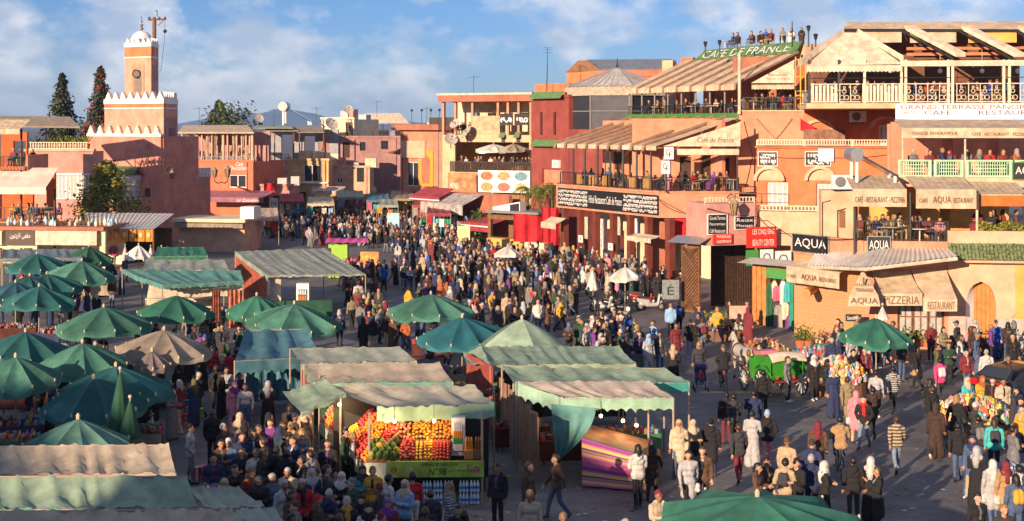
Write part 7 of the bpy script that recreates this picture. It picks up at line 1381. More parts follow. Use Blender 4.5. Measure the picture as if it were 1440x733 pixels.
CC = {'black': (.012, .012, .014), 'charcoal': (.035, .035, .04), 'grey': (.16, .16, .17), 'light grey': (.36, .36, .37), 'white': (.52, .50, .47), 'cream': (.46, .38, .27), 'beige': (.42, .31, .20), 'tan': (.36, .22, .11), 'brown': (.10, .05, .03), 'dark brown': (.045, .025, .018), 'rust': (.32, .09, .03), 'orange': (.58, .20, .04), 'mustard': (.50, .29, .03), 'yellow': (.65, .45, .04), 'red': (.46, .015, .02), 'maroon': (.16, .02, .03), 'pink': (.58, .22, .26), 'hot pink': (.60, .05, .20), 'purple': (.16, .04, .22), 'navy': (.02, .03, .09), 'blue': (.03, .09, .38), 'royal blue': (.02, .05, .45), 'sky blue': (.24, .40, .60), 'denim': (.06, .10, .19), 'faded denim': (.17, .23, .32), 'teal': (.02, .22, .24), 'turquoise': (.06, .42, .42), 'green': (.03, .15, .06), 'olive': (.10, .10, .04), 'dark green': (.02, .06, .035), 'khaki': (.24, .19, .11)}
CM = {k: mat('cloth '+k, v, .9, .22, 7, .2) for k, v in CC.items()}
def patterned(name, a, b, plaid, sc):
    m = bpy.data.materials.new('cloth '+name); m.use_nodes = True; t = m.node_tree; c = t.nodes.new('ShaderNodeTexCoord'); outs = []
    for d in (('Z', 'X') if plaid else ('Z',)):
        w = t.nodes.new('ShaderNodeTexWave'); w.bands_direction = d; w.inputs['Scale'].default_value = sc; w.inputs['Distortion'].default_value = .6; t.links.new(c.outputs['Object'], w.inputs['Vector']); outs.append(w.outputs['Fac'])
    o = outs[0]
    if plaid: x = t.nodes.new('ShaderNodeMath'); x.operation = 'MULTIPLY'; t.links.new(outs[0], x.inputs[0]); t.links.new(outs[1], x.inputs[1]); o = x.outputs[0]
    r = t.nodes.new('ShaderNodeValToRGB'); r.color_ramp.elements[0].position = .35; r.color_ramp.elements[1].position = .5; r.color_ramp.elements[0].color = (*a, 1); r.color_ramp.elements[1].color = (*b, 1); t.links.new(o, r.inputs[0]); t.links.new(r.outputs[0], t.nodes['Principled BSDF'].inputs['Base Color']); t.nodes['Principled BSDF'].inputs['Roughness'].default_value = .9; CM[name] = m; CC[name] = tuple((x+y)/2 for x, y in zip(a, b))
patterned('striped cream', (.42, .33, .22), (.10, .07, .05), False, 3.2); patterned('black and white striped', (.5, .48, .45), (.015, .015, .015), False, 4.5); patterned('red plaid', (.30, .03, .03), (.03, .025, .03), True, 4); patterned('grey plaid', (.25, .24, .23), (.06, .06, .07), True, 5); patterned('striped navy', (.03, .04, .1), (.32, .33, .36), False, 5)
SK = [mat('skin %d' % i, c, .6, .08, 8) for i, c in enumerate([(.46, .26, .17), (.36, .19, .11), (.26, .13, .075), (.52, .31, .22)])]
SHO = [mat('shoe dark', (.02, .018, .016), .6, .1), mat('shoe white', (.6, .58, .55), .6, .1), mat('shoe brown', (.09, .05, .03), .6, .1)]
HAIR = {'black hair': mat('hair black', (.012, .01, .009), .5, .2, 20), 'brown hair': mat('hair brown', (.05, .025, .012), .5, .2, 20), 'grey hair': mat('hair grey', (.35, .33, .31), .5, .2, 20), 'fair hair': mat('hair fair', (.26, .15, .06), .5, .2, 20)}
GAR = {'jacket': 'jacket', 'coat': 'long coat', 'robe': 'long robe', 'shirt': 'sweater', 'dress': 'dress'}
VERB = {'stand': 'standing', 'walk': 'walking', 'step': 'strolling', 'sit': 'sitting', 'ride': 'riding'}
HEADN = {'hijab': 'headscarf', 'beanie': 'knit cap', 'cap': 'cap'}
PEOPLE = []                                  # (Z, x, z, rot, proto, top, bottom, head, accent, where, scale, skin, shoe)
prg = random.Random(77)
DARKS = ['black']*7+['charcoal']*3+['navy']*4+['dark brown']*2+['brown', 'grey', 'maroon', 'denim', 'dark green']; BRIGHT = ['white', 'white', 'cream', 'beige', 'brown', 'brown', 'dark brown', 'navy', 'black', 'charcoal', 'red', 'pink', 'light grey', 'light grey', 'sky blue', 'mustard', 'rust', 'blue', 'maroon', 'rust', 'khaki', 'khaki', 'olive', 'grey', 'grey', 'cream', 'denim', 'purple', 'red plaid', 'grey plaid', 'grey plaid', 'striped navy', 'striped cream', 'black and white striped']
def rcol(p=.5): return prg.choice(DARKS) if prg.random() > p else prg.choice(BRIGHT)
def addp(x, y, z=0, rot=None, proto=None, top=None, bot=None, hd=None, acc=None, where='', sc=None):
    proto = proto or prg.choice([k for k in PR if not k.startswith(('sit', 'ride'))]); h = PR[proto]['head']
    top = top or rcol(); bot = bot or prg.choice(['denim', 'denim', 'black', 'black', 'charcoal', 'navy', 'faded denim', 'khaki', 'grey', 'beige'])
    if h in HEADN: hd = hd or rcol(.6)
    elif h == 'hood': hd = top
    else: hd = hd or prg.choice(['black hair']*5+['brown hair']*3+['grey hair', 'fair hair'])
    PEOPLE.append((y, x, z, prg.uniform(0, 6.28) if rot is None else rot, proto, top, bot, hd, acc or rcol(.7), where, sc or prg.uniform(.94, 1.05), prg.randrange(4), prg.choice((0, 0, 0, 1, 2))))
def ph(px, yh, proto, rot, top, bot=None, hd=None, acc=None, where='', H=1.72):
    """by head top pixel; rot in degrees: 0 faces the viewer, 180 shows the back"""
    Z = F*(CH-H)/(yh-HY); addp((px-720)/F*Z, Z, 0, R(rot), proto, top, bot, hd, acc, where, 1.0)
SQ = 'on the open paving'; FS = 'beside the fruit stall'; TC = 'by the toy cart'; LN = 'in the lane between the parasols'; BT = 'in the crowd before the fruit stall'; AL_ = 'near the brick side wall'
for a in [(1261, 586, 'walk_m', 180, 'striped cream', 'faded denim', 'brown hair', None, SQ), (1316, 568, 'djel', 150, 'dark brown', None, None, None, TC), (1347, 595, 'walk_m', 165, 'black', 'denim', 'black hair', None, TC), (1376, 585, 'pack_m', 185, 'charcoal', 'beige', 'black hair', 'grey', TC), (1398, 589, 'pack_w', 170, 'turquoise', 'black', 'brown hair', 'charcoal', TC), (1307, 533, 'long_w', 200, 'black', 'black', 'black hair', 'red', TC), (1312, 544, 'walk_m', 200, 'black', 'black', 'brown hair', None, TC), (1396, 647, 'hij_coat', 180, 'light grey', 'denim', 'white', 'white', SQ), (1414, 649, 'hij_coat', 190, 'tan', 'black', 'maroon', 'white', SQ), (1375, 694, 'stand_m', 20, 'black', 'black', 'black hair', None, SQ), (1411, 710, 'walk_m', 10, 'charcoal', 'navy', 'fair hair', None, SQ), (1256, 516, 'walk_m', 180, 'black and white striped', 'black', 'black hair', None, SQ), (1192, 531, 'walk_m', 185, 'khaki', 'khaki', 'brown hair', None, SQ), (1204, 550, 'hij_coat', 160, 'pink', 'beige', 'pink', 'white', SQ), (1215, 557, 'scarf_m', -30, 'black', 'faded denim', 'black hair', 'red', SQ), (1228, 545, 'walk_m', 190, 'dark brown', 'black', 'black hair', None, SQ),
          (1225, 643, 'hij_robe', 150, 'black', None, 'white', None, 'by the stained green parasol'), (1234, 657, 'phone_m', -90, 'black', 'black', 'brown hair', None, 'by the stained green parasol'), (1200, 643, 'stand_m', 180, 'black', 'charcoal', 'black hair', None, 'by the stained green parasol'), (1160, 649, 'hij_jack', 90, 'black', 'black', 'white', None, 'by the stained green parasol'), (1142, 620, 'walk_m2', 150, 'navy', 'black', 'charcoal', None, SQ), (1150, 593, 'hij_coat', 170, 'brown', 'black', 'maroon', None, SQ), (1172, 520, 'beanie_robe', 10, 'navy', None, 'cream', None, 'beside the soft toy display'), (1145, 500, 'hij_coat', 10, 'black', 'black', 'white', None, 'beside the soft toy display'), (1322, 504, 'pack_m', 190, 'hot pink', 'charcoal', 'black hair', 'white', TC), (1359, 492, 'stand_m', 10, 'maroon', 'denim', 'black hair', None, TC), (1387, 492, 'bag_w', 180, 'white', 'grey', 'grey hair', None, TC), (1318, 484, 'stand_m', 80, 'olive', 'black', 'black hair', None, AL_), (1334, 482, 'fold_m', 10, 'dark green', 'black', 'brown hair', None, AL_), (1361, 531, 'hij_jack', 30, 'turquoise', 'denim', 'cream', None, TC), (1382, 529, 'hij_coat', 10, 'mustard', 'grey', 'rust', None, TC), (1396, 531, 'stand_m', -40, 'black', 'maroon', 'black hair', None, TC), (1411, 533, 'bag_w', 0, 'cream', 'black', 'black hair', 'black', TC), (1426, 545, 'walk_w', 60, 'charcoal', 'black', None, 'sky blue', TC), (1434, 655, 'walk_m', 190, 'white', 'black', 'black hair', None, SQ), (1436, 560, 'stand_m', -60, 'navy', 'black', None, None, TC), (1425, 600, 'djel_s', 100, 'grey', None, None, None, TC),
          (1232, 521, 'shirt_m', 150, 'light grey', 'charcoal', 'black hair', None, 'beside the soft toy display'), (1216, 489, 'stand_m', 10, 'maroon', 'black', 'black hair', None, 'under the corner restaurant parasol'), (1200, 492, 'stand_m', 40, 'black', 'navy', 'black hair', None, 'under the corner restaurant parasol'), (1170, 476, 'stand_m', 170, 'navy', 'black', 'grey hair', None, AL_), (1268, 478, 'fold_m', 30, 'charcoal', 'denim', None, None, AL_), (1290, 488, 'walk_w', 220, 'black', 'black', None, 'tan', AL_), (1418, 500, 'stand_m', 0, 'black', 'denim', None, None, AL_),
          (955, 591, 'hij_coat', -20, 'cream', 'denim', 'beige', 'cream', SQ), (975, 591, 'hij_jack', 10, 'black', 'black', 'cream', None, SQ), (1000, 589, 'bag_w', 170, 'black', 'navy', 'black hair', 'black', SQ), (1022, 552, 'stand_m', 175, 'black', 'maroon', 'black hair', None, SQ), (1032, 554, 'walk_m', 190, 'charcoal', 'black', 'black hair', None, SQ), (1039, 597, 'walk_m', 185, 'charcoal', 'maroon', 'brown hair', None, SQ), (1058, 578, 'djel_s', 160, 'light grey', None, 'black hair', None, SQ), (1079, 578, 'walk_m2', 180, 'black', 'pink', 'sky blue', None, SQ), (968, 634, 'walk_w', 0, 'light grey', 'black', 'black hair', 'white', SQ), (988, 629, 'stand_m', -10, 'brown', 'dark brown', 'brown hair', None, SQ), (1107, 616, 'beanie_robe', 150, 'beige', None, 'brown', None, SQ), (1077, 644, 'pack_m', 30, 'dark brown', 'black', 'black hair', 'beige', 'behind the stained green parasol'), (1066, 652, 'long_w', 60, 'brown', 'black', 'black hair', None, 'behind the stained green parasol'), (1104, 646, 'pack_m', 150, 'beige', 'grey', 'black hair', 'charcoal', 'behind the stained green parasol'), (1120, 646, 'cap_m', -40, 'black', 'black', 'black', None, 'behind the stained green parasol'), (1141, 640, 'stand_m', 160, 'navy', 'black', None, None, 'behind the stained green parasol'),
          (983, 481, 'walk_w', -10, 'charcoal', 'navy', 'fair hair', 'navy', 'pushing the child buggy'), (947, 485, 'hij_robe', 160, 'black', None, 'beige', None, SQ), (928, 467, 'stand_m', 0, 'charcoal', 'denim', 'black hair', None, SQ), (918, 451, 'shirt_m', -60, 'sky blue', 'light grey', 'brown hair', None, SQ), (943, 427, 'stand_m', 180, 'sky blue', 'black', 'fair hair', None, SQ), (955, 424, 'pack_m', 175, 'black', 'black', 'black hair', 'blue', SQ), (951, 455, 'bag_w', 20, 'maroon', 'khaki', 'black hair', None, SQ), (971, 450, 'walk_m2', 170, 'black', 'faded denim', 'black', None, SQ), (988, 448, 'pack_m', 190, 'grey', 'faded denim', 'brown hair', 'maroon', SQ), (912, 470, 'hij_walk', 30, 'light grey', None, 'sky blue', None, SQ), (1073, 521, 'stand_m', 185, 'black', 'black', 'black hair', None, 'behind the green carriage'), (1108, 502, 'stand_m', 60, 'grey', 'black', None, None, 'behind the green carriage'),
          (897, 626, 'long_w', 195, 'white', 'black', 'black hair', None, 'at the striped cloth counter'), (917, 617, 'walk_w', 170, 'dark brown', 'black', 'black hair', None, 'at the striped cloth counter'), (700, 653, 'stand_m', -30, 'black', 'black', 'black hair', None, FS), (743, 651, 'djel', 60, 'brown', None, None, None, FS), (783, 640, 'walk_m', -75, 'brown', 'denim', 'brown hair', 'orange', 'before the teal grey drape'), (745, 691, 'beanie_robe', 0, 'cream', None, 'tan', None, 'before the teal grey drape'), (926, 691, 'cap_m', 30, 'cream', 'grey', 'maroon', None, 'by the stained green parasol'), (792, 722, 'stand_m', 10, 'black', 'black', 'fair hair', None, 'before the teal grey drape'), (653, 719, 'stand_m', 170, 'black', 'black', 'black hair', None, FS), (880, 731, 'stand_m', 100, 'black', 'black', 'grey hair', None, SQ),
          (377, 536, 'hij_robe', 180, 'black', None, 'light grey', None, LN), (408, 569, 'long_w', 165, 'dark brown', 'black', 'black hair', None, FS), (429, 573, 'hij_coat', 150, 'beige', 'black', 'cream', 'mustard', FS), (461, 619, 'stand_m', -10, 'black', 'denim', 'brown hair', None, FS), (486, 603, 'stand_m', 80, 'dark green', 'black', 'black hair', None, FS), (497, 609, 'shirt_m', 100, 'light grey', 'black', 'fair hair', None, FS), (356, 605, 'stand_m', 20, 'black', 'navy', 'black hair', None, LN), (372, 632, 'stand_m', 60, 'charcoal', 'navy', 'brown hair', None, LN), (389, 630, 'walk_m2', 150, 'black', 'black', 'black', None, LN), (404, 634, 'stand_m', 180, 'black', 'denim', 'black hair', None, LN), (360, 632, 'shirt_m', 10, 'white', 'denim', 'black hair', None, LN), (353, 660, 'hij_jack', 40, 'maroon', 'black', 'rust', None, BT), (364, 671, 'hij_robe', 10, 'black', None, 'charcoal', None, BT), (383, 667, 'fold_m', 60, 'denim', 'navy', 'grey hair', None, BT), (400, 676, 'stand_m', 40, 'light grey', 'denim', 'grey hair', None, BT), (424, 674, 'scarf_m', 10, 'red', 'black', 'grey hair', 'black', BT), (480, 665, 'hij_jack', 0, 'black', 'black', 'white', None, BT), (447, 697, 'cap_m', 120, 'brown', 'black', 'red', None, BT), (524, 657, 'stand_m', 0, 'mustard', 'black', 'fair hair', None, BT), (510, 656, 'hij_jack', 20, 'teal', 'black', 'charcoal', None, BT), (547, 668, 'shirt_m', 120, 'white', 'black', 'black hair', None, BT), (569, 676, 'hij_jack', -30, 'sky blue', 'denim', 'cream', None, BT), (580, 665, 'shirt_m', -160, 'red', 'white', 'black hair', None, BT), (488, 699, 'scarf_m', 0, 'charcoal', 'black', 'grey hair', 'mustard', BT), (508, 697, 'hij_robe', 0, 'black', None, 'black', None, BT), (518, 709, 'hij_jack', 10, 'white', 'black', 'black', None, BT), (545, 703, 'hij_robe', 10, 'maroon', None, 'purple', None, BT), (477, 724, 'stand_m', 160, 'grey', 'black', 'brown hair', None, BT), (598, 715, 'stand_m', 170, 'brown', 'black', None, None, BT),
          (304, 515, 'stand_m', 170, 'black', 'charcoal', 'brown hair', None, LN), (319, 517, 'long_w', 10, 'light grey', 'charcoal', 'black hair', None, LN), (330, 538, 'hij_walk', 30, 'pink', None, 'purple', None, LN), (345, 540, 'shirt_m', 0, 'white', 'denim', 'black hair', None, LN), (299, 577, 'stand_m', 175, 'black', 'black', 'brown hair', None, LN), (337, 581, 'hij_jack', 20, 'beige', 'black', 'cream', None, LN), (268, 598, 'walk_m2', 90, 'light grey', 'grey', 'black', None, LN), (321, 618, 'cap_m', 0, 'denim', 'denim', 'white', None, LN), (311, 619, 'bag_w', 30, 'brown', 'black', None, None, LN), (341, 609, 'long_w', 20, 'navy', 'black', 'brown hair', None, LN), (340, 631, 'long_w', 0, 'black', 'black', 'brown hair', None, LN), (315, 674, 'hij_jack', 0, 'black', 'black', 'beige', None, LN), (264, 497, 'stand_m', 40, 'black', 'black', 'black hair', None, LN), (321, 494, 'scarf_m', 190, 'red', 'black', 'black hair', None, LN), (332, 491, 'walk_m', 180, 'black', 'black', None, None, LN), (356, 498, 'hij_coat', 170, 'beige', 'black', 'white', None, LN), (129, 569, 'hij_jack', 0, 'green', 'black', 'rust', None, 'under the teal parasols'), (67, 578, 'stand_m', 80, 'black', 'black', None, None, 'under the teal parasols'), (300, 640, 'walk_m2', 20, 'navy', 'charcoal', 'black', None, LN), (330, 655, 'fold_m', 40, 'black', 'black', None, None, LN), (410, 690, 'walk_w', 50, 'brown', 'black', None, None, BT), (460, 655, 'djel_s', 90, 'charcoal', None, None, None, BT), (605, 690, 'bag_w', 200, 'charcoal', 'black', None, None, BT), (438, 660, 'hij_coat', 30, 'navy', 'black', 'light grey', None, BT)]: ph(*a)
# far and middle crowd, scattered on the paving
def inside(x, y, P):
    c = False
    for (x0, y0), (x1, y1) in zip(P, P[1:]+P[:1]):
        if (y0 > y) != (y1 > y) and x < (x1-x0)*(y-y0)/(y1-y0)+x0: c = not c
    return c
def scatter(poly, n, where, dmin=.55, p=.5, face=None):
    g = [gp(*q) for q in poly]; P = [(q.x, q.y) for q in g]; xs = [q[0] for q in P]; ys = [q[1] for q in P]; k = tries = 0
    while k < n and tries < n*40:
        tries += 1; x, y = prg.uniform(min(xs), max(xs)), prg.uniform(min(ys), max(ys))
        if k > 3 and prg.random() < .62: q = PEOPLE[-prg.randint(1, min(k, 40))]; x, y = q[1]+prg.gauss(0, .6), q[0]+prg.gauss(0, .9)
        if not inside(x, y, P) or any(abs(q[1]-x) < dmin and abs(q[0]-y) < dmin for q in PEOPLE): continue
        top = rcol(p); addp(x, y, 0, None if face is None else R(face)+prg.gauss(0, .7), None, top, where=where); k += 1
scatter([(395, 318), (470, 303), (590, 300), (640, 340), (700, 372), (560, 402), (530, 372), (520, 350)], 470, 'in the crowd at the alley mouth', .42, .4)
scatter([(545, 395), (700, 372), (770, 385), (690, 425), (670, 440), (590, 425)], 110, 'in the crowd before the awnings', .55, .45)
scatter([(700, 372), (800, 372), (935, 405), (925, 425), (800, 420), (690, 425)], 95, 'in the crowd by the oxblood columns', .5, .42)
scatter([(690, 425), (800, 420), (830, 450), (790, 470), (720, 490)], 36, 'on the paving before the arcade', .7, .5)
scatter([(790, 500), (860, 480), (910, 500), (905, 530), (850, 540)], 36, 'behind the long pale stall roofs', .55, .3)
scatter([(480, 395), (545, 400), (540, 470), (590, 510), (470, 500), (475, 440)], 55, 'near the grey roofed food stall', .6, .4)
scatter([(250, 480), (330, 470), (360, 560), (350, 640), (280, 640), (240, 560)], 26, LN, .6, .35)
scatter([(60, 400), (180, 395), (310, 425), (300, 480), (60, 470)], 40, 'among the green parasols', .7, .2)
scatter([(20, 520), (250, 500), (260, 620), (40, 640)], 34, 'under the green parasols', .7, .2)
scatter([(300, 660), (420, 650), (440, 733), (380, 760), (340, 740)], 16, BT, .6, .3)
scatter([(1140, 505), (1260, 490), (1290, 520), (1200, 545)], 14, 'beside the soft toy display', .7, .4)
scatter([(1290, 500), (1440, 490), (1440, 540), (1310, 530)], 14, 'between the parked bikes and the toy cart', .7, .45)
scatter([(960, 470), (1060, 470), (1050, 490), (985, 500)], 6, 'before the carved wooden doors', .8, .6)
scatter([(420, 770), (640, 775), (660, 850), (400, 850)], 16, BT, .7, .35)
scatter([(1300, 610), (1440, 640), (1440, 800), (1380, 760)], 6, SQ, .9, .5)
scatter([(345, 340), (400, 316), (470, 303), (520, 350), (500, 352), (400, 348)], 70, 'in the crowd by the plum awning', .5, .35)
scatter([(560, 440), (700, 430), (720, 470), (690, 520), (600, 520)], 34, 'around the deep blue green parasol', .6, .35)
scatter([(0, 395), (60, 390), (60, 480), (0, 480)], 10, 'among the green parasols', .7, .2)
# on the terraces
def seat(f, px0, px1, z, n, where, d=-.6, sit=True, face=0, depth=1.6):
    for i in range(n):
        u = f.u(px0)+(f.u(px1)-f.u(px0))*(i+prg.uniform(.2, .8))/n; p = f.P(u, z, d-prg.uniform(0, depth)); fz = math.atan2(f.n.y, f.n.x)+math.pi/2
        addp(p.x, p.y, z, fz+prg.gauss(face, .9), prg.choice(['sit_m', 'sit_w', 'sit_h', 'sit_w', 'sit_m'] if sit else ['stand_m', 'fold_m', 'long_w']), where=where)
NG = len(PEOPLE)
seat(LF, 800, 930, 6.06, 14, 'at a table on the lower cafe terrace'); seat(SF, 955, 1030, 6.06, 8, 'at a table on the side cafe terrace'); seat(UF, 890, 1040, 11.2, 16, 'at a table on the upper cafe terrace', -.5); seat(RF, 1060, 1115, 11.5, 7, 'at a table beside the yellow scaffold', -.5)
seat(GT, 1142, 1265, GT.z(1300, 145), 10, 'at a table under the cream tent gable', -.6); seat(GT, 1275, 1438, GT.z(1300, 145), 13, 'at a table behind the ironwork rail', -.6); seat(AR, 1210, 1330, 4.9, 12, 'at a table behind the lettered restaurant awnings', -.7); seat(AR, 1380, 1438, 5.2, 5, 'at a table above the arched portal', -.9); seat(MF, 1285, 1438, MF.z(1350, 250)+.1, 9, 'at a table behind the mint green rail', -.5, depth=.8)
seat(FT, 626, 660, FT.z(680, 190), 5, 'on the tan rooftop terrace', -.4); seat(FT.off(2.6), 638, 742, FT.off(2.6).z(690, 243)+.25, 15, 'behind the dark wooden terrace rail', -.4)
seat(g0, 1000, 1112, 16.4, 9, 'above the green roof sign', -1.2, depth=.6)
seat(pf(-30, 108.2, 80, 107.8), 2, 75, pf(-30, 108.2, 80, 107.8).z(40, 312), 8, 'on the corner cafe terrace', -.5); seat(pf(-30, 108.2, 80, 107.8), 2, 36, pf(-30, 108.2, 80, 107.8).z(20, 240)+.3, 4, 'on the red upper cafe terrace', -.5)
seat(pf(252, 158, 356, 156), 262, 350, pf(252, 158, 356, 156).z(300, 228)+.2, 7, 'between the curtained columns', -.5)
# ---- individuals for the largest 300, the rest as one crowd
def label_for(p):
    Z, x, z, rot, pr, top, bot, hd, acc, where, sc, sk, sh = p; d = PR[pr]; g = d['garment']; s = f"person in {top} {GAR[g]}"
    if d['head'] in HEADN: s += f" and {hd} {HEADN[d['head']]}"
    elif g not in ('robe',) and d['pose'] != 'sit': s += f" and {bot} trousers"
    else: s += f" with {hd}" if hd in HAIR else " with raised hood"
    if d.get('extra') == 'backpack': s += f", {acc} backpack"
    r = f"{s}, {VERB[d['pose']]} {where}".strip()
    if len(r.split()) > 16: r = f"person in {top} {GAR[g]}, {hd + ' ' + HEADN[d['head']] + ', ' if d['head'] in HEADN else ''}{VERB[d['pose']]} {where}"
    r = r.replace('black and white striped', 'black-and-white'); return ' '.join(r.split()[:-2]) if len(r.split()) > 18 else r.replace(', strolling', '').replace(', standing', '') if len(r.split()) > 16 else r
def put_person(p, name='person'):
    Z, x, z, rot, pr, top, bot, hd, acc, where, sc, sk, sh = p; o = bpy.data.objects.new(name, PM[pr]); COL.objects.link(o); o.location = (x, Z, z); o.rotation_euler = (0, 0, rot); o.scale = (sc, sc, sc)
    ms = [SK[sk], CM[top], CM[bot], SHO[sh], HAIR[hd] if hd in HAIR else CM[hd], CM[acc]]
    for i, m in enumerate(ms): o.material_slots[i].link = 'OBJECT'; o.material_slots[i].material = m
    return tag(o, label_for(p), 'person', 'people in the square' if z == 0 else 'people on the terraces')
RIDERS = [(1016, 490, 'ride_b', 5, 'black', 'black', 'olive', 'riding a bicycle away across the square'), (1058, 546, 'ride_m', 180, 'navy', 'black', 'black hair', 'riding a pale moped'), (1180, 587, 'ride_m', 175, 'tan', 'denim', 'black hair', 'riding a bicycle past the walkers')]
ordr = sorted(PEOPLE, key=lambda p: p[0]); MAIN, REST = ordr[:296], ordr[296:]
for p in MAIN: put_person(p)
LOW = {k: person_mesh('low_'+k, voxel=.04, ratio=.4, **v) for k, v in PR.items()}
def merge(people, name, label, group):
    vs, fl, ls, cl = [], [], [], []; nb = 0
    cache = {}
    for p in people:
        Z, x, z, rot, pr, top, bot, hd, acc, where, sc, sk, sh = p
        if pr not in cache:
            me = LOW[pr]; v = np.empty(len(me.vertices)*3); me.vertices.foreach_get('co', v); cache[pr] = (v.reshape(-1, 3), [tuple(q.vertices) for q in me.polygons], [q.material_index for q in me.polygons])
        v, f, mi = cache[pr]; c, s = math.cos(rot), math.sin(rot); w = v*sc; w = np.stack([w[:, 0]*c-w[:, 1]*s+x, w[:, 0]*s+w[:, 1]*c+Z, w[:, 2]+z], 1); vs.append(w)
        fl += [tuple(i+nb for i in q) for q in f]; nb += len(v)
        hair = {'black hair': (.012, .01, .009), 'brown hair': (.05, .025, .012), 'grey hair': (.35, .33, .31), 'fair hair': (.26, .15, .06)}
        pal = [(.40, .22, .14), CC[top], CC[bot], (.02, .02, .02), hair.get(hd) or CC[hd], CC[acc]]; cl += [pal[m] for m in mi]
    mb = MB(); mb.v = [tuple(q) for q in np.concatenate(vs)]; mb.f = fl; mb.m = [0]*len(fl); mb.c = cl
    o = mb.build(name, vcol_mat('crowd clothes '+name, .9), None, True, 'stuff'); o['label'] = label; o['category'] = 'crowd'
merge([p for p in REST if p[2] == 0], 'crowd', 'distant dense crowd filling the alley mouth and the far square', None)
merge([p for p in REST if p[2] > 0], 'crowd', 'distant seated guests on the cafe and restaurant terraces', None)
# ================================================================ vehicles and animals
def wheel(parent, c, r, ax_rz, m_tyre=None, spokes=10, w=.035, name='wheel', m_rim=None):
    M = Matrix.Rotation(ax_rz, 4, 'Z'); q = MB(); q.ring(c, r, w, 'x', 22, 6, M); o = q.build(name, m_tyre or BLACK, parent)
    q = MB(); c = Vector(c)
    for k in range(spokes): a = 2*math.pi*k/spokes; q.tube(c, c+M @ Vector((0, math.cos(a)*r, math.sin(a)*r)), .014 if r < .4 else .02, n=4)
    q.tube(c+M @ Vector((-.08, 0, 0)), c+M @ Vector((.08, 0, 0)), .05, n=8); q.build('spokes', m_rim or STEEL, o); return o
# --- green carriage (forward = local +y), seen from behind
CG = plain('glossy green coachwork', (.04, .25, .025), .25); b0 = gp(1088, 553); T = local('horse_carriage', 'bright green open carriage with folded white hood and spoked wheels', 'carriage')
q = MB()
def sec(y, w, z0, z1): return [Vector((-w, y, z0)), Vector((w, y, z0)), Vector((w, y, z1)), Vector((-w, y, z1))]
S_ = [sec(-.95, .52, .85, 1.25), sec(-.8, .62, .66, 1.35), sec(-.2, .66, .58, 1.2), sec(.2, .62, .5, .95), sec(.7, .6, .5, .9), sec(1.0, .58, .62, 1.25), sec(1.15, .5, .8, 1.3)]
for a, b in zip(S_[:-1], S_[1:]): q.hexa([a[0], a[1], b[1], b[0], a[3], a[2], b[2], b[3]])
q.build('body', CG, T)
q = MB(); N = 10                                                    # folded hood
q.grid(lambda u, v: Vector((-.6+1.2*u, -.98-.2*v-.03*math.sin(u*math.pi), .8+.72*v)), 10, 4); q.grid(lambda u, v: Vector((.6-1.2*u, -.93-.2*v, .8+.72*v)), 10, 4)
q.build('hood_back', CG, T); q = MB(); q.grid(lambda u, v: Vector((-.74+1.48*u, -1.32+.75*v, 1.5+.2*math.sin(math.pi*v)+.08*math.sin(u*math.pi))), 12, 6); q.grid(lambda u, v: Vector((-.74+1.48*u, -1.33, 1.52+.08*math.sin(u*math.pi)-.1*v)), 8, 1); q.build('hood_top', CREAM2, T, smooth=True)
for s in (-1, 1): q = MB(); q.grid(lambda u, v: Vector((s*.68, -1.15+.6*u*(1-.2*v), .9+.62*v)), 5, 5); q.build('hood_side', CG, T)
q = MB(); q.box((0, -.45, 1.15), (1.1, .5, .18)); q.box((0, .8, 1.5), (.9, .4, .15)); q.build('seat', clothm('pink seat cloth', (.60, .20, .26)), T)
q = MB(); q.box((0, .8, 1.2), (.85, .35, .5)); q.build('coachman_box', CG, T)
for s in (-1, 1):
    q = MB(); pts = [Vector((s*.8, -1.35+.12*i, .98+.2*math.sin(math.pi*i/9))) for i in range(10)]; 
    q.grid(lambda u, v: Vector((s*(.78+.14*u), -1.2+1.0*v, 1.06+.2*math.sin(math.pi*v))), 2, 8); q.build('mudguard', CG, T)
    q = MB(); q.lathe([(.06, 0), (.09, .06), (.09, .22), (.03, .3)], (s*.72, .75, 1.35), 8); q.build('lamp', plain('brass', (.45, .28, .08), .35, .8), T)
    q = MB(); q.lathe([(.06, 0), (.06, .03)], (s*.35, -1.0, .78), 10, Matrix.Rotation(R(90), 4, 'X')); q.build('reflector', REDP, T)
    q = MB(); q.tube((s*.35, 1.1, .6), (s*.32, 3.6, .95), .04, n=6); q.build('shaft', WOOD, T)
WT = plain('white tyre paint', (.6, .58, .54))
for (x, y, r) in ((-.86, -.65, .55), (.86, -.65, .55), (-.78, 1.05, .42), (.78, 1.05, .42)): wheel(T, (x, y, r), r-.03, 0, BLACK, 12, .035, m_rim=WT)
q = MB(); q.tube((-.86, -.65, .55), (.86, -.65, .55), .045); q.tube((-.78, 1.05, .42), (.78, 1.05, .42), .045); q.tube((0, -.65, .55), (0, 1.05, .45), .05); q.box((0, -.65, .68), (1.0, .12, .1)); q.build('undercarriage', plain('maroon chassis', (.22, .03, .03)), T)
place(T, b0, R(16))
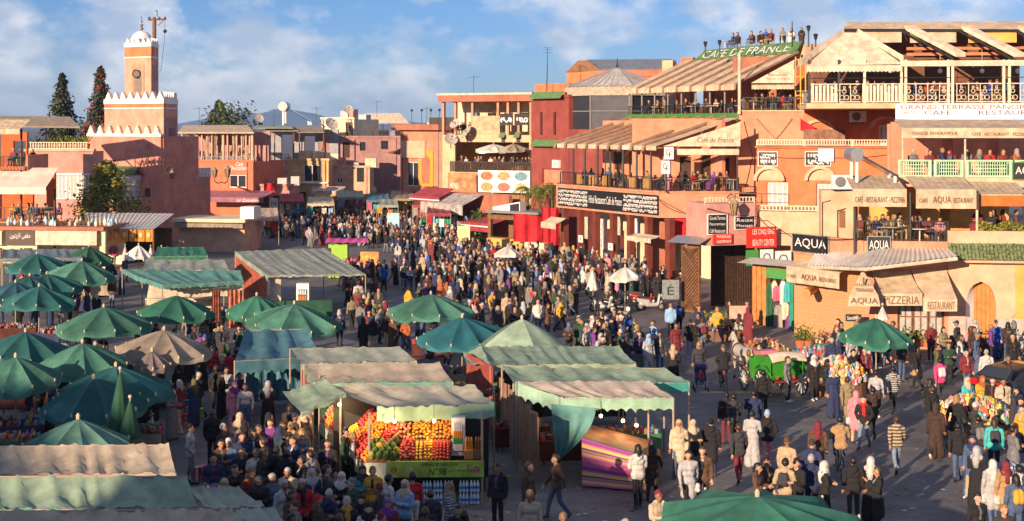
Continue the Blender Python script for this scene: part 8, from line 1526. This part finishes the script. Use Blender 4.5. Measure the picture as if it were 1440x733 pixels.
def blob_mesh(name, shapes, mats, voxel=.03):
    mb = MB()
    for s in shapes: caps(mb, s[0], s[1], s[2], s[3])
    o = mb.build('tmp', [BLACK]); m = o.modifiers.new('r', 'REMESH'); m.mode = 'VOXEL'; m.voxel_size = voxel; m = o.modifiers.new('s', 'SMOOTH'); m.iterations = 4
    me = bpy.data.meshes.new_from_object(o.evaluated_get(bpy.context.evaluated_depsgraph_get())); tm = o.data; bpy.data.objects.remove(o); bpy.data.meshes.remove(tm)
    reg = []
    for p in me.polygons:
        c = p.center; best = 9; r_ = 0
        for s in shapes:
            a, b = Vector(s[0]), Vector(s[1]); d = b-a; t = min(1, max(0, (c-a).dot(d)/max(1e-9, d.dot(d)))); e = (c-a-d*t).length-(s[2]+(s[3]-s[2])*t)
            if e < best: best, r_ = e, s[4]
        reg.append(r_)
    me.materials.clear()
    for m in mats: me.materials.append(m)
    me.polygons.foreach_set('material_index', reg); me.polygons.foreach_set('use_smooth', [True]*len(reg)); return me
HS = [((0, -.5, 1.2), (0, .0, 1.18), .27, .25, 0), ((0, 0, 1.18), (0, .55, 1.22), .25, .27, 0), ((0, -.6, 1.22), (0, -.72, 1.15), .24, .2, 0), ((0, .65, 1.3), (0, .98, 1.75), .19, .11, 0), ((0, 1.0, 1.8), (0, 1.28, 1.58), .105, .07, 0), ((0, 1.28, 1.58), (0, 1.36, 1.5), .07, .06, 0), ((-.05, .97, 1.88), (-.06, .95, 1.98), .03, .012, 0), ((.05, .97, 1.88), (.06, .95, 1.98), .03, .012, 0), ((0, .55, 1.5), (0, .92, 1.86), .05, .045, 1), ((0, -.85, 1.2), (0, -.98, .6), .06, .04, 1), ((0, -.76, 1.28), (0, -.86, 1.2), .05, .06, 1)]
for s in (-1, 1):
    HS += [((s*.13, .52, 1.1), (s*.13, .55, .62), .1, .06, 0), ((s*.13, .55, .62), (s*.13, .56, .16), .05, .038, 0), ((s*.13, .56, .12), (s*.13, .6, .05), .05, .055, 2), ((s*.14, -.58, 1.1), (s*.14, -.5, .78), .15, .09, 0), ((s*.14, -.5, .78), (s*.14, -.72, .52), .075, .05, 0), ((s*.14, -.72, .52), (s*.14, -.68, .14), .045, .038, 0), ((s*.14, -.68, .12), (s*.14, -.63, .05), .05, .055, 2)]
me = blob_mesh('horse', HS, [mat('grey white horse coat', (.36, .33, .30), .8, .2, 4), mat('pale mane hair', (.36, .33, .30), .8, .2, 9), BLACK]); ho = link('horse', me); hp = Matrix.Rotation(R(16), 3, 'Z') @ Vector((0, 2.75, 0))+b0; ho.location = hp; ho.rotation_euler = (0, 0, R(16)); tag(ho, 'grey white horse harnessed to the green carriage', 'horse')
t = thing('harness', 'dark leather harness strapped on the carriage horse', 'harness', hp)
q = MB(); Mh = Matrix.Translation(hp) @ Matrix.Rotation(R(16), 4, 'Z'); q.ring(Mh @ Vector((0, .45, 1.22)), .29, .025, 'y', 18, 5, Matrix.Rotation(R(16), 4, 'Z')); q.build('girth', DWOOD, t); q = MB(); q.ring(Mh @ Vector((0, .72, 1.36)), .22, .04, 'y', 18, 5, Matrix.Rotation(R(16), 4, 'Z')); q.build('collar', DWOOD, t)
# --- bicycles and scooters
def bicycle_proto(col, lab):
    t = local('bicycle', lab, 'bicycle', 'bicycles in the square'); m = plain('bike frame '+str(col), col, .4)
    for y in (-.52, .52): wheel(t, (0, y, .34), .32, 0, BLACK, 12, .02)
    q = MB(); A = Vector((0, .52, .34)); B_ = Vector((0, .08, .3)); C_ = Vector((0, .2, .82)); D = Vector((0, -.36, .82)); E = Vector((0, -.52, .34))
    for a, b in ((A, B_), (A, C_), (B_, C_), (C_, D), (B_, D+Vector((0, -.02, -.1))), (D, E)): q.tube(a, b, .02, n=6)
    q.build('frame', m, t); q = MB(); q.tube(D, D+Vector((0, .03, .18)), .018); q.path([Vector((-.28, -.25, 1.02)), Vector((-.2, -.36, 1.02)), Vector((.2, -.36, 1.02)), Vector((.28, -.25, 1.02))], .016); q.build('handlebar', IRON, t)
    q = MB(); q.tube(C_, C_+Vector((0, .03, .12)), .016); q.lathe([(.02, .0), (.1, .03), (.08, .07)], C_+Vector((0, .06, .1)), 8); q.build('saddle', BLACK, t); q = MB(); q.tube(B_+Vector((-.1, 0, 0)), B_+Vector((.1, 0, 0)), .06, n=10); q.box(B_+Vector((-.14, -.1, -.05)), (.09, .08, .03)); q.box(B_+Vector((.14, .1, .05)), (.09, .08, .03)); q.build('pedals', IRON, t); return t
BK = bicycle_proto((.35, .04, .05), 'bicycle'); BK2 = bicycle_proto((.03, .03, .05), 'bicycle')
def scooter_proto(col, lab):
    t = local('scooter', lab, 'scooter', 'parked scooters and mopeds'); m = plain('scooter paint '+str(col), col, .25)
    for y in (-.6, .62):
        q = MB(); q.ring((0, y, .24), .18, .055, 'x', 18, 7); o = q.build('wheel', BLACK, t); q = MB(); q.lathe([(.13, -.03), (.13, .03)], (0, y, .24), 12, Matrix.Rotation(R(90), 4, 'Y')); q.build('hub', STEEL, o)
    me = blob_mesh('body', [((0, .15, .5), (0, .75, .62), .15, .12, 0), ((0, .1, .42), (0, .55, .4), .13, .14, 0), ((0, -.35, .34), (0, .2, .34), .12, .13, 0), ((-.1, -.42, .4), (-.08, -.5, .85), .07, .06, 0), ((.1, -.42, .4), (.08, -.5, .85), .07, .06, 0), ((0, -.43, .5), (0, -.52, .9), .08, .09, 0), ((0, -.62, .5), (0, -.55, .46), .08, .09, 0)], [m], .03); link('body', me, t)
    q = MB(); q.hexa([Vector(p) for p in ((-.13, .0, .68), (.13, .0, .68), (.1, .75, .74), (-.1, .75, .74), (-.12, .02, .76), (.12, .02, .76), (.09, .75, .84), (-.09, .75, .84))]); q.build('seat', BLACK, t); q = MB(); q.tube((0, -.6, .3), (0, -.5, .98), .03); q.path([Vector((-.33, -.36, 1.02)), Vector((-.12, -.47, .99)), Vector((.12, -.47, .99)), Vector((.33, -.36, 1.02))], .02); q.build('handlebar', IRON, t)
    q = MB(); q.lathe([(.09, 0), (.09, .03)], (0, -.58, .86), 10, Matrix.Rotation(R(90), 4, 'X')); q.build('headlight', WHITE, t); q = MB(); q.ball((0, .8, .66), .05, 6, 4); q.build('tail_light', REDP, t)
    for s in (-1, 1): q = MB(); q.tube((s*.2, -.45, 1.0), (s*.26, -.42, 1.2), .008, n=4); q.lathe([(.05, 0), (.05, .02)], (s*.27, -.42, 1.22), 8, Matrix.Rotation(R(90), 4, 'X')); q.build('mirror', BLACK, t)
    return t
SC1 = scooter_proto((.40, .39, .36), 'scooter'); SC2 = scooter_proto((.03, .03, .04), 'scooter'); SC3 = scooter_proto((.30, .03, .03), 'scooter')
for px, py, rz, pr, lab in ((848, 440, 60, SC1, 'white scooter parked beside the closed cream parasol'), (915, 437, 95, SC1, 'white scooter parked before the nearest oxblood column'), (890, 436, 100, SC2, 'black scooter parked between the white ones'), (868, 440, 75, SC2, 'black scooter under the white beach parasol'), (905, 430, 80, SC3, 'dark red scooter at the foot of the arcade'), (1375, 505, 30, SC2, 'black moped parked near the arched portal'), (1392, 503, 20, SC3, 'dark red moped parked near the arched portal'), (1410, 500, 25, SC2, 'black moped beside the stone plinth'), (1425, 500, 35, SC1, 'pale moped beside the stone plinth'), (1357, 500, 40, SC2, 'black moped by the portal rail'), (1060, 618, 170, SC1, 'pale moped ridden across the square')): place(pr, gp(px, py), R(rz), lab)
for px, py, rz, pr, lab in ((1017, 548, 182, BK, 'red bicycle ridden away past the stalls'), (1181, 668, 175, BK2, 'black bicycle ridden past the walkers'), (308, 352, 80, BK2, 'black bicycle leaning by the plaster booth'), (322, 352, 95, BK, 'red bicycle leaning by the plaster booth')): place(pr, gp(px, py), R(rz), lab)
for (px, py, rz, pr, top, bot, hd, lab, dz) in ((1017, 548, 182, 'ride_b', 'black', 'black', 'olive', 'person in black jacket and olive knit cap riding the red bicycle', .46), (1181, 668, 175, 'ride_m', 'tan', 'denim', 'black hair', 'person in tan jacket and denim trousers riding the black bicycle', .46), (1060, 618, 170, 'ride_m', 'navy', 'black', 'black hair', 'person in navy jacket riding the pale moped', .34)):
    p = gp(px, py)+Matrix.Rotation(R(rz), 3, 'Z') @ Vector((0, .22, dz)); o = put_person((p.y, p.x, p.z, R(rz), pr, top, bot, hd, 'grey', '', 1.0, 1, 0)); o['label'] = lab; o['group'] = 'riders in the square'
# --- dark car at the right edge
t = local('parked_car', 'glossy black hatchback parked at the edge of the square', 'car'); CB = mat('black car paint', (.012, .013, .018), .12, 0)
prof = [(-2.05, .35), (-2.1, .7), (-1.95, .95), (-1.75, 1.0), (-1.3, 1.36), (-.4, 1.46), (.35, 1.4), (1.0, 1.0), (1.85, .85), (2.05, .65), (2.08, .35)]
q = MB()
def cs(k, s): y, z = prof[k]; w = .86 if z < 1.02 else .66+.02*(1.5-z); return Vector((s*w, y, z))
for k in range(len(prof)-1): q.face([cs(k, -1), cs(k, 1), cs(k+1, 1), cs(k+1, -1)])
for s in (-1, 1):
    for k in range(len(prof)-1): a, b = cs(k, s), cs(k+1, s); q.face([a, b, Vector((s*.88, b.y, .34)), Vector((s*.88, a.y, .34))])
q.build('body', CB, t)
for s in (-1, 1): q = MB(); q.face([Vector((s*.87, y, z)) for y, z in ((-1.6, 1.0), (-1.2, 1.3), (-.4, 1.38), (.3, 1.33), (.85, 1.02))]); q.build('side_window', GLASS, t); q = MB(); q.box((s*.6, -2.06, .82), (.35, .1, .22)); q.build('tail_light', mat('red lamp glass', (.5, .01, .02), .2, 0), t)
q = MB(); q.face([Vector((x, y, z)) for x, y, z in ((-.7, -1.74, 1.04), (.7, -1.74, 1.04), (.6, -1.33, 1.36), (-.6, -1.33, 1.36))]); q.build('rear_window', GLASS, t)
for x in (-.8, .8):
    for y in (-1.3, 1.3): q = MB(); q.ring((x, y, .32), .23, .09, 'x', 20, 8); o = q.build('wheel', BLACK, t); q = MB(); q.lathe([(.2, -.1), (.2, .1)], (x, y, .32), 14, Matrix.Rotation(R(90), 4, 'Y')); q.build('rim', STEEL, o)
place(t, gp(1442, 563), R(-62))
# --- child buggy
b = gp(985, 550); t = thing('child_buggy', 'dark blue child buggy with a small child in red', 'buggy', b)
for x in (-.25, .25):
    for y in (-.25, .3): q = MB(); q.ring(b+Vector((x, y, .1)), .08, .025, 'x', 12, 5); q.build('wheel', BLACK, t)
q = MB()
for x in (-.23, .23): q.tube(b+Vector((x, -.25, .1)), b+Vector((x, .35, 1.0)), .015); q.tube(b+Vector((x, .3, .1)), b+Vector((x, -.1, .55)), .015)
q.tube(b+Vector((-.23, .35, 1.0)), b+Vector((.23, .35, 1.0)), .015); q.build('frame', STEEL, t); q = MB(); q.grid(lambda u, v: b+Vector((-.21+.42*u, -.2+.4*v*v, .42+.5*v*v)), 4, 6); q.build('seat', CM['navy'], t); q = MB(); q.grid(lambda u, v: b+Vector((-.23+.46*u, .25-.4*v, .92+.22*math.sin(math.pi*(.3+v*.6)))), 5, 6); q.build('hood', CM['navy'], t)
put_person((b.y-.05, b.x, .22, 0, 'sit_m', 'red', 'denim', 'black hair', 'grey', 'in the dark blue child buggy', .5, 0, 1))
# ================================================================ small wares and furniture
def stool_proto(col, nm):
    t = local('plastic_stool', 'x', 'stool', 'plastic stools by the parasols'); m = mat('plastic '+nm, col, .35, .05)
    q = MB(); q.lathe([(.15, .43), (.16, .45), (.02, .455)], (0, 0, 0), 12); q.build('seat', m, t)
    for k in range(4): a = math.pi/4+k*math.pi/2; q = MB(); q.tube((.12*math.cos(a), .12*math.sin(a), .44), (.18*math.cos(a), .18*math.sin(a), 0), .03, .025, 5); q.build('leg', m, t)
    q = MB(); q.ring((0, 0, .2), .155, .012, 'z', 12, 4); q.build('brace', m, t); return t
ST = {k: stool_proto(c, k) for k, c in {'orange': (.75, .25, .02), 'blue': (.03, .25, .55), 'lime green': (.25, .60, .03), 'red': (.55, .02, .02), 'white': (.7, .7, .68)}.items()}
for px, py, k, wh in ((246, 575, 'orange', 'beside the broad dark teal parasol'), (258, 580, 'orange', 'beneath the stacked blue stools'), (262, 584, 'blue', 'by the teal parasols'), (280, 592, 'lime green', 'by the teal parasols'), (275, 585, 'blue', 'next to the lime green one'), (262, 600, 'red', 'near the musician'), (288, 676, 'red', 'by the end of the beige tent'), (277, 678, 'red', 'beside its twin at the beige tent'), (252, 592, 'red', 'between the orange and blue ones'), (100, 605, 'white', 'among the trinket tables'), (210, 600, 'white', 'under the dark teal parasol'), (268, 590, 'lime green', 'partly behind the blue one')): place(ST[k], gp(px, py), rnd(), f'{k} plastic stool {wh}')
p = gp(262, 584); place(ST['blue'], p+Vector((0, 0, .1)), .3, 'blue plastic stool stacked on another by the teal parasols'); place(ST['red'], gp(258, 580)+Vector((0, 0, .1)), .3, 'red plastic stool stacked on an orange one')
def heap(label, c, rx, ry, h, n, cols, seed, s=(.05, .12), name='toy_heap', cat='toys'):
    rg = random.Random(seed); t = thing(name, label, cat, c); q = MB(); c = Vector(c)
    q.lathe([(1, 0), (1, .5), (.001, .52)], (0, 0, 0), 16); q.v = [(c.x+v[0]*rx*.98, c.y+v[1]*ry*.98, c.z+v[2]) for v in q.v]; q.build('stand', WOOD, t); q = MB()
    for i in range(n):
        a, r = rg.uniform(0, 6.3), math.sqrt(rg.random()); z = .5+h*(1-r*r)**.7*rg.uniform(.75, 1); q.col = tuple(min(.8, x*rg.uniform(.6, 1.1)) for x in rg.choice(cols)); p = c+Vector((math.cos(a)*r*rx, math.sin(a)*r*ry, z)); k = rg.uniform(*s)
        if rg.random() < .6: lowball(q, p, k); q.col = tuple(x*.9 for x in q.col); lowball(q, p+Vector((0, -k*.3, k*1.1)), k*.65)
        else: q.box(p, (k*1.6, k*1.2, k*1.8), rg.uniform(0, 3))
    q.build('soft_toys', vcol_mat(label[:20], .8), t, kind='stuff'); return t
TOY = [(.65, .45, .18), (.7, .58, .4), (.7, .12, .1), (.15, .35, .6), (.7, .4, .05), (.7, .65, .6), (.1, .4, .25), (.6, .2, .35), (.7, .55, .2)]
heap('heap of cream and orange soft toys beside the green carriage', gp(1178, 553), 1.15, .9, .95, 420, TOY[:6]+[(.7, .58, .4)]*3, 1); heap('heap of colourful toys and balloons encircled by shoppers', gp(1368, 612), 1.35, .95, .85, 480, TOY, 2); heap('long table of folded bright cloths behind the soft toys', gp(1150, 520), 1.3, .6, .45, 260, [(.6, .6, .6), (.1, .4, .3), (.6, .1, .1), (.1, .25, .5)], 3, (.05, .1), 'cloth_table', 'table'); heap('low display of blue and white bottles at the edge of the square', gp(1425, 690), 1.0, .7, .2, 260, [(.1, .2, .5), (.6, .6, .65), (.2, .3, .3)], 4, (.04, .07), 'bottle_display', 'table')
heap('jumbled pottery and baskets before the clothes shop', gp(1075, 512), 1.0, .7, .5, 130, [(.42, .18, .08), (.5, .3, .15), (.3, .12, .06), (.5, .42, .3)], 5, (.08, .16), 'pottery_display', 'pottery'); heap('heap of hats and bags before the carved wooden doors', gp(1010, 478), 1.5, .6, .5, 240, [(.4, .25, .12), (.5, .4, .28), (.2, .06, .04), (.1, .08, .07), (.55, .5, .45)], 6, (.06, .13), 'bag_display', 'bags')
for k, (px, py, m, w, h, lab) in enumerate(((1039, 474, mat('pale pink board', (.62, .34, .26), .7, .25, 4), .95, 1.4, 'pale pink board standing between the doors and the clothes shop'), (943, 440, mat('framed silver notice', (.20, .23, .23), .5, .3, 6), .95, 1.1, 'silver framed notice on legs at the arcade corner'), (652, 362, mat('yellow placard', (.75, .66, .30), .7, .1, 2), 1.0, 1.2, 'pale yellow placard held up in the crowd'), (553, 340, mat('sky placard', (.35, .55, .65), .7, .1, 2), 1.1, 1.3, 'small pale blue placard in the alley crowd'), (1262, 515, mat('orange poster', (.62, .30, .16), .7, .4, 3), 1.0, 1.0, 'orange poster board by the potted hedge'), (1320, 478, mat('menu slate', (.06, .09, .07), .7, .2, 4), .7, 1.5, 'dark menu board leaning by the restaurant window'))):
    b = gp(px, py); t = thing('standing_board', lab, 'board', b); q = MB(); z0 = .15 if k in (0, 4, 5) else (.75 if k == 1 else 1.3); q.box(b+Vector((0, 0, z0+h/2)), (w, .06, h)); q.build('panel', m, t)
    for s in (-1, 1): q = MB(); q.tube(b+Vector((s*w*.42, .06, 0)), b+Vector((s*w*.42, .06, z0+h)), .025, n=5); q.build('leg', IRON, t)
    if k == 1: q = MB(); text_into(q, 'É', Matrix.Translation(b+Vector((0, -.035, z0+h/2))) @ Matrix.Rotation(R(90), 4, 'X'), .35, .6); q.build('lettering', BLACK, t)
rg = random.Random(9)
for k, (px, py, h) in enumerate(((993, 466, .9), (1008, 465, .9), (1023, 465, 1.0), (1126, 490, 1.1), (1136, 490, .8), (1275, 490, .7), (1290, 490, .7), (1305, 490, .8), (1340, 488, .8), (1325, 490, .6))):
    b = gp(px, py); t = thing('potted_shrub', ['clipped shrub in a pot before the carved wooden doors', 'bushy shrub in a pot against the brick side wall', 'leafy shrub in a pot along the restaurant front'][0 if k < 3 else 1 if k < 5 else 2], 'plant', b, 'potted shrubs along the fronts'); q = MB(); q.lathe([(.2, 0), (.28, .4), (.25, .4)], b, 10); q.build('pot', TERRA, t); q = MB(); leaves(q, [b+Vector((rg.gauss(0, .17), rg.gauss(0, .17), .45+abs(rg.gauss(0, .28))*h)) for _ in range(260)], .07, rg); q.build('foliage', LEAF if k % 2 else LEAFY, t)
# cafe chairs and tables for the seated guests
CHM = MB(); CHM.box((0, 0, .44), (.42, .42, .04)); CHM.box((0, .2, .72), (.42, .03, .5))
for x in (-.18, .18):
    for y in (-.18, .18): CHM.box((x, y, .21), (.035, .035, .42))
chm = CHM.mesh('chair', [WOOD]); TBM = MB(); TBM.lathe([(.35, .72), (.36, .75), (.02, .755)], (0, 0, 0), 12); TBM.tube((0, 0, 0), (0, 0, .73), .03); TBM.lathe([(.22, 0), (.2, .03)], (0, 0, 0), 10); tbm = TBM.mesh('cafe_table', [RAIL])
for i, p in enumerate([p for p in PEOPLE if p[4].startswith('sit')]):
    o = link('chair', chm); o.location = (p[1], p[0], p[2]); o.rotation_euler.z = p[3]; tag(o, 'brown wooden chair with a seated guest '+p[9], 'chair', 'terrace chairs')
    if i % 3 == 0: o = link('cafe_table', tbm); o.location = Vector((p[1], p[0], p[2]))+Matrix.Rotation(p[3], 3, 'Z') @ Vector((0, -.62, 0)); tag(o, 'small round cream table of the guests '+p[9].replace('at a table ', ''), 'table', 'terrace tables')
# terrace parasols of the tan restaurant
for px, py, hw, lab in ((694, 213, 25, 'cream parasol on the lower terrace of the tan restaurant'), (722, 211, 22, 'tan parasol on the lower terrace of the tan restaurant')):
    f_ = FT.off(1.6); z_ = f_.z(px, 243); p = f_.P(f_.u(px), z_); t = parasol(px, 300, hw, WHC if px < 700 else TANC, lab, px, rim=2.2, apex=2.75, group='terrace parasols', Z=p.y); t.location.z = z_
# lamps on the upper roofs
for k, (px, yt, yb, Z) in enumerate(((992, 64, 80, 104), (1012, 62, 78, 104), (1037, 60, 76, 103), (1137, 42, 66, 96), (1147, 54, 66, 90))):
    b, e = at(px, yb, Z), at(px, yt, Z); t = thing('roof_lamp', ['slim lantern post at the far end of the green roof sign', 'second lantern post along the green roof sign', 'lantern post amid the guests over the green roof sign', 'tall lantern post between the green sign and the tent gable', 'short lantern beside the tent gable'][k], 'lamp', b); q = MB(); q.tube(b, e, .05, n=6); q.build('post', IRON, t); q = MB(); q.lathe([(.07, -.1), (.16, .25), (.07, .3)], e, 6); q.build('lantern_head', IRON, t)
q = MB(); b = at(1114, 66, 99); q.tube(b, at(1114, 30, 99), .05, .03, 5); tag(q.build('mast', IRON), 'plain black mast above the cafe roof', 'mast')
# cables sagging across the fronts
def cable(pts, lab, r=.025):
    q = MB(); out = []
    for a, b in zip(pts[:-1], pts[1:]):
        for i in range(8): t = i/8; p = a.lerp(b, t); p.z -= .10*(b-a).length*.35*4*t*(1-t); out.append(p)
    out.append(pts[-1]); q.path(out, r, 4); tag(q.build('cable', BLACK), lab, 'cable', 'cables along the fronts')
cable([LF.P(LF.L, 5.6, .2), KF.P(KF.u(992), 5.9, .4), KF.P(KF.u(1060), 5.4, .6), AL.P(AL.u(1117), 5.1, .3), AL.P(AL.L, 5.2, .2)], 'black cable looping from the arcade to the corner restaurant'); cable([RF.P(.3, 10.8, .1), RF.P(.9, 8.5, .1), RF.P(.4, 6.2, .1)], 'thin cable hanging down the orange wing wall', .02); cable([RF.P(1.2, 11, .1), RF.P(2.5, 9.6, .1), RF.P(3.6, 11, .1)], 'looped cable on the orange wing wall', .02); cable([AR.P(AR.u(1160), 4.4, -1.3), AR.P(AR.u(1160), 6.8, -1.3), AR.P(AR.u(1172), 6.9, -1.3)], 'black pipe climbing the peach stair block', .035); cable([MFc.P(-2, 7.6, .4), MFc.P(3, 7.4, .4), MFc.P(5.2, 6, .4), MS.P(5, 5.6, .1)], 'dark cable running along the mosque wall', .04); cable([HF.P(1, 8.7, .1), HF.P(5, 8.6, .1), HF.P(9, 8.8, .1)], 'cable under the roof rail of the arched hotel', .02)
# ================================================================ air
q = MB(); q.box((-700, 4900, 74.5), (7000, 9900, 151)); hz = q.build('haze', [], None, kind='stuff'); hz['label'] = 'thin bluish evening haze over the town'; hz['category'] = 'haze'
m = bpy.data.materials.new('haze'); m.use_nodes = True; t_ = m.node_tree; t_.nodes.clear(); v_ = t_.nodes.new('ShaderNodeVolumePrincipled'); o_ = t_.nodes.new('ShaderNodeOutputMaterial')
v_.inputs['Color'].default_value = (.36, .60, 1, 1); v_.inputs['Density'].default_value = 0.9e-4; v_.inputs['Anisotropy'].default_value = 0; t_.links.new(v_.outputs[0], o_.inputs['Volume']); hz.data.materials.append(m)
